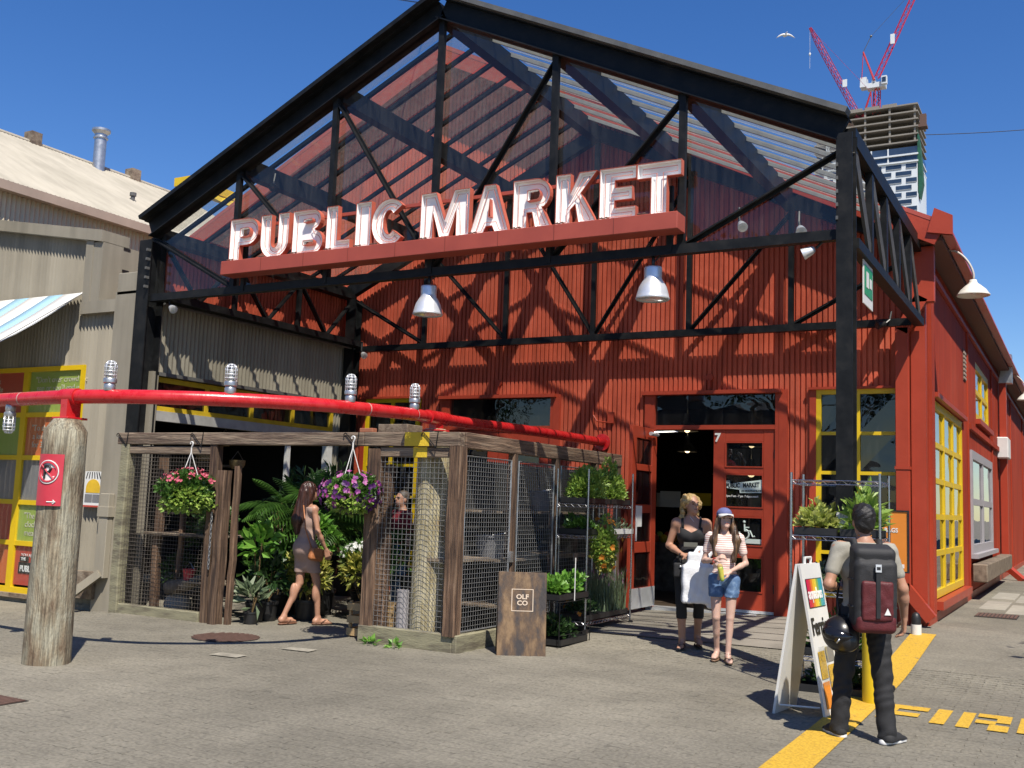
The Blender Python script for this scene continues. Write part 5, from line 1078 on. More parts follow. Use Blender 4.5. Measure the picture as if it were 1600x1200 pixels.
# ================================================================== mesh cages
def wiremesh(parent, o, u, w, z0, z1, sp=.05, r=.0023, name='wire_mesh', m='wire'):
    o, u = Vector(o), Vector(u).normalized(); m_ = MB(); n = int(round(w/sp)); k = int(round((z1-z0)/sp)); pn = u.cross(Vector((0, 0, 1)))
    for i in range(n+1): p = o+u*(w*i/n); m_.tube([(p.x, p.y, z0), (p.x, p.y, z1)], r, 4, False)
    for j in range(k+1):
        z = z0+(z1-z0)*j/k; q = o+pn*r*1.8; e = q+u*w; m_.tube([(q.x, q.y, z), (e.x, e.y, z)], r, 4, False)
    ob = m_.obj(name, M[m], parent); ob['kind'] = 'stuff'; return ob
def post(parent, x, y, w, d, z0, z1, m='woodv', seed=0, name='post'):
    rg = random.Random(seed); m_ = MB(); n = 10; vs = []
    for i in range(n+1):
        z = z0+(z1-z0)*i/n; j = [rg.uniform(-.006, .006) for _ in range(4)]; c = .012
        ring = [(-w/2+c, -d/2), (w/2-c, -d/2), (w/2, -d/2+c), (w/2, d/2-c), (w/2-c, d/2), (-w/2+c, d/2), (-w/2, d/2-c), (-w/2, -d/2+c)]
        vs += [(x+a+j[0]+.006*math.sin(i*.9+seed), y+b+j[1], z) for a, b in ring]
    m_.add(vs, [(i*8+k, i*8+(k+1) % 8, (i+1)*8+(k+1) % 8, (i+1)*8+k) for i in range(n) for k in range(8)]+[tuple(range(8))[::-1], tuple(n*8+k for k in range(8))])
    return m_.obj(name, M[m], parent)
YC = 9.3
cg = thing('mesh_cage', 'weathered timber and wire mesh cage on the left behind the pink basket', 'cage', (-10.1, YC, 0))
post(cg, -10.92, YC, .15, .14, -.05, 2.15, 'plank', 1); post(cg, -9.36, YC+.01, .12, .12, 0, 2.15, 'woodv', 2); post(cg, -9.17, YC-.02, .13, .14, 0, 1.84, 'woodv', 3); post(cg, -9.05, YC+.08, .07, .08, 0, 1.9, 'woodv', 4)
m_ = MB(); m_.bbox((-10.85, YC-.05, -.04), (-9.43, YC+.05, .12), .01); m_.obj('bottom_rail', M['plank'], cg); m_ = MB(); m_.bbox((-10.85, YC-.04, 2.03), (-9.41, YC+.04, 2.13), .008); m_.obj('top_rail', M['woodh'], cg)
wiremesh(cg, (-10.84, YC-.02, 0), (1, 0, 0), 1.42, .12, 2.03, .049, m='wiredark'); wiremesh(cg, (-9.30, YC, 0), (1, 0, 0), .09, .1, 1.8, .03)
wiremesh(cg, (-10.86, YC+.1, 0), (0, 1, 0), .55, .1, 2.05, .05, m='wiredark')
B('diagonal_brace', (-11.04, YC+.05, 1.60), (-11.0, YC+.12, 2.1), M['dark'], cg)
for k, (x, y, w) in enumerate(((-10.6, 9.62, .10), (-10.32, 9.75, .07), (-10.05, 9.9, .05))): post(cg, x, y, w, w, 0, 2.0-.25*k, 'woodv', 20+k)
m_ = MB(); m_.bbox((-10.75, 9.5, 1.0), (-9.5, 10.1, 1.03), .004); m_.obj('shelf', M['wood'], cg); m_ = MB(); m_.bbox((-10.0, 9.5, .42), (-9.4, 10.0, .45), .004); m_.obj('shelf', M['wood'], cg)
for k in range(13):
    m_ = MB(); zk = 1.3-.052*k; pts = [(-9.27+(.012*math.cos(q*math.pi/4) if k % 2 else 0), YC-.085+(0 if k % 2 else .012*math.cos(q*math.pi/4)), zk+.032*math.sin(q*math.pi/4)) for q in range(9)]; m_.tube(pts, .0045, 5, False); m_.obj('chain_link', M['galv'], cg)
# timber header beam over both cages
hb = thing('timber_beam', 'long weathered timber beam resting across both mesh cages', 'beam', (-8.5, YC, 2.15))
m_ = MB(); m_.bbox((-11.07, YC-.06, 2.15), (-7.06, YC+.06, 2.30), .008); m_.obj('beam_length', M['woodh'], hb); m_ = MB(); m_.bbox((-7.055, YC-.06, 2.148), (-5.80, YC+.06, 2.302), .008); m_.obj('beam_length', M['woodh'], hb)
ypaint = mat('worn_yellow_timber_paint', (.72, .50, .03), .7, .1, 9, .4, 40, dark=(.35, .26, .1), thr=(.25, .42)); B('painted_band', (-6.50, YC-.0635, 2.15), (-6.18, YC-.0605, 2.30), ypaint, hb)
for k, x in enumerate((-10.86, -9.52, -7.12, -6.06)):
    m_ = MB(); f_ = YC-.075; m_.tube([(x, f_, 2.30), (x-.02, f_, 2.13)], .006, 5); m_.tube([(x-.02, f_, 2.13), (x-.16, f_, 2.27)]+[(x-.19+.022*math.cos(q*.7), f_, 2.268+.022*math.sin(q*.7)) for q in range(7)], .006, 5); m_.obj('hook_bracket', M['black'], hb)
B('loose_board', (-7.7, YC-.03, 2.302), (-7.35, YC+.05, 2.325), M['white'], hb) if False else None
m_ = MB(); m_.bbox((-6.95, YC+.05, 2.304), (-6.55, YC+.35, 2.40), .005); tag(m_.obj('timber_offcut', M['wood']), 'pale timber offcut lying on the beam under the red pipe', 'timber')
m_ = MB(); m_.bbox((-7.15, YC-.03, 2.303), (-6.97, YC+.06, 2.35), .005); tag(m_.obj('timber_offcut', M['terracotta']), 'small reddish timber block lying on the beam left of the pipe saddle', 'timber')
c2g = thing('mesh_cage', 'timber and wire mesh cage with a low plank base on the right of the passage', 'cage', (-6.0, 10.5, 0))
m_ = MB(); m_.bbox((-7.02, YC-.05, -.02), (-5.80, YC+.05, .19), .01); m_.obj('base_plank', M['plank'], c2g); m_ = MB(); m_.bbox((-5.80, YC-.05, -.02), (-5.74, 10.28, .185), .01); m_.obj('base_plank', M['plank'], c2g)
post(c2g, -6.93, YC+.03, .17, .15, .17, 2.12, 'woodv', 5); post(c2g, -6.80, YC+.10, .09, .1, .17, 1.95, 'woodv', 6); post(c2g, -5.84, YC, .15, .15, .17, 2.15, 'woodv', 7)
m_ = MB(); m_.bbox((-6.85, YC-.03, 2.03), (-5.92, YC+.05, 2.14), .008); m_.obj('top_rail', M['woodh'], c2g); B('painted_band', (-6.40, YC-.033, 2.03), (-6.22, YC-.0305, 2.14), ypaint, c2g)
wiremesh(c2g, (-6.84, YC-.01, 0), (1, 0, 0), .93, .19, 2.03, .055)
XR = -5.84
m_ = MB(); m_.bbox((XR-.05, YC+.07, 2.14), (XR+.05, 13.62, 2.31), .008); m_.obj('side_beam', M['woody'], c2g)
for k, y in enumerate((10.5, 11.6, 12.8, 13.58)): post(c2g, XR, y, .09, .10, 0, 2.14, 'woodv', 30+k)
for k, (a, b) in enumerate(((YC+.10, 10.43), (10.57, 11.53), (11.68, 12.73), (12.88, 13.52))):
    z0 = .2 if k == 0 else .12
    wiremesh(c2g, (XR+.03, a+.03, 0), (0, 1, 0), b-a-.06, z0, 2.05, .05)
    m2 = MB(); m2.tube([(XR+.03, a+.02, z0), (XR+.03, b-.02, z0), (XR+.03, b-.02, 2.06), (XR+.03, a+.02, 2.06), (XR+.03, a+.02, z0)], .013, 6); m2.obj('panel_frame', M['galv'], c2g)
B('latch', (XR+.03, 10.40, .9), (XR+.07, 10.47, 1.02), M['galv'], c2g)
for i, (y, z, c) in enumerate(((9.8, .92, 'wood'), (12.1, .92, 'wood'))): B('inner_shelf', (XR-.55, y-.4, z), (XR-.06, y+.4, z+.03), M[c], c2g)
# things inside the right cage
cyl = MB(); cyl.lathe([(.075, 0), (.075, .58), (.055, .58), (.055, .46)], (-6.60, 9.50, .0), 20); tag(cyl.obj('cardboard_tube', mat('grey_tube', (.36, .34, .35), .7, .1), smooth=40), 'grey tube standing beside the pole inside the right cage', 'tube')
cr = thing('wooden_crate', 'small pale wooden slat crate by the passage edge of the right cage', 'crate', (-7.15, 9.75, 0))
pale = mat('pale_crate_wood', (.45, .30, .14), .7, .15, 10, .3, orand=.1)
for z in (.02, .16, .30):
    B('slat', (-7.38, 9.52, z), (-6.75, 9.54, z+.08), pale, cr); B('slat', (-7.38, 9.94, z), (-6.75, 9.96, z+.08), pale, cr); B('slat', (-7.39, 9.545, z), (-7.37, 9.935, z+.08), pale, cr)
for x, y in ((-7.37, 9.545), (-6.78, 9.545), (-7.37, 9.905), (-6.78, 9.905)): B('corner_post', (x, y, 0), (x+.03, y+.03, .4), pale, cr)
su = thing('storage_shelf', 'slatted storage shelf with added dark panels standing for the shade inside the right mesh cage', 'shelf', (-6.3, 12.0, 0))
B('back_panel', (-6.62, 10.55, 0), (-6.58, 13.5, 2.08), M['darkin'], su); B('dark_end_sheet', (-6.575, 13.46, 0), (-5.95, 13.5, 2.08), M['darkin'], su)  # dark sheets added to hide the bright wall where only shade belongs
for z in (.35, .88, 1.45):
    for q in range(6): B('slat', (-6.57+q*.10, 10.56, z), (-6.50+q*.10, 13.45, z+.025), M['wood'], su)
for i, (y, z, c, l) in enumerate(((10.85, .91, 'greypanel', 'grey plastic tub on the middle board of the storage shelf'), (11.35, .38, 'dark', 'black plastic tub on the low board of the storage shelf'), (12.2, 1.48, 'greypanel', 'grey tub on the top board of the storage shelf'), (12.9, .91, 'dark', 'black tub at the far end of the storage shelf'))):
    t = thing('plastic_tub', l, 'tub', (-6.3, y, z)); m_ = MB(); m_.lathe([(.15, 0), (.19, .24), (.205, .245), (.205, .265), (.185, .265), (.15, .02)], (-6.3, y, z), 18); m_.obj('bowl', M[c], t, smooth=40); m_ = MB(); m_.tube([(-6.3, y-.19, z+.25), (-6.1, y, z+.3), (-6.3, y+.19, z+.25)], .006, 5); m_.obj('handle', M['galv'], t)
bkt = thing('red_bucket', 'small red bucket on the shelf inside the left cage', 'bucket', (-9.98, 9.6, .45)); m_ = MB(); m_.lathe([(.06, 0), (.085, .14), (.09, .145), (.08, .145), (.06, .02)], (-9.98, 9.6, .45), 16); m_.obj('bowl', M['signred'], bkt, smooth=40); m_ = MB(); m_.tube([(-10.06, 9.6, .59), (-9.98, 9.6, .68), (-9.9, 9.6, .59)], .004, 5); m_.obj('handle', M['galv'], bkt)
stn = MB(); bush_v = []
stn.sphere((-10.25, 9.7, .12), (.2, .16, .16), 12, 8); tag(stn.obj('white_stone', M['concrete'], smooth=True), 'pale rounded stone on the floor of the left cage', 'stone')
dw = MB(); dw.tube([(-10.3, 9.55, .33), (-10.0, 9.62, .40), (-9.7, 9.6, .52)], [.09, .08, .03], 8); tag(dw.obj('driftwood', M['wood'], smooth=True), 'short log of driftwood lying in the left cage', 'log')
# weeds at the plank base
for i, (x, y, l) in enumerate(((-6.78, 9.17, 'small green weed at the plank base of the right cage, the left one'), (-6.45, 9.14, 'small green weed at the plank base of the right cage, the right one'))):
    m_ = MB(); bush(m_, (x, y, .03), (.10, .06, .05), 26, .07, .04, random.Random(i), .2); tag(m_.obj('weed', LM['basil']), l, 'weed')
# ================================================================== wire racks
def rack(name, label, x0, x1, y0, y1, zs, h, zg):
    t = thing(name, label, 'rack', ((x0+x1)/2, (y0+y1)/2, zg))
    for x in (x0, x1):
        for y in (y0, y1):
            m_ = MB(); m_.tube([(x, y, zg+.05), (x, y, zg+h)], .0125, 8); [m_.tube([(x, y, zg+z), (x, y, zg+z+.006)], .0145, 8) for z in np.arange(.15, h, .05)]; p_ = m_.obj('post', M['chrome'], t)
            m_ = MB(); m_.lathe([(.03, 0), (.03, .05)], (0, 0, 0), 12); m_.xf(Matrix.Translation((x+.02, y, zg+.035)) @ Matrix.Rotation(rad(90), 4, 'X')); m_.obj('castor', M['dark'], p_)
    for z in zs:
        z += zg; m_ = MB()
        for zz in (z, z-.035):
            m_.tube([(x0, y0, zz), (x1, y0, zz), (x1, y1, zz), (x0, y1, zz), (x0, y0, zz)], .0045, 5)
        for a, b in (((x0, y0), (x1, y0)), ((x1, y0), (x1, y1)), ((x0, y1), (x1, y1)), ((x0, y0), (x0, y1))):
            L_ = math.hypot(b[0]-a[0], b[1]-a[1]); n = int(L_/.045); m_.tube([(a[0]+(b[0]-a[0])*k/n, a[1]+(b[1]-a[1])*k/n, z-(.035 if k % 2 else 0)) for k in range(n+1)], .003, 4, False)
        if x1-x0 > y1-y0: [m_.tube([(x, y0, z), (x, y1, z)], .0028, 4, False) for x in np.arange(x0, x1, .03)]
        else: [m_.tube([(x0, y, z), (x1, y, z)], .0028, 4, False) for y in np.arange(y0, y1, .03)]
        m_.obj('shelf', M['chrome'], t)
    return t
def tray(parent, a, b, h=.06, m='dark'):
    x0, y0, z = a; x1, y1 = b; m_ = MB(); t_ = .008; m_.box((x0, y0, z), (x1, y1, z+.006)); m_.box((x0, y0, z), (x1, y0+t_, z+h)); m_.box((x0, y1-t_, z), (x1, y1, z+h)); m_.box((x0, y0+t_, z), (x0+t_, y1-t_, z+h)); m_.box((x1-t_, y0+t_, z), (x1, y1-t_, z+h)); m_.obj('tray', M[m], parent)
rack('wire_rack', 'chromed wire rack of plants on castors against the right cage', -5.72, -5.30, 11.45, 12.85, (.14, 1.17, 1.55), 1.98, gz(-5.5, 12.1))
gr = 'plants on the left wire rack'; zR = gz(-5.5, 12.1)
def trayplant(name, label, x0, x1, y0, y1, z, hgt, n, ln, wd, lm, seed, cat='plant tray', group=None, trm='dark', fl=None, nf=14, over=.05, zmin=-.2, kind='bush'):
    t = thing(name, label, cat, ((x0+x1)/2, (y0+y1)/2, z), 0, group); tray(t, (x0, y0, z), (x1, y1), .07, trm); rg = random.Random(seed); m_ = MB(); c = ((x0+x1)/2, (y0+y1)/2, z+.075); r = ((x1-x0)/2+over, (y1-y0)/2+over, hgt*.86)
    if kind == 'bush': bush(m_, c, r, n, ln, wd, rg, .12, .8, 12, 0.)
    else:
        for k in range(n): blades(m_, (rg.uniform(x0, x1), rg.uniform(y0, y1), z+.06), 1, hgt*1.1, wd, rg, .35, 3, .2)
    m_.obj('foliage', LM[lm], t)['kind'] = 'stuff'
    if fl:
        f_ = MB()
        for k in range(nf):
            d = rdir(rg); d.z = abs(d.z); flower(f_, Vector(c)+Vector((d.x*r[0]*.95, d.y*r[1]*.95, d.z*r[2]*.9)), d, .055, rg)
        f_.obj('flower', LM[fl], t)['kind'] = 'stuff'
    return t
trayplant('herb_tray', 'bushy pale green herbs filling the top shelf of the left rack, near half', -5.70, -5.32, 11.5, 12.15, zR+1.56, .60, 2300, .062, .034, 'lime', 1, over=.10, group=gr)
trayplant('herb_tray', 'bushy pale green herbs filling the top shelf of the left rack, far half', -5.70, -5.32, 12.2, 12.82, zR+1.56, .62, 2300, .06, .034, 'lime', 2, over=.10, group=gr)
trayplant('green_tray', 'small leafy seedlings on the middle shelf of the left rack', -5.70, -5.32, 11.48, 11.85, zR+1.18, .22, 380, .06, .035, 'green', 3, group=gr)
trayplant('white_trough', 'white trough of small green plants at the far end of the middle shelf', -5.68, -5.30, 12.25, 12.9, zR+1.18, .18, 420, .04, .02, 'grey', 4, group=gr, trm='white')
nz = thing('trailing_nasturtium', 'trailing nasturtium with orange flowers spilling off the middle shelf', 'plant', (-5.36, 11.95, zR+1.18)); pot(nz, Vector((-5.36, 11.95, zR+1.18)), .11, .13, 'terracotta'); rg = random.Random(8); m_ = MB(); bush(m_, (-5.28, 11.9, zR+1.05), (.20, .24, .36), 700, .055, .05, rg, .3, .4, 8); m_.obj('foliage', LM['lime'], nz)['kind'] = 'stuff'
m_ = MB(); bush(m_, (-5.26, 11.88, zR+.92), (.16, .2, .26), 260, .05, .045, rg, .5); m_.obj('foliage', LM['var'], nz)['kind'] = 'stuff'; f_ = MB()
for k in range(16): d = rdir(rg); flower(f_, Vector((-5.26, 11.9, zR+1.08))+Vector((d.x*.2, d.y*.24, d.z*.34)), d+Vector((.5, -.5, 0)), .075, rg)
f_.obj('flower', LM['orangef'], nz)['kind'] = 'stuff'
lv = trayplant('lavender_tray', 'tall grey green lavender in black pots on the bottom shelf of the left rack', -5.70, -5.32, 12.1, 12.82, zR+.15, .50, 420, .05, .010, 'grey', 5, group=gr, kind='blade'); rg = random.Random(31); m_ = MB()
for k in range(60): leaf(m_, Vector((rg.uniform(-5.7, -5.32), rg.uniform(12.1, 12.8), zR+rg.uniform(.52, .68))), Vector((rg.uniform(-.2, .2), rg.uniform(-.2, .2), 1)), Vector((1, 0, 0)), .06, .016)
m_.obj('flower', LM['magenta'], lv)['kind'] = 'stuff'
trayplant('marigold_tray', 'black pots with orange marigolds on the near bottom shelf of the left rack', -5.70, -5.30, 11.5, 12.05, zR+.15, .26, 380, .06, .02, 'dark', 6, group=gr, fl='orangef', nf=7)
# basil on a low black stand behind the OLF board
bs = thing('plant_stand', 'low black wire stand holding basil behind the brown board', 'plant stand', (-5.35, 10.75, 0))
m_ = MB()
for y in (10.35, 11.15):
    m_.tube([(-5.62, y, .02), (-5.62, y, .5), (-5.1, y, .5), (-5.1, y, .02)], .006, 6)
for x in (-5.62, -5.36, -5.1): m_.tube([(x, 10.35, .5), (x, 11.15, .5)], .005, 5); m_.tube([(x, 10.35, .14), (x, 11.15, .14)], .005, 5)
m_.obj('frame', M['black'], bs)
trayplant('basil_tray', 'bright green basil in a tray on the low stand, left of the price stick', -5.6, -5.12, 10.38, 10.78, .51, .24, 520, .075, .05, 'basil', 11, group='basil on the low stand'); trayplant('basil_tray', 'bright green basil in a tray on the low stand, right of the price stick', -5.6, -5.12, 10.8, 11.14, .51, .26, 520, .075, .05, 'basil', 12, group='basil on the low stand')
ps = thing('price_stick', 'thin white price stick with a round black tag among the basil', 'price tag', (-5.1, 10.7, .5)); MB().tube([(-5.1, 10.72, .5), (-5.1, 10.72, .98)], .006, 6).obj('stick', M['white'], ps); m_ = MB(); m_.box((-5.115, 10.68, .94), (-5.10, 10.77, 1.03)); m_.obj('tag', M['dark'], ps)
trayplant('dark_tray', 'dark leafy plants in black crates on the ground below the basil', -5.62, -5.1, 10.4, 11.1, .02, .34, 420, .07, .035, 'dark', 13)
# right rack behind the column
zq = gz(-2, 9.8)
rack('wire_rack', 'chromed wire rack with chartreuse plants behind the right canopy column', -2.38, -1.60, 9.58, 10.05, (.30, .88, 1.375, 1.88), 1.95, zq); gq = 'plants on the right wire rack'
trayplant('chartreuse_tray', 'tray of chartreuse leaves on the left of the upper shelf of the right rack', -2.36, -1.98, 9.6, 10.03, zq+1.38, .22, 520, .075, .055, 'chart', 15, group=gq); trayplant('leafy_tray', 'tray of broad green leaves on the right of the upper shelf of the right rack', -1.95, -1.62, 9.6, 10.03, zq+1.38, .38, 260, .15, .06, 'lime', 16, group=gq)
trayplant('pale_tray', 'tray of pale rosettes on the middle shelf of the right rack', -2.36, -2.0, 9.6, 10.03, zq+.89, .16, 300, .06, .04, 'grey', 17, group=gq); trayplant('orange_tray', 'tray of seedlings in orange flower on the middle shelf of the right rack', -1.98, -1.62, 9.6, 10.03, zq+.89, .3, 380, .06, .03, 'green', 18, group=gq, fl='orangef', nf=10)
trayplant('fern_tray', 'tray of feathery green plants on the lower shelf of the right rack', -2.36, -1.62, 9.6, 10.03, zq+.31, .42, 900, .06, .02, 'green', 19, group=gq); trayplant('ground_tray', 'dark green plants standing on the ground under the right rack', -2.34, -1.64, 9.5, 10.0, zq+.0, .26, 420, .06, .03, 'dark', 20, group=gq)
# ================================================================== boards and bollards
ol = thing('sandwich_board', 'scuffed brown wooden sandwich board with OLF CO in a thin square', 'sandwich board', (-5.16, 9.6, 0), rad(33))
bw = mat('scuffed_brown_board', (.13, .08, .045), .6, .3, 6, .4, 50, stretch=(1, 1, .4), dark=(.05, .042, .04), col2=(.26, .165, .085), thr=(.40, .60), detail=12)
R5 = Matrix.Rotation(rad(-7), 4, 'X'); R6 = Matrix.Translation((0, .30, 0)) @ Matrix.Rotation(rad(10), 4, 'X')
m_ = MB(); m_.bbox((-.255, 0, .0), (.255, .018, .86), .004); m_.xf(R5); m_.obj('front_panel', bw, ol, local=True); m_ = MB(); m_.bbox((-.255, -.018, .0), (.255, 0, .85), .004); m_.xf(R6); m_.obj('back_panel', bw, ol, local=True)
cream = mat('cream_stencil', (.72, .58, .44), .6, .05); m_ = MB(); q = .115; cz_ = .57; t_ = .008
for a, b in (((-q, -.004, cz_-q), (q, -.001, cz_-q+t_)), ((-q, -.004, cz_+q-t_), (q, -.001, cz_+q)), ((-q, -.004, cz_-q+t_), (-q+t_, -.001, cz_+q-t_)), ((q-t_, -.004, cz_-q+t_), (q, -.001, cz_+q-t_))): m_.box(a, b)
m_.xf(R5); m_.obj('square_outline', cream, ol, local=True)
for s_, x, z in (('OLF', 0, cz_+.012), ('CO', 0, cz_-.052)):
    o_ = text('lettering', s_, .068, (x, -.003, z), (1, 0, 0), (0, 0, 1), cream, ol, .002, align='CENTER', xs=1.1, local=True); o_.data.transform(R5)
# ferries A-board
fb = thing('ferry_a_board', 'white A-frame board for Ferries with a rainbow striped logo', 'sandwich board', (-2.0, 8.55, 0)); wp = mat('white_board_plastic', (.80, .79, .75), .35, .04)
T0, T1 = Vector((-2.03, 8.38, 1.17)), Vector((-1.98, 8.84, 1.17)); LF0, LF1 = Vector((-2.19, 8.32, 0)), Vector((-2.13, 8.78, 0)); RF0, RF1 = Vector((-1.83, 8.40, 0)), Vector((-1.78, 8.86, 0))
def panel(name, a0, a1, b0, b1, m, th=.02, parent=fb):
    n_ = (a1-a0).cross(b0-a0).normalized()*th; m_ = MB(); m_.add([a0, a1, b1, b0, a0+n_, a1+n_, b1+n_, b0+n_], [(3, 2, 1, 0), (4, 5, 6, 7), (0, 1, 5, 4), (1, 2, 6, 5), (2, 3, 7, 6), (3, 0, 4, 7)]); return m_.obj(name, m, parent)
panel('left_leaf', T0, T1, LF0, LF1, wp); rl = panel('right_leaf', T1, T0, RF1, RF0, wp)
def onleaf(u, v, off=.023):   # u along width 0..1 near->far, v from top 0..1
    a, b = T0.lerp(T1, u), RF0.lerp(RF1, u); nrm = (T1-T0).cross(RF0-T0).normalized(); nrm = nrm if nrm.x > 0 else -nrm; return a.lerp(b, v)+nrm*off
def leafquad(name, u0, u1, v0, v1, m, off): MB().add([onleaf(u0, v1, off), onleaf(u1, v1, off), onleaf(u1, v0, off), onleaf(u0, v0, off)], [(0, 1, 2, 3)]).obj(name, m, rl)
leafquad('logo_border', .10, .92, .10, .295, M['black_ink'], .024)
for k, c in enumerate(((.62, .02, .08), (.65, .05, .06), (.75, .22, .03), (.80, .50, .04), (.80, .60, .06), (.25, .42, .10), (.05, .38, .38), (.05, .33, .42))):
    leafquad('logo_stripe', .12+.0975*k, .12+.0975*(k+1), .105, .29, mat('logo_stripe_%d' % k, c, .4, .03), .0255)
ux_ = (T1-T0).normalized(); uy_ = (T0-RF0).normalized()
text('lettering', 'aquabus', .125, onleaf(.13, .235, .027), ux_, uy_, M['white_ink'], rl, .003, xs=.80); text('lettering', 'Ferries', .19, onleaf(.04, .47, .026), ux_, uy_, M['black_ink'], rl, .004, xs=.78)
for u0, u1, v0, v1, c in ((.12, .45, .58, .76, 'yellowline'), (.50, .9, .56, .66, 'greypanel'), (.50, .9, .68, .84, 'yellowline'), (.12, .45, .78, .95, 'orange')): leafquad('map_print', u0, u1, v0, v1, M[c], .026)
leafquad('leaflet_pocket', .08, .5, .55, .80, M['clearglass'], .04)
m_ = MB(); c0 = T0.lerp(T1, .35); c1 = T0.lerp(T1, .65); m_.tube([c0, c0+Vector((0, 0, .05)), c1+Vector((0, 0, .05)), c1], .012, 6); m_.obj('handle', wp, fb)
MB().tube([LF0.lerp(T0, .06)+Vector((.02, .03, 0)), RF0.lerp(T0, .06)+Vector((-.02, .03, 0))], .008, 5).obj('spreader', wp, fb)
ob_ = thing('orange_sign_board', 'tall orange sign board about reusable bags in the shade by the corner', 'sign board', (-2.25, 14.15, .9)); B('panel', (-2.70, 14.16, .88), (-2.03, 14.19, 1.64), M['orange'], ob_)
m_ = MB(); m_.box((-2.72, 14.15, .86), (-2.01, 14.20, .88)); m_.box((-2.72, 14.15, 1.64), (-2.01, 14.20, 1.66)); m_.box((-2.72, 14.15, .88), (-2.70, 14.20, 1.64)); m_.box((-2.03, 14.15, .88), (-2.01, 14.20, 1.64)); m_.obj('frame', M['dark'], ob_); m_ = MB(); m_.tube([(-2.62, 14.20, .1), (-2.62, 14.20, .9)], .015, 6); m_.tube([(-2.1, 14.20, .1), (-2.1, 14.20, .9)], .015, 6); m_.obj('leg', M['dark'], ob_)
text('lettering', 'NEW\nREUSABLE\nSHOPPING BAGS', .078, (-2.66, 14.157, 1.53), (1, 0, 0), (0, 0, 1), M['white_ink'], ob_, .002, xs=.88); B('logo_patch', (-2.12, 14.157, .92), (-2.07, 14.16, .97), M['white_ink'], ob_)
bl = thing('yellow_bollard', 'bright yellow steel bollard guarding the right canopy column', 'bollard', (-1.60, 9.36, 0)); m_ = MB(); m_.lathe([(.115, 0), (.115, .80), (.10, .87), (.06, .905), (.001, .915)], (-1.60, 9.36, 0), 22, False); m_.obj('tube', mat('bright_yellow_enamel', (.86, .62, .02), .4, .05), bl, smooth=40)
sm = thing('small_bollard', 'short bollard with white base and black domed cap at the wall corner', 'bollard', (-1.86, 13.62, gz(-1.86, 13.6))); zz = gz(-1.86, 13.6); m_ = MB(); m_.lathe([(.062, 0), (.062, .13)], (-1.86, 13.62, zz), 18); m_.obj('base', M['white'], sm, smooth=40); m_ = MB(); m_.lathe([(.056, .13), (.056, .21), (.045, .25), (.025, .272), (.001, .277)], (-1.86, 13.62, zz), 18, False); m_.obj('cap', M['dark'], sm, smooth=40)
# ================================================================== plant stall in the passage
P = plant
P('palm', 'tall potted palm with arching fronds left of the passage', (-9.0, 11.0, 0), .2, .34, (.5, .5, .5), 16, .95, .02, 'green', 'palm', kind='palm', zc=1.15, stems=9, seed=1); P('palm', 'second potted palm deeper in the stall behind the first', (-9.9, 11.9, 0), .2, .34, (.5, .5, .5), 16, 1.0, .02, 'dark', 'palm', kind='palm', zc=1.2, stems=9, seed=2)
P('croton', 'yellow variegated croton bush in a black pot near the left cage', (-8.72, 10.42, 0), .17, .26, (.34, .34, .36), 620, .12, .05, 'var', seed=3); P('rubber_plant', 'dark glossy rubber plant in a black pot beside the left cage post', (-9.0, 10.0, 0), .13, .24, (.24, .24, .34), 150, .17, .08, 'dark', seed=4); P('young_fig', 'slim plant with big bright leaves just behind the left cage post', (-9.02, 9.80, 0), .12, .24, (.22, .22, .30), 90, .19, .10, 'basil', seed=5, zc=.92)
P('peace_lily', 'pale striped plant in a small black pot on the ground by the left cage', (-8.90, 9.60, 0), .09, .15, (.15, .15, .18), 60, .19, .06, 'grey', seed=6); P('leafy_bush', 'dense dark green bush in the middle of the stall', (-8.7, 11.6, 0), .2, .3, (.42, .42, .5), 800, .12, .05, 'dark', seed=7); P('leafy_bush', 'broad green bush at the back of the stall', (-9.5, 12.6, 0), .2, .3, (.5, .5, .6), 800, .13, .05, 'green', seed=8, zc=1.0)
P('hydrangea', 'white hydrangea in bloom at waist height in the stall', (-8.35, 11.0, .42), .16, .2, (.28, .28, .22), 300, .10, .06, 'green', flowers='whitef', seed=9, nf=70, fs=.07); P('flax', 'spiky flax with upright blades left of the walking woman', (-8.05, 10.95, 0), .15, .26, (.5, .5, .5), 60, 1.15, .028, 'green', kind='blade', seed=10, stems=0)
P('philodendron', 'philodendron with large lobed leaves low in the stall', (-9.35, 10.5, 0), .18, .28, (.36, .36, .36), 200, .2, .1, 'green', seed=11); P('variegated_bush', 'tall yellow speckled bush right of the walking woman', (-8.0, 12.4, .25), .2, .3, (.40, .40, .46), 800, .1, .045, 'var', seed=12); P('jade_bush', 'dark round bush in front of the white door post', (-8.75, 13.3, .3), .2, .3, (.45, .4, .4), 620, .1, .05, 'dark', seed=13)
P('climber', 'leafy climber on a stake inside the left cage', (-9.75, 9.75, 0), .13, .25, (.3, .24, .26), 420, .06, .045, 'green', seed=14, zc=1.18); P('trailing_fern', 'pale trailing plant on the shelf inside the left cage', (-9.75, 9.72, 1.03), .1, .12, (.32, .22, .16), 320, .055, .04, 'grey', seed=15, zc=.1); P('leafy_bush', 'tall dark bush at the rear left of the stall', (-10.5, 12.2, 0), .2, .3, (.5, .5, .7), 760, .14, .06, 'dark', seed=16, zc=1.2); P('leafy_bush', 'bushy plant filling the stall beside the taupe wall', (-10.5, 13.4, 0), .2, .3, (.5, .5, .6), 700, .14, .06, 'green', seed=17, zc=.9)
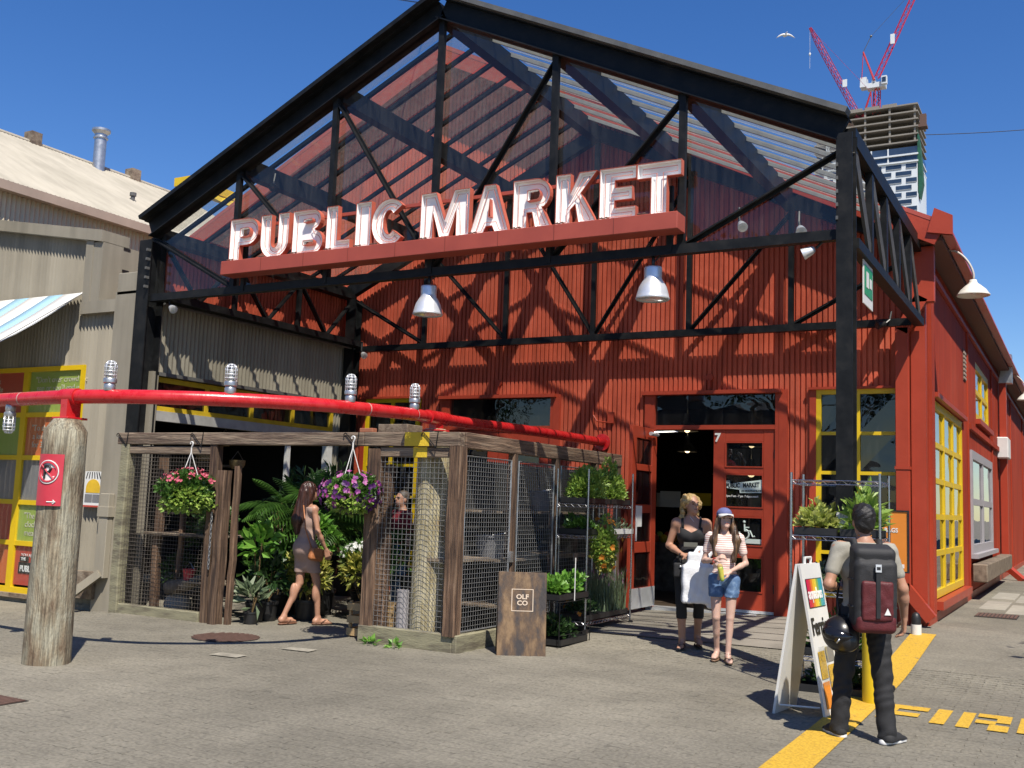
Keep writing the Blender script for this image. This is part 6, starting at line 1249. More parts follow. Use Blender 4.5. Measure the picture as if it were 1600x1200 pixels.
P('leafy_bush', 'dark leafy shrub inside the left cage behind the mesh', (-10.1, 10.0, 0), .16, .25, (.42, .3, .4), 500, .1, .05, 'dark', seed=41, zc=1.05); P('spiky_fern', 'dark fern low inside the left cage', (-10.5, 9.95, 0), .14, .22, (.3, .25, .3), 300, .12, .04, 'dark', seed=42, zc=.5); P('croton', 'second yellow croton in the middle of the passage plants', (-8.25, 10.9, 0), .16, .24, (.32, .32, .32), 520, .12, .05, 'var', seed=43, zc=.62); P('leafy_bush', 'leafy green bush behind the hydrangea', (-8.0, 11.6, .3), .18, .25, (.4, .4, .42), 620, .11, .05, 'green', seed=44); P('palm', 'third palm arching over the stall near the left cage', (-9.35, 10.7, 0), .18, .3, (.5, .5, .5), 16, .85, .02, 'green', 'palm', kind='palm', zc=1.35, stems=9, seed=45)
P('tall_fern', 'tall dark fern behind the first palm', (-9.3, 11.5, .5), .16, .25, (.5, .4, .5), 520, .16, .04, 'dark', seed=18, zc=1.0); P('monstera', 'bright leaved plant in front of the palms', (-8.78, 10.6, .25), .15, .22, (.26, .24, .28), 130, .17, .09, 'basil', seed=19, zc=.75)
# low tiered bench with small pots
bn = thing('plant_bench', 'low white tiered bench of small potted plants in the passage', 'bench', (-8.1, 13.4, 0))
B('shelf', (-9.2, 12.95, .22), (-7.3, 13.3, .26), M['white'], bn); B('shelf', (-9.2, 13.3, .48), (-7.3, 13.62, .52), M['white'], bn)
for x in (-9.15, -8.25, -7.4): B('leg', (x, 13.0, 0), (x+.05, 13.05, .22), M['white'], bn); B('leg', (x, 13.5, 0), (x+.05, 13.55, .48), M['white'], bn)
proto = None
for r_ in range(2):
    for k in range(10):
        x = -9.1+.19*k; y, z = (13.12, .26) if r_ == 0 else (13.46, .52); lab = '%s small potted seedling from the left on the %s tier of the white bench' % (['first', 'second', 'third', 'fourth', 'fifth', 'sixth', 'seventh', 'eighth', 'ninth', 'tenth'][k], ['lower', 'upper'][r_])
        t = thing('seedling_pot', lab, 'plant', (x, y, z), 0, 'seedlings on the white bench'); pot(t, Vector((0, 0, 0)), .06, .10, 'terracotta' if (k+r_) % 3 else 'dark', True); m_ = MB(); bush(m_, (0, 0, .16), (.10, .10, .10), 46, .07, .035, random.Random(k+r_*20), .3, .8, 4, -.2); m_.obj('foliage', LM[['green', 'basil', 'dark', 'lime'][(k+r_) % 4]], t, local=True)
for k, x in enumerate((-8.7, -8.25)): tag(B('price_card', (x, 13.02, .42), (x+.12, 13.03, .5), mat('cream_card', (.75, .62, .42), .6) if 'cream_card' not in bpy.data.materials else bpy.data.materials['cream_card'], None), ['cream price card on the bench, left one', 'cream price card on the bench, right one'][k], 'price card')
for k, x in enumerate((-8.75, -8.4)): tag(B('price_card', (x, 13.32, .66), (x+.22, 13.33, .76), M['white_ink'], None), ['white price card behind the seedlings, left one', 'white price card behind the seedlings, right one'][k], 'price card')
# trellis screen and hanging pots by the right passage edge
ts = thing('trellis_screen', 'white framed mesh trellis screen with hanging planters in the passage', 'screen', (-8.0, 12.2, 0)); m_ = MB()
for a, b in (((-8.35, 12.3, .3), (-8.35, 12.3, 1.95)), ((-7.55, 12.55, .3), (-7.55, 12.55, 1.95)), ((-8.35, 12.3, 1.95), (-7.55, 12.55, 1.95))): m_.beam(a, b, .04, .04)
m_.obj('frame', M['white'], ts); wiremesh(ts, (-8.34, 12.3, 0), (.8, .25, 0), .83, .3, 1.93, .04, .002)
for k, z in enumerate((1.25, .95)):
    t = thing('hanging_planter', ['small white planter hanging on the trellis, upper one', 'small white planter hanging on the trellis, lower one'][k], 'planter', (-7.9, 12.3, z)); m_ = MB(); m_.lathe([(.05, 0), (.11, .05), (.13, .13), (.12, .13), (.1, .06)], (-7.9, 12.33, z), 16); m_.obj('bowl', M['white'], t, smooth=40); m_ = MB(); m_.tube([(-8.01, 12.33, z+.12), (-7.9, 12.33, z+.3), (-7.79, 12.33, z+.12)], .004, 5); m_.obj('hanger', M['white'], t)
# baskets on display, hanging in the dark stall
for k, (y, z, r) in enumerate(((11.6, 2.05, .16), (12.3, 1.95, .13), (12.0, 2.3, .12))):
    t = thing('wicker_basket', ['wicker basket hanging in the dark stall, lowest one', 'wicker basket hanging in the dark stall, right one', 'wicker basket hanging in the dark stall, top one'][k], 'basket', (-11.9, y, z)); m_ = MB(); m_.lathe([(r*.6, 0), (r*.95, r*.5), (r, r*1.1), (r*.94, r*1.1)], (-11.9, y, z), 16); m_.obj('bowl', mat('wicker_%d' % k, (.42, .27, .11), .8, .3, 40, .8, 60), t, smooth=40); m_ = MB(); m_.tube([(-11.9, y-r, z+r*1.1), (-11.9, y, z+r*2.2), (-11.9, y+r, z+r*1.1)], .008, 5); m_.obj('handle', M['wood'], t)
# ================================================================== trees behind the camera and beside the lane (seen in reflections and shadows)
def tree(label, x, y, h, r, seed, n=5200, fm='dark'):
    rg = random.Random(seed); t = thing('street_tree', label, 'tree', (x, y, 0), 0); m_ = MB(); z0 = h*.34
    m_.tube([(x, y, -.05), (x+.05, y, z0*.5), (x, y+.08, z0), (x+.1, y, h*.6), (x, y, h*.85)], [.2, .17, .14, .09, .03], 10)
    C_ = []
    for k in range(16):
        d = rdir(rg); d.z = abs(d.z)*.9-.15; e = Vector((x, y, h*.64))+Vector((d.x*r, d.y*r, d.z*h*.36)); b = Vector((x, y, rg.uniform(z0, h*.6))); m_.tube([b, b.lerp(e, .5)+Vector((0, 0, .15)), e], [.06, .04, .015], 6); C_.append(e)
    m_.obj('trunk', M['wood'], t, smooth=True); m_ = MB()
    for e in C_+[Vector((x, y, h*.8))]: bush(m_, e, (r*.42, r*.42, h*.13), n//17, .16, .10, rg, .2, .4, 5)
    m_.obj('crown', LM[fm], t)['kind'] = 'stuff'
tree('leafy street tree standing well behind the viewpoint, reflected in the glass', -9.5, -7.5, 9.5, 3.2, 1); tree('second street tree behind the viewpoint, reflected in the windows', -4.0, -11, 10, 3.4, 2); tree('third street tree left behind the viewpoint', -22.5, -8, 9, 3.2, 3); tree('street tree across the lane to the right, casting leafy shade', 3.6, 11.6, 5.6, 1.9, 4, 2600, 'green'); tree('fourth street tree behind and right of the viewpoint', 5, -12, 9, 3.2, 5)
sh = thing('opposite_shed', 'grey gabled shed across the square behind the viewpoint', 'building', (-10, -22, 0)); m_ = MB(); m_.prism([[(-25, 0), (-11, 0), (-11, 4.9), (-18, 7.4), (-25, 4.9)]], (0, -20, 0), (1, 0, 0), (0, 0, 1), (0, -10, 0)); m_.obj('walls', mat('dark_grey_shed', (.10, .11, .12), .7, .2, .6), sh)
for k in range(3): B('window', (-23+k*4.0, -19.98, 1.2), (-20.8+k*4.0, -19.9, 3.4), M['winglass'], sh)
lb = thing('lane_building', 'unseen building across the lane on the right, made tall and dark for the side window reflections', 'building', (10, 40, 0)); B('walls', (6.5, 15, 0), (13, 75, 9.2), mat('dark_lane_walls', (.11, .085, .07), .8, .2, .4), lb); B('roof', (6.2, 14.7, 9.2), (13.3, 75.3, 9.4), M['steelgrey'], lb)  # unseen block, height and dark colour set to darken the side window reflections
for k in range(12): B('window', (6.44, 17+k*4.6, 1.2), (6.52, 19.2+k*4.6, 3.2), M['winglass'], lb); B('door', (6.46, 20+k*4.6, 0), (6.52, 21+k*4.6, 2.2), M['dark'], lb)
# ================================================================== people (implicit surfaces meshed with surface nets)
def rotz3(a): c, s_ = math.cos(a), math.sin(a); return np.array([[c, -s_, 0], [s_, c, 0], [0, 0, 1.]])
def rotx3(a): c, s_ = math.cos(a), math.sin(a); return np.array([[1., 0, 0], [0, c, -s_], [0, s_, c]])
def roty3(a): c, s_ = math.cos(a), math.sin(a); return np.array([[c, 0, s_], [0, 1., 0], [-s_, 0, c]])
def CAP(a, b, ra, rb=None, k=.03): return ('c', np.array(a, float), np.array(b, float), ra, ra if rb is None else rb, k)
def ELL(c, r, R=None, k=.03): return ('e', np.array(c, float), np.array(r, float), np.eye(3) if R is None else R, k)
def BOX(c, h, rd, R=None, k=.01): return ('b', np.array(c, float), np.array(h, float), rd, np.eye(3) if R is None else R, k)
def grow(pr, d): 
    out = []
    for p in pr:
        if p[0] == 'c': out.append(('c', p[1], p[2], p[3]+d, p[4]+d, p[5]))
        elif p[0] == 'e': out.append(('e', p[1], p[2]+d, p[3], p[4]))
    return out
def sdf_mesh(prims, res=.009, cuts=(), noise=None):
    lo = np.min([np.minimum(p[1], p[2])-max(p[3], p[4]) if p[0] == 'c' else p[1]-(p[2].max() if p[0] == 'e' else np.linalg.norm(p[2])+p[3]) for p in prims], axis=0)-.04
    hi = np.max([np.maximum(p[1], p[2])+max(p[3], p[4]) if p[0] == 'c' else p[1]+(p[2].max() if p[0] == 'e' else np.linalg.norm(p[2])+p[3]) for p in prims], axis=0)+.04
    n = np.ceil((hi-lo)/res).astype(int)+1; F = np.full(n, .2, np.float32)
    ax = [lo[i]+res*np.arange(n[i]) for i in range(3)]
    for p in prims:
        k = p[-1]; m = .06
        if p[0] == 'c': a, b = np.minimum(p[1], p[2])-max(p[3], p[4])-m, np.maximum(p[1], p[2])+max(p[3], p[4])+m
        else: e = (p[2].max() if p[0] == 'e' else np.linalg.norm(p[2])+p[3])+m; a, b = p[1]-e, p[1]+e
        i0 = np.clip(((a-lo)/res).astype(int), 0, n-1); i1 = np.clip(((b-lo)/res).astype(int)+2, 1, n)
        X, Y, Z = np.meshgrid(*[ax[i][i0[i]:i1[i]] for i in range(3)], indexing='ij'); Q = np.stack([X, Y, Z], -1)
        if p[0] == 'c':
            ab = p[2]-p[1]; t = np.clip(((Q-p[1])@ab)/max(ab@ab, 1e-9), 0, 1); D = np.linalg.norm(Q-p[1]-t[..., None]*ab, axis=-1)-(p[3]+(p[4]-p[3])*t)
        elif p[0] == 'e':
            q = (Q-p[1])@p[3]; L_ = np.linalg.norm(q/p[2], axis=-1); G_ = np.linalg.norm(q/(p[2]**2), axis=-1)+1e-9; D = L_*(L_-1)/G_
        else:
            q = np.abs((Q-p[1])@p[4])-p[2]; D = np.linalg.norm(np.maximum(q, 0), axis=-1)+np.minimum(q.max(-1), 0)-p[3]
        s_ = (slice(i0[0], i1[0]), slice(i0[1], i1[1]), slice(i0[2], i1[2])); f = F[s_]; h = np.maximum(k-np.abs(f-D), 0)/k
        F[s_] = np.minimum(f, D)-h*h*k*.25
    if noise or cuts:
        X, Y, Z = np.meshgrid(*ax, indexing='ij')
        if noise: F += noise(X, Y, Z).astype(np.float32)
        for c in cuts: F = np.maximum(F, c(X, Y, Z).astype(np.float32))
    F[0], F[-1], F[:, 0], F[:, -1], F[:, :, 0], F[:, :, -1] = .1, .1, .1, .1, .1, .1
    ins = F < 0; c8 = [(i, j, k) for i in (0, 1) for j in (0, 1) for k in (0, 1)]; sh = tuple(n-1)
    sl = lambda A, o: A[o[0]:o[0]+sh[0], o[1]:o[1]+sh[1], o[2]:o[2]+sh[2]]
    cnt = sum(sl(ins, o).astype(np.int8) for o in c8); act = (cnt > 0) & (cnt < 8); I = np.argwhere(act); idx = np.full(sh, -1, np.int64); idx[act] = np.arange(len(I))
    acc = np.zeros((len(I), 3)); num = np.zeros(len(I))
    for a in c8:
        for d in range(3):
            if a[d]: continue
            b = list(a); b[d] = 1; fa = F[I[:, 0]+a[0], I[:, 1]+a[1], I[:, 2]+a[2]]; fb = F[I[:, 0]+b[0], I[:, 1]+b[1], I[:, 2]+b[2]]; m = (fa < 0) != (fb < 0)
            t = np.where(m, fa/(fa-fb+1e-12), 0); pt = np.tile(np.array(a, float), (len(I), 1)); pt[:, d] += t; acc += pt*m[:, None]; num += m
    v = lo+res*(I+acc/np.maximum(num, 1)[:, None]); fs = []
    for d in range(3):
        u, w = (d+1) % 3, (d+2) % 3; s0 = [slice(1, -1)]*3; s0[d] = slice(0, -1); s1 = list(s0); s1[d] = slice(1, None)
        A, Bm = ins[tuple(s0)], ins[tuple(s1)]; E_ = np.argwhere(A != Bm)
        if not len(E_): continue
        fl = A[tuple(E_.T)]; st = np.array([1, 1, 1]); st[d] = 0; E_ = E_+st
        def cell(du, dw): q = E_.copy(); q[:, u] -= du; q[:, w] -= dw; return idx[q[:, 0], q[:, 1], q[:, 2]]
        q = np.stack([cell(1, 1), cell(0, 1), cell(0, 0), cell(1, 0)], 1); q[~fl] = q[~fl][:, ::-1]; fs.append(q)
    return v, np.concatenate(fs)
def sdf_obj(name, prims, m, parent, res=.009, cuts=(), noise=None):
    v, f = sdf_mesh(prims, res, cuts, noise); f = f[(f >= 0).all(1)]; me = bpy.data.meshes.new(name); me.from_pydata(v.tolist(), [], f.tolist()); me.polygons.foreach_set('use_smooth', [True]*len(me.polygons)); me.materials.append(m); me.update()
    return finish(bpy.data.objects.new(name, me), parent, True)
def norm(v): v = np.array(v, float); return v/np.linalg.norm(v)
def hand(W_, d, n, side, curl=.5, sc=1.):
    d, n = norm(d), norm(n); s_ = np.cross(d, n); W_ = np.array(W_); pr = []
    for o in (-.024, 0, .024): pr.append(CAP(W_+s_*o*.6*sc, W_+d*.08*sc+s_*o*sc, .016*sc, .014*sc, .012))
    for i, L_ in enumerate((.070, .078, .072, .056)):
        b = W_+d*.085*sc+s_*((-.030+.020*i)*side)*sc*-1; c = curl*(1+.12*i); d1 = d*math.cos(c)+n*math.sin(c); d2 = d*math.cos(2.1*c)+n*math.sin(2.1*c)
        m = b+d1*L_*.5*sc; pr += [CAP(b, m, .0105*sc, .0095*sc, .005), CAP(m, m+d2*L_*.5*sc, .0095*sc, .008*sc, .004)]
    b = W_+d*.025*sc+s_*side*.026*sc; m = b+norm(d*.6+s_*side*.6+n*.4)*.042*sc; pr += [CAP(b, m, .014*sc, .011*sc, .010), CAP(m, m+norm(d*.9+n*.4+s_*side*.1)*.032*sc, .011*sc, .009*sc, .006)]
    return pr
def human(h, female=False, stocky=1., J=None, head=(0, 0, 0)):
    """local frame: faces +Y, +X is the figure's right"""
    k = h/1.75; q = {}
    sw, hw = (.172 if female else .19), (.092 if female else .09)
    D = dict(pel=(0, 0, .95), waist=(0, 0, 1.10), chest=(0, .0, 1.28), neck=(0, -.015, 1.475), hd=(0, .01, 1.62), shR=(sw, -.01, 1.415), shL=(-sw, -.01, 1.415), elR=(sw+.05, -.03, 1.13), elL=(-sw-.05, -.03, 1.13), wrR=(sw+.06, .05, .88), wrL=(-sw-.06, .05, .88), hipR=(hw, 0, .93), hipL=(-hw, 0, .93), knR=(hw+.01, .02, .50), knL=(-hw-.01, .02, .50), anR=(hw+.015, -.02, .085), anL=(-hw-.015, -.02, .085), toeR=(.03, .17, 0), toeL=(-.03, .17, 0))
    D.update(J or {}); D = {a: np.array(b, float)*k for a, b in D.items()}; f = stocky*k
    g = {}
    pel, wa, ch, ne = D['pel'], D['waist'], D['chest'], D['neck']
    if female: tor = [ELL(pel-[0, .01*k, 0], (.165*f, .115*f, .125*k)), ELL(pel+[0, -.045*k, -.03*k], (.13*f, .085*f, .10*k)), ELL(wa, (.122*f, .088*f, .13*k)), ELL(ch, (.140*f, .098*f, .155*k)), ELL(ch+[.066*f, .062*f, .0], (.062*f, .055*f, .062*f)), ELL(ch+[-.066*f, .062*f, .0], (.062*f, .055*f, .062*f))]
    else: tor = [ELL(pel, (.158*f, .108*f, .12*k)), ELL(pel+[0, -.04*k, -.04*k], (.12*f, .08*f, .09*k)), ELL(wa, (.140*f, .095*f, .15*k)), ELL(ch, (.168*f, .112*f, .17*k))]
    tor += [CAP(D['shR']-[.03*k, 0, 0], D['shL']+[.03*k, 0, 0], .058*f, None, .05), CAP(ch, ne, .085*f, .055*f, .05)]
    g['torso'] = tor; hc = D['hd']; Rh = rotz3(head[0])@rotx3(head[1])@roty3(head[2]); hp = lambda x, y, z: hc+Rh@(np.array([x, y, z])*k)
    g['neck'] = [CAP(ne-[0, 0, .02*k], hp(0, -.012, -.03), .052*k*(1 if not female else .88), .05*k*(1 if not female else .88), .03)]
    g['head'] = [ELL(hp(0, -.012, .035), np.array((.074, .094, .094))*k, Rh, .02), ELL(hp(0, .028, -.04), np.array((.056, .062, .068))*k, Rh, .03), CAP(hp(0, .088, .022), hp(0, .106, -.008), .010*k, .013*k, .012), ELL(hp(.074, -.01, .0), np.array((.010, .02, .03))*k, Rh, .01), ELL(hp(-.074, -.01, .0), np.array((.010, .02, .03))*k, Rh, .01), CAP(hp(.035, .080, .034), hp(-.035, .080, .034), .012*k, None, .015), ELL(hp(0, .078, -.052), np.array((.024, .014, .012))*k, Rh, .012), ELL(hp(0, .076, -.085), np.array((.022, .018, .016))*k, Rh, .02)]
    af = f*(.86 if female else 1.)
    for s_, c in (('R', 1), ('L', -1)):
        sh, el, wr = D['sh'+s_], D['el'+s_], D['wr'+s_]
        g['uarm'+s_] = [ELL(sh, (.055*af, .055*af, .058*af)), CAP(sh, el, .050*af, .038*af)]; g['farm'+s_] = [CAP(el, el+(wr-el)*.35, .039*af, .040*af, .02), CAP(el+(wr-el)*.3, wr, .040*af, .025*af, .02)]
        hi, kn, an = D['hip'+s_], D['kn'+s_], D['an'+s_]; lf = f*(1. if female else .98)
        g['thigh'+s_] = [CAP(hi, kn, .087*lf, .052*lf)]; g['shin'+s_] = [CAP(kn, an, .049*lf, .033*lf, .008), ELL(kn+(an-kn)*.30-[0, .018*k, 0], (.047*lf, .052*lf, .12*k), None, .012)]
        to = D['toe'+s_]; g['foot'+s_] = [CAP(an-[0, .025*k, .04*k], an+[0, .01*k, -.01*k], .036*k, .036*k, .02), CAP(an-[0, .03*k, .05*k], an+to*.62-[0, 0, .052*k], .034*k, .032*k, .02), CAP(an+to*.6-[.015*k, 0, .058*k], an+to*.98-[.012*k, 0, .068*k], .024*k, .016*k, .02), CAP(an+to*.6-[-.015*k, 0, .058*k], an+to*.95-[-.018*k, 0, .068*k], .022*k, .014*k, .02)]
    return g, D, hp, k
SK = {'fair': mat('fair_skin', (.62, .36, .25), .5, .05, 12, sss=.08, world=False), 'tan': mat('tanned_skin', (.50, .26, .165), .5, .05, 12, sss=.08, world=False), 'pale': mat('pale_skin', (.66, .42, .33), .5, .05, 12, sss=.08, world=False)}
eyem = mat('dark_eye', (.02, .012, .01), .2); lipm = mat('lip', (.42, .11, .09), .45)
def face(t, hp, k):
    for s_ in (1, -1):
        m_ = MB(); m_.sphere(hp(.032*s_, .082, .012), (.011*k, .006*k, .006*k), 8, 6); m_.obj('eye', eyem, t, True, True)
        m_ = MB(); m_.tube([hp(.018*s_, .096, .034), hp(.035*s_, .092, .038), hp(.05*s_, .08, .034)], .0035*k, 5); m_.obj('eyebrow', mat('brow_brown', (.12, .07, .04)) if 'brow_brown' not in bpy.data.materials else bpy.data.materials['brow_brown'], t, True, True)
    m_ = MB(); m_.tube([hp(-.024, .084, -.050), hp(0, .095, -.052), hp(.024, .084, -.050)], [.003*k, .006*k, .003*k], 6); m_.obj('mouth', lipm, t, True, True)
def strands(fx, amp=.004, wav=0.):
    return lambda X, Y, Z: amp*(np.sin(fx*X+2*np.sin(9*Z)+wav*np.sin(31*Z))+np.sin(fx*.8*Y+1.7*np.sin(11*Z+1)))
def wrink(amp=.004, f=34): return lambda X, Y, Z: amp*(.6*np.sin(f*Z+17*X+4*np.sin(9*X+5*Z))*np.sin(11*X+9*Y+3*Z+1)+.5*np.abs(np.sin(f*.55*Z-23*X+3*np.sin(13*Y+2*Z)))-.25+.35*np.sin(f*1.9*Z+41*Y-29*X+2*np.sin(19*Z)))
def person(label, loc, rz, g, skin, hands, skip=(), res=.008):
    t = thing('person', label, 'person', loc, rz); pr = []
    for n_, p in g.items():
        if n_ not in skip: pr += p
    sdf_obj('body', pr+hands, skin, t, res); return t
def sole(t, D, s_, k, m, th=.022, w=.046, z=.0):
    an, to = D['an'+s_], D['toe'+s_]; d = to/np.linalg.norm(to[:2]); c = an+to*.40; hl = np.linalg.norm(to[:2])*.75
    return sdf_obj('sole', [CAP((an[0]-d[0]*.035, an[1]-d[1]*.035, z+.010), (an[0]+to[0]*.55, an[1]+to[1]*.55, z+.010), .036*k, .040*k, .01), CAP((an[0]+to[0]*.5, an[1]+to[1]*.5, z+.010), (an[0]+to[0]*.98, an[1]+to[1]*.98, z+.010), .040*k, .030*k, .01)], m, t, .006, [lambda X, Y, Z: Z-(z+th), lambda X, Y, Z: (z+.001)-Z])
def flipflop(t, D, s_, k, m, lift=0.):
    sole(t, D, s_, k, m, .018+lift, z=lift*0); an, to = D['an'+s_], D['toe'+s_]; a = an*[1, 1, 0]+to*[.86, .86, 0]+np.array([0, 0, .045]); m_ = MB(); d = norm(to*[1, 1, 0]); sd = np.array([d[1], -d[0], 0])
    for q in (1, -1): m_.tube([a, an*[1, 1, 0]+to*[.5, .5, 0]+sd*q*.035+np.array([0, 0, .055]), an*[1, 1, 0]+to*[.2, .2, 0]+sd*q*.043+np.array([0, 0, .02])], .006, 6)
    m_.obj('sandal_strap', m, t, True, True)
denim_b = mat('black_denim', (.018, .018, .02), .8, .25, 30, .4, 200, world=False); denim = mat('blue_denim', (.10, .19, .36), .8, .25, 14, .4, 160, col2=(.26, .38, .55), world=False); blackc = mat('black_jersey', (.016, .016, .018), .85, .2, 20, world=False)
lift = lambda g_, z: g_
# ---------------- man with backpack
def rotloc(loc, rz, p): c, s_ = math.cos(rz), math.sin(rz); return (loc[0]+c*p[0]-s_*p[1], loc[1]+s_*p[0]+c*p[1], loc[2]+p[2])
mloc, mrz = (-1.415, 7.79, .008), rad(27)
g, D, hp, k = human(1.635, False, 1.03, dict(hipR=(.095, 0, .93), hipL=(-.095, .01, .93), knR=(.12, -.05, .50), anR=(.135, -.115, .085), toeR=(.15, .11, 0), knL=(-.13, .08, .50), anL=(-.165, .08, .085), toeL=(-.05, .17, 0), elR=(.285, -.03, 1.135), wrR=(.325, .06, .90), elL=(-.285, -.07, 1.15), wrL=(-.16, .16, 1.12)), (-.06, .10, 0))
hs = hand(D['wrR'], (.03, .22, -1), (-1, .1, 0), 1, .45)+hand(D['wrL'], (.7, .7, .0), (.3, -.2, .9), 1, .6)
pm_ = person('man in grey T-shirt and black jeans with a backpack, seen from behind', mloc, mrz, g, SK['tan'], hs, ('footR', 'footL', 'thighR', 'thighL', 'shinR', 'shinL'), .008)
tee = mat('grey_olive_jersey', (.36, .34, .285), .9, .08, 20, .2, 120, world=False)
sdf_obj('t_shirt', grow(g['torso'], .014)+grow([CAP(D['shR'], D['shR']+(D['elR']-D['shR'])*.60, .054*k, .044*k), CAP(D['shL'], D['shL']+(D['elL']-D['shL'])*.60, .054*k, .044*k)], .010), tee, pm_, .008, [lambda X, Y, Z: .90*k-Z, lambda X, Y, Z: Z-1.475*k+np.abs(X)*.1-np.abs(X)*.1], wrink(.004, 30))
jn = grow(g['torso'][:2]+[CAP(D['hipR'], D['knR'], .088*k, .062*k, .012), CAP(D['hipL'], D['knL'], .088*k, .062*k, .012), CAP(D['knR'], D['anR']-[0, 0, .03], .060*k, .056*k, .02), CAP(D['knL'], D['anL']-[0, 0, .03], .060*k, .056*k, .02)], .012)
jo = sdf_obj('jeans', jn, denim_b, pm_, .007, [lambda X, Y, Z: Z-1.02*k, lambda X, Y, Z: .035-Z], wrink(.006, 44))
for x in (.075, -.075): m_ = MB(); m_.bbox((x-.05, -.142, .80), (x+.05, -.132, .93), .003); m_.obj('back_pocket', denim_b, jo, local=True)
for s_ in 'RL':
    sdf_obj('shoe', grow(g['foot'+s_], .010), mat('black_canvas', (.02, .02, .021), .8) if 'black_canvas' not in bpy.data.materials else bpy.data.materials['black_canvas'], pm_, .007, [lambda X, Y, Z: .020-Z, lambda X, Y, Z: Z-.12]); sole(pm_, D, s_, k*1.08, M['white'], .034)
sdf_obj('hair', [ELL(hp(0, -.022, .062), np.array((.086, .100, .088))*k, None, .02), ELL(hp(0, -.055, .01), np.array((.076, .062, .085))*k, None, .02), ELL(hp(0, .03, .105), np.array((.07, .07, .05))*k, None, .02)], mat('black_hair', (.012, .010, .009), .5, .3, 40, .6, 120, world=False), pm_, .006, (), lambda X, Y, Z: .004*np.sin(95*X+4*np.sin(30*Z))*np.sin(60*Z+80*Y))
face(pm_, hp, k); MB().tube([hp(-.05, -.055, -.085), hp(0, -.075, -.10), hp(.05, -.055, -.085)], .006, 6).obj('lanyard', M['orange'], pm_, True, True)
bp_ = thing('backpack', 'black hiking backpack with dark red front panel on the man', 'backpack', mloc, mrz); bpb = mat('black_nylon', (.022, .022, .024), .7, .2, 30, .3, 150, world=False); bpr = mat('dark_red_nylon', (.11, .011, .014), .6, .2, 12, .3, 90, world=False)
yb = -.115; sdf_obj('pack_body', [BOX((0, yb-.105, 1.10), (.11, .055, .20), .055, rotx3(.03)), BOX((0, yb-.10, 1.34), (.115, .05, .03), .04, rotx3(.1))], bpb, bp_, .008, (), wrink(.003, 26))
sdf_obj('lid', [BOX((0, yb-.10, 1.385), (.115, .05, .02), .045, rotx3(.25), .02), BOX((0, yb-.165, 1.335), (.08, .006, .05), .012, rotx3(.1), .02)], bpb, bp_, .007)
sdf_obj('front_panel', [BOX((0, yb-.200, 1.05), (.10, .018, .125), .020, rotx3(.03))], bpr, bp_, .007, (), wrink(.003, 30)); sdf_obj('base_panel', [BOX((0, yb-.115, .885), (.11, .06, .025), .045)], bpr, bp_, .008)
B('centre_strap', (-.016, yb-.246, .93), (.016, yb-.238, 1.32), M['dark'], bp_, 0, True); m_ = MB(); m_.box((-.022, yb-.252, 1.30), (.022, yb-.236, 1.318)); m_.box((-.022, yb-.252, 1.262), (.022, yb-.236, 1.276)); m_.box((-.022, yb-.252, 1.276), (-.015, yb-.236, 1.30)); m_.box((.015, yb-.252, 1.276), (.022, yb-.236, 1.30)); m_.obj('buckle', M['alu'], bp_, local=True)
m_ = MB(); m_.prism([[(.045, .955), (.095, .955), (.07, 1.005)]], (0, yb-.2415, 0), (1, 0, 0), (0, 0, 1), (0, .003, 0)); m_.obj('logo', M['white_ink'], bp_, local=True)
for s_ in (1, -1): MB().tube([(s_*.085, yb-.05, 1.37), (s_*.10, -.07, 1.475), (s_*.115, .04, 1.475), (s_*.125, .125, 1.36), (s_*.13, .10, 1.15), (s_*.14, -.05, .98)], [.020, .026, .026, .022, .014, .012], 8).obj('shoulder_strap', bpb, bp_, True, True)
for z in (1.0, 1.2): 
    for s_ in (1, -1): MB().tube([(s_*.168, yb-.04, z), (s_*.165, yb-.16, z)], .009, 6).obj('side_strap', M['dark'], bp_, True, True)
hl = thing('motorcycle_helmet', 'matt black motorcycle helmet hanging at the man\'s left hip', 'helmet', mloc, mrz); hc_ = np.array((-.185, -.075, .735)); hm = mat('matt_black_shell', (.014, .014, .016), .32, .2, 8, world=False)
sdf_obj('shell', [ELL(hc_, (.125, .14, .128)), ELL(hc_+[.02, -.06, -.05], (.085, .085, .07))], hm, hl, .008); sdf_obj('visor', [ELL(hc_+[-.02, -.045, .01], (.118, .112, .066), rotx3(.3))], mat('gloss_visor', (.01, .01, .012), .08, world=False), hl, .007); MB().tube([hc_+[-.05, -.155, -.02], hc_+[-.07, -.15, -.05]], .006, 6).obj('vent', M['galv'], hl, True, True); MB().tube([hc_+[.0, .03, .11], hc_+[.0, .09, .24], hc_+[.04, .18, .34]], .008, 6).obj('chin_strap', M['dark'], hl, True, True)
bp_.scale = (.9, .93, .94)
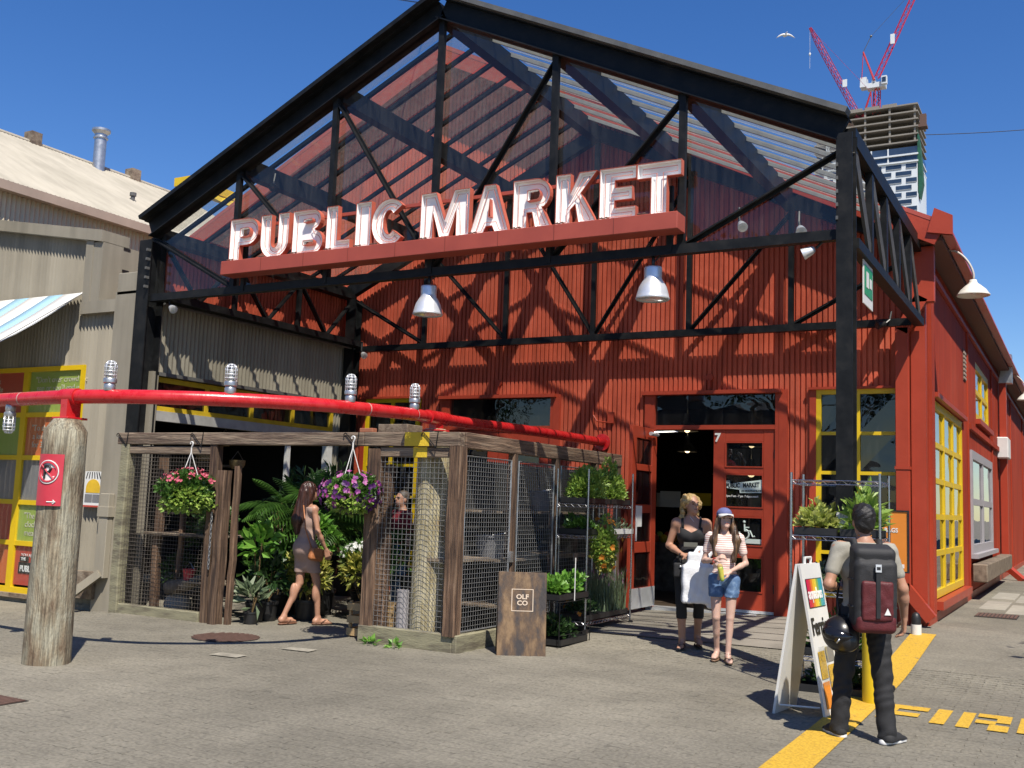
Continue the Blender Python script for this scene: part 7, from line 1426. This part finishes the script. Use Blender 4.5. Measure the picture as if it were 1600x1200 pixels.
# ---------------- woman in black tank top
bloc, brz = (-3.90, 11.20, .045), rad(200)
g, D, hp, k = human(1.70, True, 1.13, dict(shR=(.175, -.01, 1.41), shL=(-.175, -.01, 1.41), elR=(.255, -.05, 1.15), wrR=(.10, .20, 1.06), elL=(-.245, -.03, 1.15), wrL=(-.04, .21, 1.065), knR=(.10, .06, .50), anR=(.085, .03, .085), knL=(-.10, -.02, .50), anL=(-.09, -.16, .12)), (.55, .05, 0))
hs = hand(D['wrR'], (-1, .25, -.1), (0, -.3, -1), -1, .5)+hand(D['wrL'], (1, .25, -.05), (0, -.2, -1), 1, .4)
bw_ = person('blonde woman in black tank top carrying a white bag out of the doorway', bloc, brz, g, SK['tan'], hs)
sdf_obj('tank_top', grow(g['torso'], .010), blackc, bw_, .008, [lambda X, Y, Z: .93*k-Z, lambda X, Y, Z: Z-(1.31+.9*np.abs(np.abs(X)-.0)*.6+np.where(Y < 0, .06, 0))*k, lambda X, Y, Z: np.where(Z > 1.30*k, np.abs(X)-.128*k, -1)], wrink(.003, 28)); 
for s_ in (1, -1): MB().tube([(s_*.095*k, .085*k, 1.36*k), (s_*.105*k, .05*k, 1.46*k), (s_*.10*k, -.03*k, 1.485*k), (s_*.09*k, -.09*k, 1.42*k)], .014, 6).obj('shoulder_strap', blackc, bw_, True, True)
m_ = MB(); m_.bbox((-.07*k, .150*k, 1.15*k), (.085*k, .156*k, 1.20*k), .001); m_.obj('shirt_print', mat('grey_print', (.12, .12, .10), .8), bw_, local=True)
sdf_obj('leggings', grow(g['torso'][:2]+g['thighR']+g['thighL']+g['shinR']+g['shinL'], .008), blackc, bw_, .008, [lambda X, Y, Z: Z-1.0*k, lambda X, Y, Z: .33*k-Z])
bh = mat('blonde_hair', (.50, .33, .13), .5, .2, 30, .5, 80, dark=(.30, .18, .07), col2=(.62, .45, .2), world=False); rg = random.Random(5); hb_ = [ELL(hp(0, -.028, .055), np.array((.088, .098, .088))*k, None, .02)]
for q in range(80):
    a = rg.uniform(-3.45, .30); r_ = rg.uniform(.075, .112); z = rg.uniform(-.15, .10) if math.sin(a) < -.1 else rg.uniform(-.02, .10); hb_.append(ELL(hp(r_*math.cos(a), -.02+r_*1.05*math.sin(a), z), np.array((.026, .026, .03))*rg.uniform(.8, 1.3)*k, None, .012))
sdf_obj('hair', hb_, bh, bw_, .006, (), lambda X, Y, Z: .004*np.sin(120*X+3*np.sin(50*Z))*np.sin(110*Z+90*Y)); face(bw_, hp, k)
for s_ in 'RL': flipflop(bw_, D, s_, k, M['dark'])
MB().tube([hp(-.045, .03, -.13), hp(0, .06, -.20), hp(.045, .03, -.13)], .003, 5).obj('necklace', M['alu'], bw_, True, True)
m_ = MB(); m_.tube([D['wrL']+[0, .0, -.035*k], D['wrL']+[0, .035, 0], D['wrL']+[0, 0, .035*k], D['wrL']+[0, -.035, 0], D['wrL']+[0, 0, -.035*k]], .007, 6); m_.obj('bracelet', M['alu'], bw_, True, True)
wb = thing('plastic_bag', 'full white plastic carrier bag on the blonde woman\'s arm', 'bag', bloc, brz); wbm = mat('white_plastic_film', (.84, .85, .88), .4, .04, 14, .5, 40, sss=.0, world=False)
cb0 = np.array((-.055, .285, .0)); sdf_obj('bag_body', [BOX(cb0+[0, 0, .72], (.125, .055, .175), .03, rotz3(.1), .03), BOX(cb0+[-.02, 0, .95], (.085, .03, .09), .025, None, .06), BOX(cb0+[-.17, -.02, .70], (.05, .05, .20), .03, roty3(.12), .03)], wbm, wb, .009, (), lambda X, Y, Z: .004*np.sin(26*X+6*np.sin(5*Z))*np.sin(9*Z+2)+.002*np.sin(80*X+20*Z))
sdf_obj('bag_handle', [CAP(cb0+[-.07, -.02, 1.0], cb0+[-.06, -.05, 1.115], .03, .018), CAP(cb0+[.04, -.02, 1.0], cb0+[-.02, -.05, 1.115], .03, .018), CAP(cb0+[-.10, -.03, .98], cb0+[-.17, -.03, 1.08], .03, .02)], wbm, wb, .007)
pb = thing('black_purse', 'small black purse hanging at the blonde woman\'s right hand', 'bag', bloc, brz); sdf_obj('purse_body', [BOX((.135, .20, .86), (.035, .015, .06), .02)], blackc, pb, .007); MB().tube([(.11, .2, .93), (.09, .21, 1.03), (.12, .2, 1.05), (.15, .2, .93)], .007, 6).obj('purse_strap', M['dark'], pb, True, True); MB().sphere((.115, .235, .90), .018).obj('clasp', M['galv'], pb, True, True)
# ---------------- girl with cap
gloc, grz = (-3.345, 10.66, .02), rad(196)
g, D, hp, k = human(1.57, True, .90, dict(elR=(.235, -.03, 1.14), wrR=(.10, .19, 1.16), elL=(-.245, -.02, 1.13), wrL=(-.07, .20, 1.04), knR=(.085, .05, .50), anR=(.075, -.09, .11), knL=(-.075, .05, .50), anL=(-.055, .06, .085)), (.30, .16, 0))
hs = hand(D['wrR'], (-.75, .4, .5), (-.4, -.3, -.6), -1, .6)+hand(D['wrL'], (.8, .4, -.2), (.3, -.4, -.7), 1, .6)
gw = person('girl in striped top, denim shorts and blue cap holding a snack', gloc, grz, g, SK['pale'], hs)
stm = mat('striped_jersey', (.70, .55, .50), .85, .05, 10, world=False); N = stm.node_tree.nodes; L = stm.node_tree.links; tc = N.new('ShaderNodeTexCoord'); wv = N.new('ShaderNodeTexWave'); wv.bands_direction = 'Z'; wv.inputs['Scale'].default_value = 7.; wv.inputs['Distortion'].default_value = .6; wv.inputs['Detail'].default_value = 1; L.new(tc.outputs['Object'], wv.inputs[0]); cr = N.new('ShaderNodeValToRGB'); cr.color_ramp.interpolation = 'CONSTANT'
for p_, c_ in ((0, (.72, .62, .56)), (.3, (.55, .12, .10)), (.48, (.74, .64, .58)), (.62, (.08, .06, .12)), (.74, (.72, .40, .32)), (.88, (.78, .70, .64))):
    if p_ == 0: cr.color_ramp.elements[0].color = (*c_, 1); cr.color_ramp.elements[1].position = .999; cr.color_ramp.elements[1].color = (.78, .7, .64, 1)
    else: e_ = cr.color_ramp.elements.new(p_); e_.color = (*c_, 1)
L.new(wv.outputs['Fac'], cr.inputs[0]); L.new(cr.outputs[0], N['Principled BSDF'].inputs['Base Color'])
sdf_obj('striped_top', grow(g['torso'], .016)+[CAP(D['shR'], D['shR']+(D['elR']-D['shR'])*.55, .056*k, .048*k), CAP(D['shL'], D['shL']+(D['elL']-D['shL'])*.55, .056*k, .048*k)], stm, gw, .008, [lambda X, Y, Z: 1.0*k-Z, lambda X, Y, Z: Z-(1.44+.3*np.abs(X))*k], wrink(.005, 26))
sdf_obj('denim_shorts', grow(g['torso'][:2]+[CAP(D['hipR'], D['hipR']+(D['knR']-D['hipR'])*.5, .086*k, .074*k, .006), CAP(D['hipL'], D['hipL']+(D['knL']-D['hipL'])*.5, .086*k, .074*k, .006)], .008), denim, gw, .008, [lambda X, Y, Z: Z-1.04*k, lambda X, Y, Z: .735*k-Z], wrink(.004, 40))
brh = mat('brown_hair', (.085, .045, .022), .45, .3, 26, .5, 90, stretch=(1, 1, .15), dark=(.04, .022, .012), col2=(.30, .17, .08), world=False)
sdf_obj('hair', [ELL(hp(0, -.025, .04), np.array((.086, .098, .095))*k, None, .02), CAP(hp(.05, -.05, -.02), np.array(D['chest'])+[.09*k, -.10*k, .02], .045, .03), CAP(hp(-.05, -.05, -.02), np.array(D['chest'])+[-.09*k, -.10*k, .02], .045, .03), CAP(hp(.07, .01, 0), np.array(D['shR'])+[-.045*k, .075*k, -.02], .03, .034, .03), CAP(np.array(D['shR'])+[-.045*k, .075*k, -.02], np.array(D['chest'])+[.10*k, .10*k, -.07*k], .034, .02, .03), CAP(hp(-.07, .01, 0), np.array(D['shL'])+[.03*k, .07*k, -.02], .032, .04, .03), CAP(np.array(D['shL'])+[.03*k, .07*k, -.02], np.array(D['chest'])+[-.105*k, .105*k, -.12*k], .04, .026, .03)], brh, gw, .006, (), strands(170, .003)); face(gw, hp, k)
capm = mat('blue_cap_cloth', (.13, .15, .33), .8, .1, 30, world=False); Rc = rotz3(.30)@rotx3(.16); sdf_obj('cap', [ELL(hp(0, -.015, .075), np.array((.090, .104, .078))*k, Rc, .02)], capm, gw, .006, [lambda X, Y, Z: hp(0, 0, .05)[2]-Z])
def brim():
    m_ = MB(); P0 = []; n = 12
    for q in range(n+1):
        a = math.pi*q/n; P0.append((hp(.086*math.cos(a), .045+.05*math.sin(a), .06), hp(.080*math.cos(a), .06+.115*math.sin(a), .04-.02*abs(math.cos(a)))))
    m_.add([p for a, b in P0 for p in (a, b)], [(2*q, 2*q+2, 2*q+3, 2*q+1) for q in range(n)]); o_ = m_.obj('cap_brim', M['white'], gw, True, True); md = o_.modifiers.new('thickness', 'SOLIDIFY'); md.thickness = .006
brim()
for s_ in 'RL': flipflop(gw, D, s_, k, mat('tan_sandal', (.22, .13, .08), .6) if 'tan_sandal' not in bpy.data.materials else bpy.data.materials['tan_sandal']); m_ = MB(); a_ = D['an'+s_]; m_.tube([a_+[.036*k*math.cos(q*.7), .036*k*math.sin(q*.7)-.0, .01] for q in range(10)], .006, 5, False); m_.obj('ankle_strap', M['dark'], gw, True, True)
MB().tube([D['wrR']+[.025*math.cos(q), .02, .025*math.sin(q)] for q in range(7)], .006, 5).obj('red_bracelet', M['redpanel'], gw, True, True)
sn = thing('wrapped_snack', 'yellow and green wrapped snack in the girl\'s hands', 'snack', gloc, grz); b_ = D['wrL']+np.array((.075, .07, -.03)); sdf_obj('wrapper', [CAP(b_+[0, 0, -.05], b_+[.02, .0, .06], .022, .03)], mat('snack_wrapper', (.55, .55, .08), .5, .3, 20, col2=(.75, .6, .1), dark=(.2, .42, .08), world=False), sn, .006); sdf_obj('pastry', [ELL(b_+[.025, 0, .08], (.03, .025, .03))], mat('pastry', (.55, .36, .14), .7, .2, 20, world=False), sn, .006)
# ---------------- woman in tan dress
lloc, lrz = (-8.42, 9.98, .008), rad(-22)
g, D, hp, k = human(1.73, True, .93, dict(pel=(0, -.01, .95), elR=(.225, .03, 1.14), wrR=(.20, .17, .92), elL=(-.22, .04, 1.14), wrL=(-.19, .2, .94), hipR=(.088, 0, .93), hipL=(-.088, 0, .93), knR=(.085, .13, .52), anR=(.08, .17, .085), knL=(-.08, -.02, .50), anL=(-.085, -.21, .10), toeL=(-.02, .17, 0)), (.05, .12, 0))
hs = hand(D['wrR'], (0, .35, -1), (-1, .2, 0), 1, .5)+hand(D['wrL'], (0, .35, -1), (1, .2, 0), -1, .5)
lw = person('woman with long dark hair in a short tan dress walking into the plant stall', lloc, lrz, g, SK['tan'], hs)
drs = mat('tan_rib_dress', (.44, .30, .245), .9, .06, 20, .2, 140, world=False); sdf_obj('dress', grow(g['torso'], .020)+[CAP(D['hipR'], D['hipR']+(D['knR']-D['hipR'])*.72, .098*k, .078*k, .05), CAP(D['hipL'], D['hipL']+(D['knL']-D['hipL'])*.72, .098*k, .078*k, .05), CAP((D['hipR']+D['hipL'])/2-[0, 0, .04], (D['knR']+D['knL'])/2*.5+(D['hipR']+D['hipL'])/2*.5, .085*k, .075*k, .06)], drs, lw, .008, [lambda X, Y, Z: .63*k-Z, lambda X, Y, Z: Z-(1.44)*k], wrink(.002, 24))
dkh = mat('dark_brown_hair', (.045, .018, .012), .38, .3, 22, .5, 90, stretch=(1, 1, .12), col2=(.11, .04, .025), world=False)
sdf_obj('hair', [ELL(hp(0, -.022, .045), np.array((.088, .102, .098))*k, None, .02), CAP(hp(0, -.07, 0), np.array(D['chest'])+[-.02, -.13*k, 0], .075, .075), CAP(np.array(D['chest'])+[-.02, -.13*k, 0], np.array(D['waist'])+[-.03, -.125*k, .02], .072, .03), CAP(hp(.06, -.02, 0), np.array(D['chest'])+[.05, -.12*k, 0], .04, .04), CAP(hp(-.06, -.02, 0), np.array(D['chest'])+[-.08, -.11*k, -.02], .045, .04)], dkh, lw, .006, (), strands(190, .003)); face(lw, hp, k)
for s_ in 'RL': flipflop(lw, D, s_, k, mat('brown_sandal', (.20, .09, .05), .6) if 'brown_sandal' not in bpy.data.materials else bpy.data.materials['brown_sandal'])
sbg = thing('shoulder_bag', 'small tan leather shoulder bag at the walking woman\'s hip', 'bag', lloc, lrz); lea = mat('tan_leather', (.46, .17, .06), .5, .12, 12, .2, world=False); cb1 = np.array((.225, .02, .86)); sdf_obj('bag_body', [BOX(cb1, (.014, .062, .045), .028, rotx3(-.15)), CAP(cb1+[0, -.055, -.035], cb1+[0, .06, -.055], .035, .03, .03)], lea, sbg, .007); sdf_obj('bag_flap', [BOX(cb1+[.03, 0, .015], (.004, .06, .04), .014, rotx3(-.15))], lea, sbg, .006)
MB().tube([cb1+[0, -.06, .06], (.17, -.11, 1.15), (.07, -.105, 1.44), (-.06, -.03, 1.485), (-.12, .08, 1.40)], .008, 6).obj('strap', lea, sbg, True, True)
# ---------------- two people behind the wire mesh
def simple_person(label, loc, rz, h, shirt, hairc, fem=False, head=(0, 0, 0), skin='tan', J=None):
    g, D, hp, k = human(h, fem, 1.06, J, head); hs = hand(D['wrR'], (0, .3, -1), (-1, 0, 0), 1)+hand(D['wrL'], (0, .3, -1), (1, 0, 0), -1); t = person(label, loc, rz, g, SK[skin], hs, ('footR', 'footL'), .010)
    sdf_obj('shirt', grow(g['torso'], .016)+[CAP(D['shR'], D['shR']+(D['elR']-D['shR'])*.75, .062*k, .058*k), CAP(D['shL'], D['shL']+(D['elL']-D['shL'])*.75, .062*k, .058*k)], shirt, t, .010, [lambda X, Y, Z: .90*k-Z, lambda X, Y, Z: Z-1.48*k], wrink(.004, 26)); sdf_obj('jeans', grow(g['torso'][:2]+g['thighR']+g['thighL']+g['shinR']+g['shinL'], .016), denim, t, .010, [lambda X, Y, Z: Z-1.0*k, lambda X, Y, Z: .05-Z])
    for s_ in 'RL': sdf_obj('shoe', grow(g['foot'+s_], .01), M['dark'], t, .009, [lambda X, Y, Z: .005-Z, lambda X, Y, Z: Z-.12])
    sdf_obj('hair', [ELL(hp(0, -.025, .06), np.array((.084, .096, .082))*k, None, .02)], hairc, t, .007); face(t, hp, k); return t
simple_person('man in dark red T-shirt standing behind the cage mesh', (-8.12, 11.55, .01), rad(150), 1.67, mat('dark_red_jersey', (.22, .012, .022), .85, .1, world=False), mat('grey_brown_hair', (.10, .075, .055), .6, .2, 30, world=False), head=(.2, .1, 0)); simple_person('person in white shirt with their back turned behind the cage mesh', (-7.78, 11.75, .01), rad(10), 1.62, mat('white_shirt', (.74, .75, .78), .8, .04, world=False), mat('dark_hair', (.03, .02, .015), .6, world=False), head=(0, .2, 0))
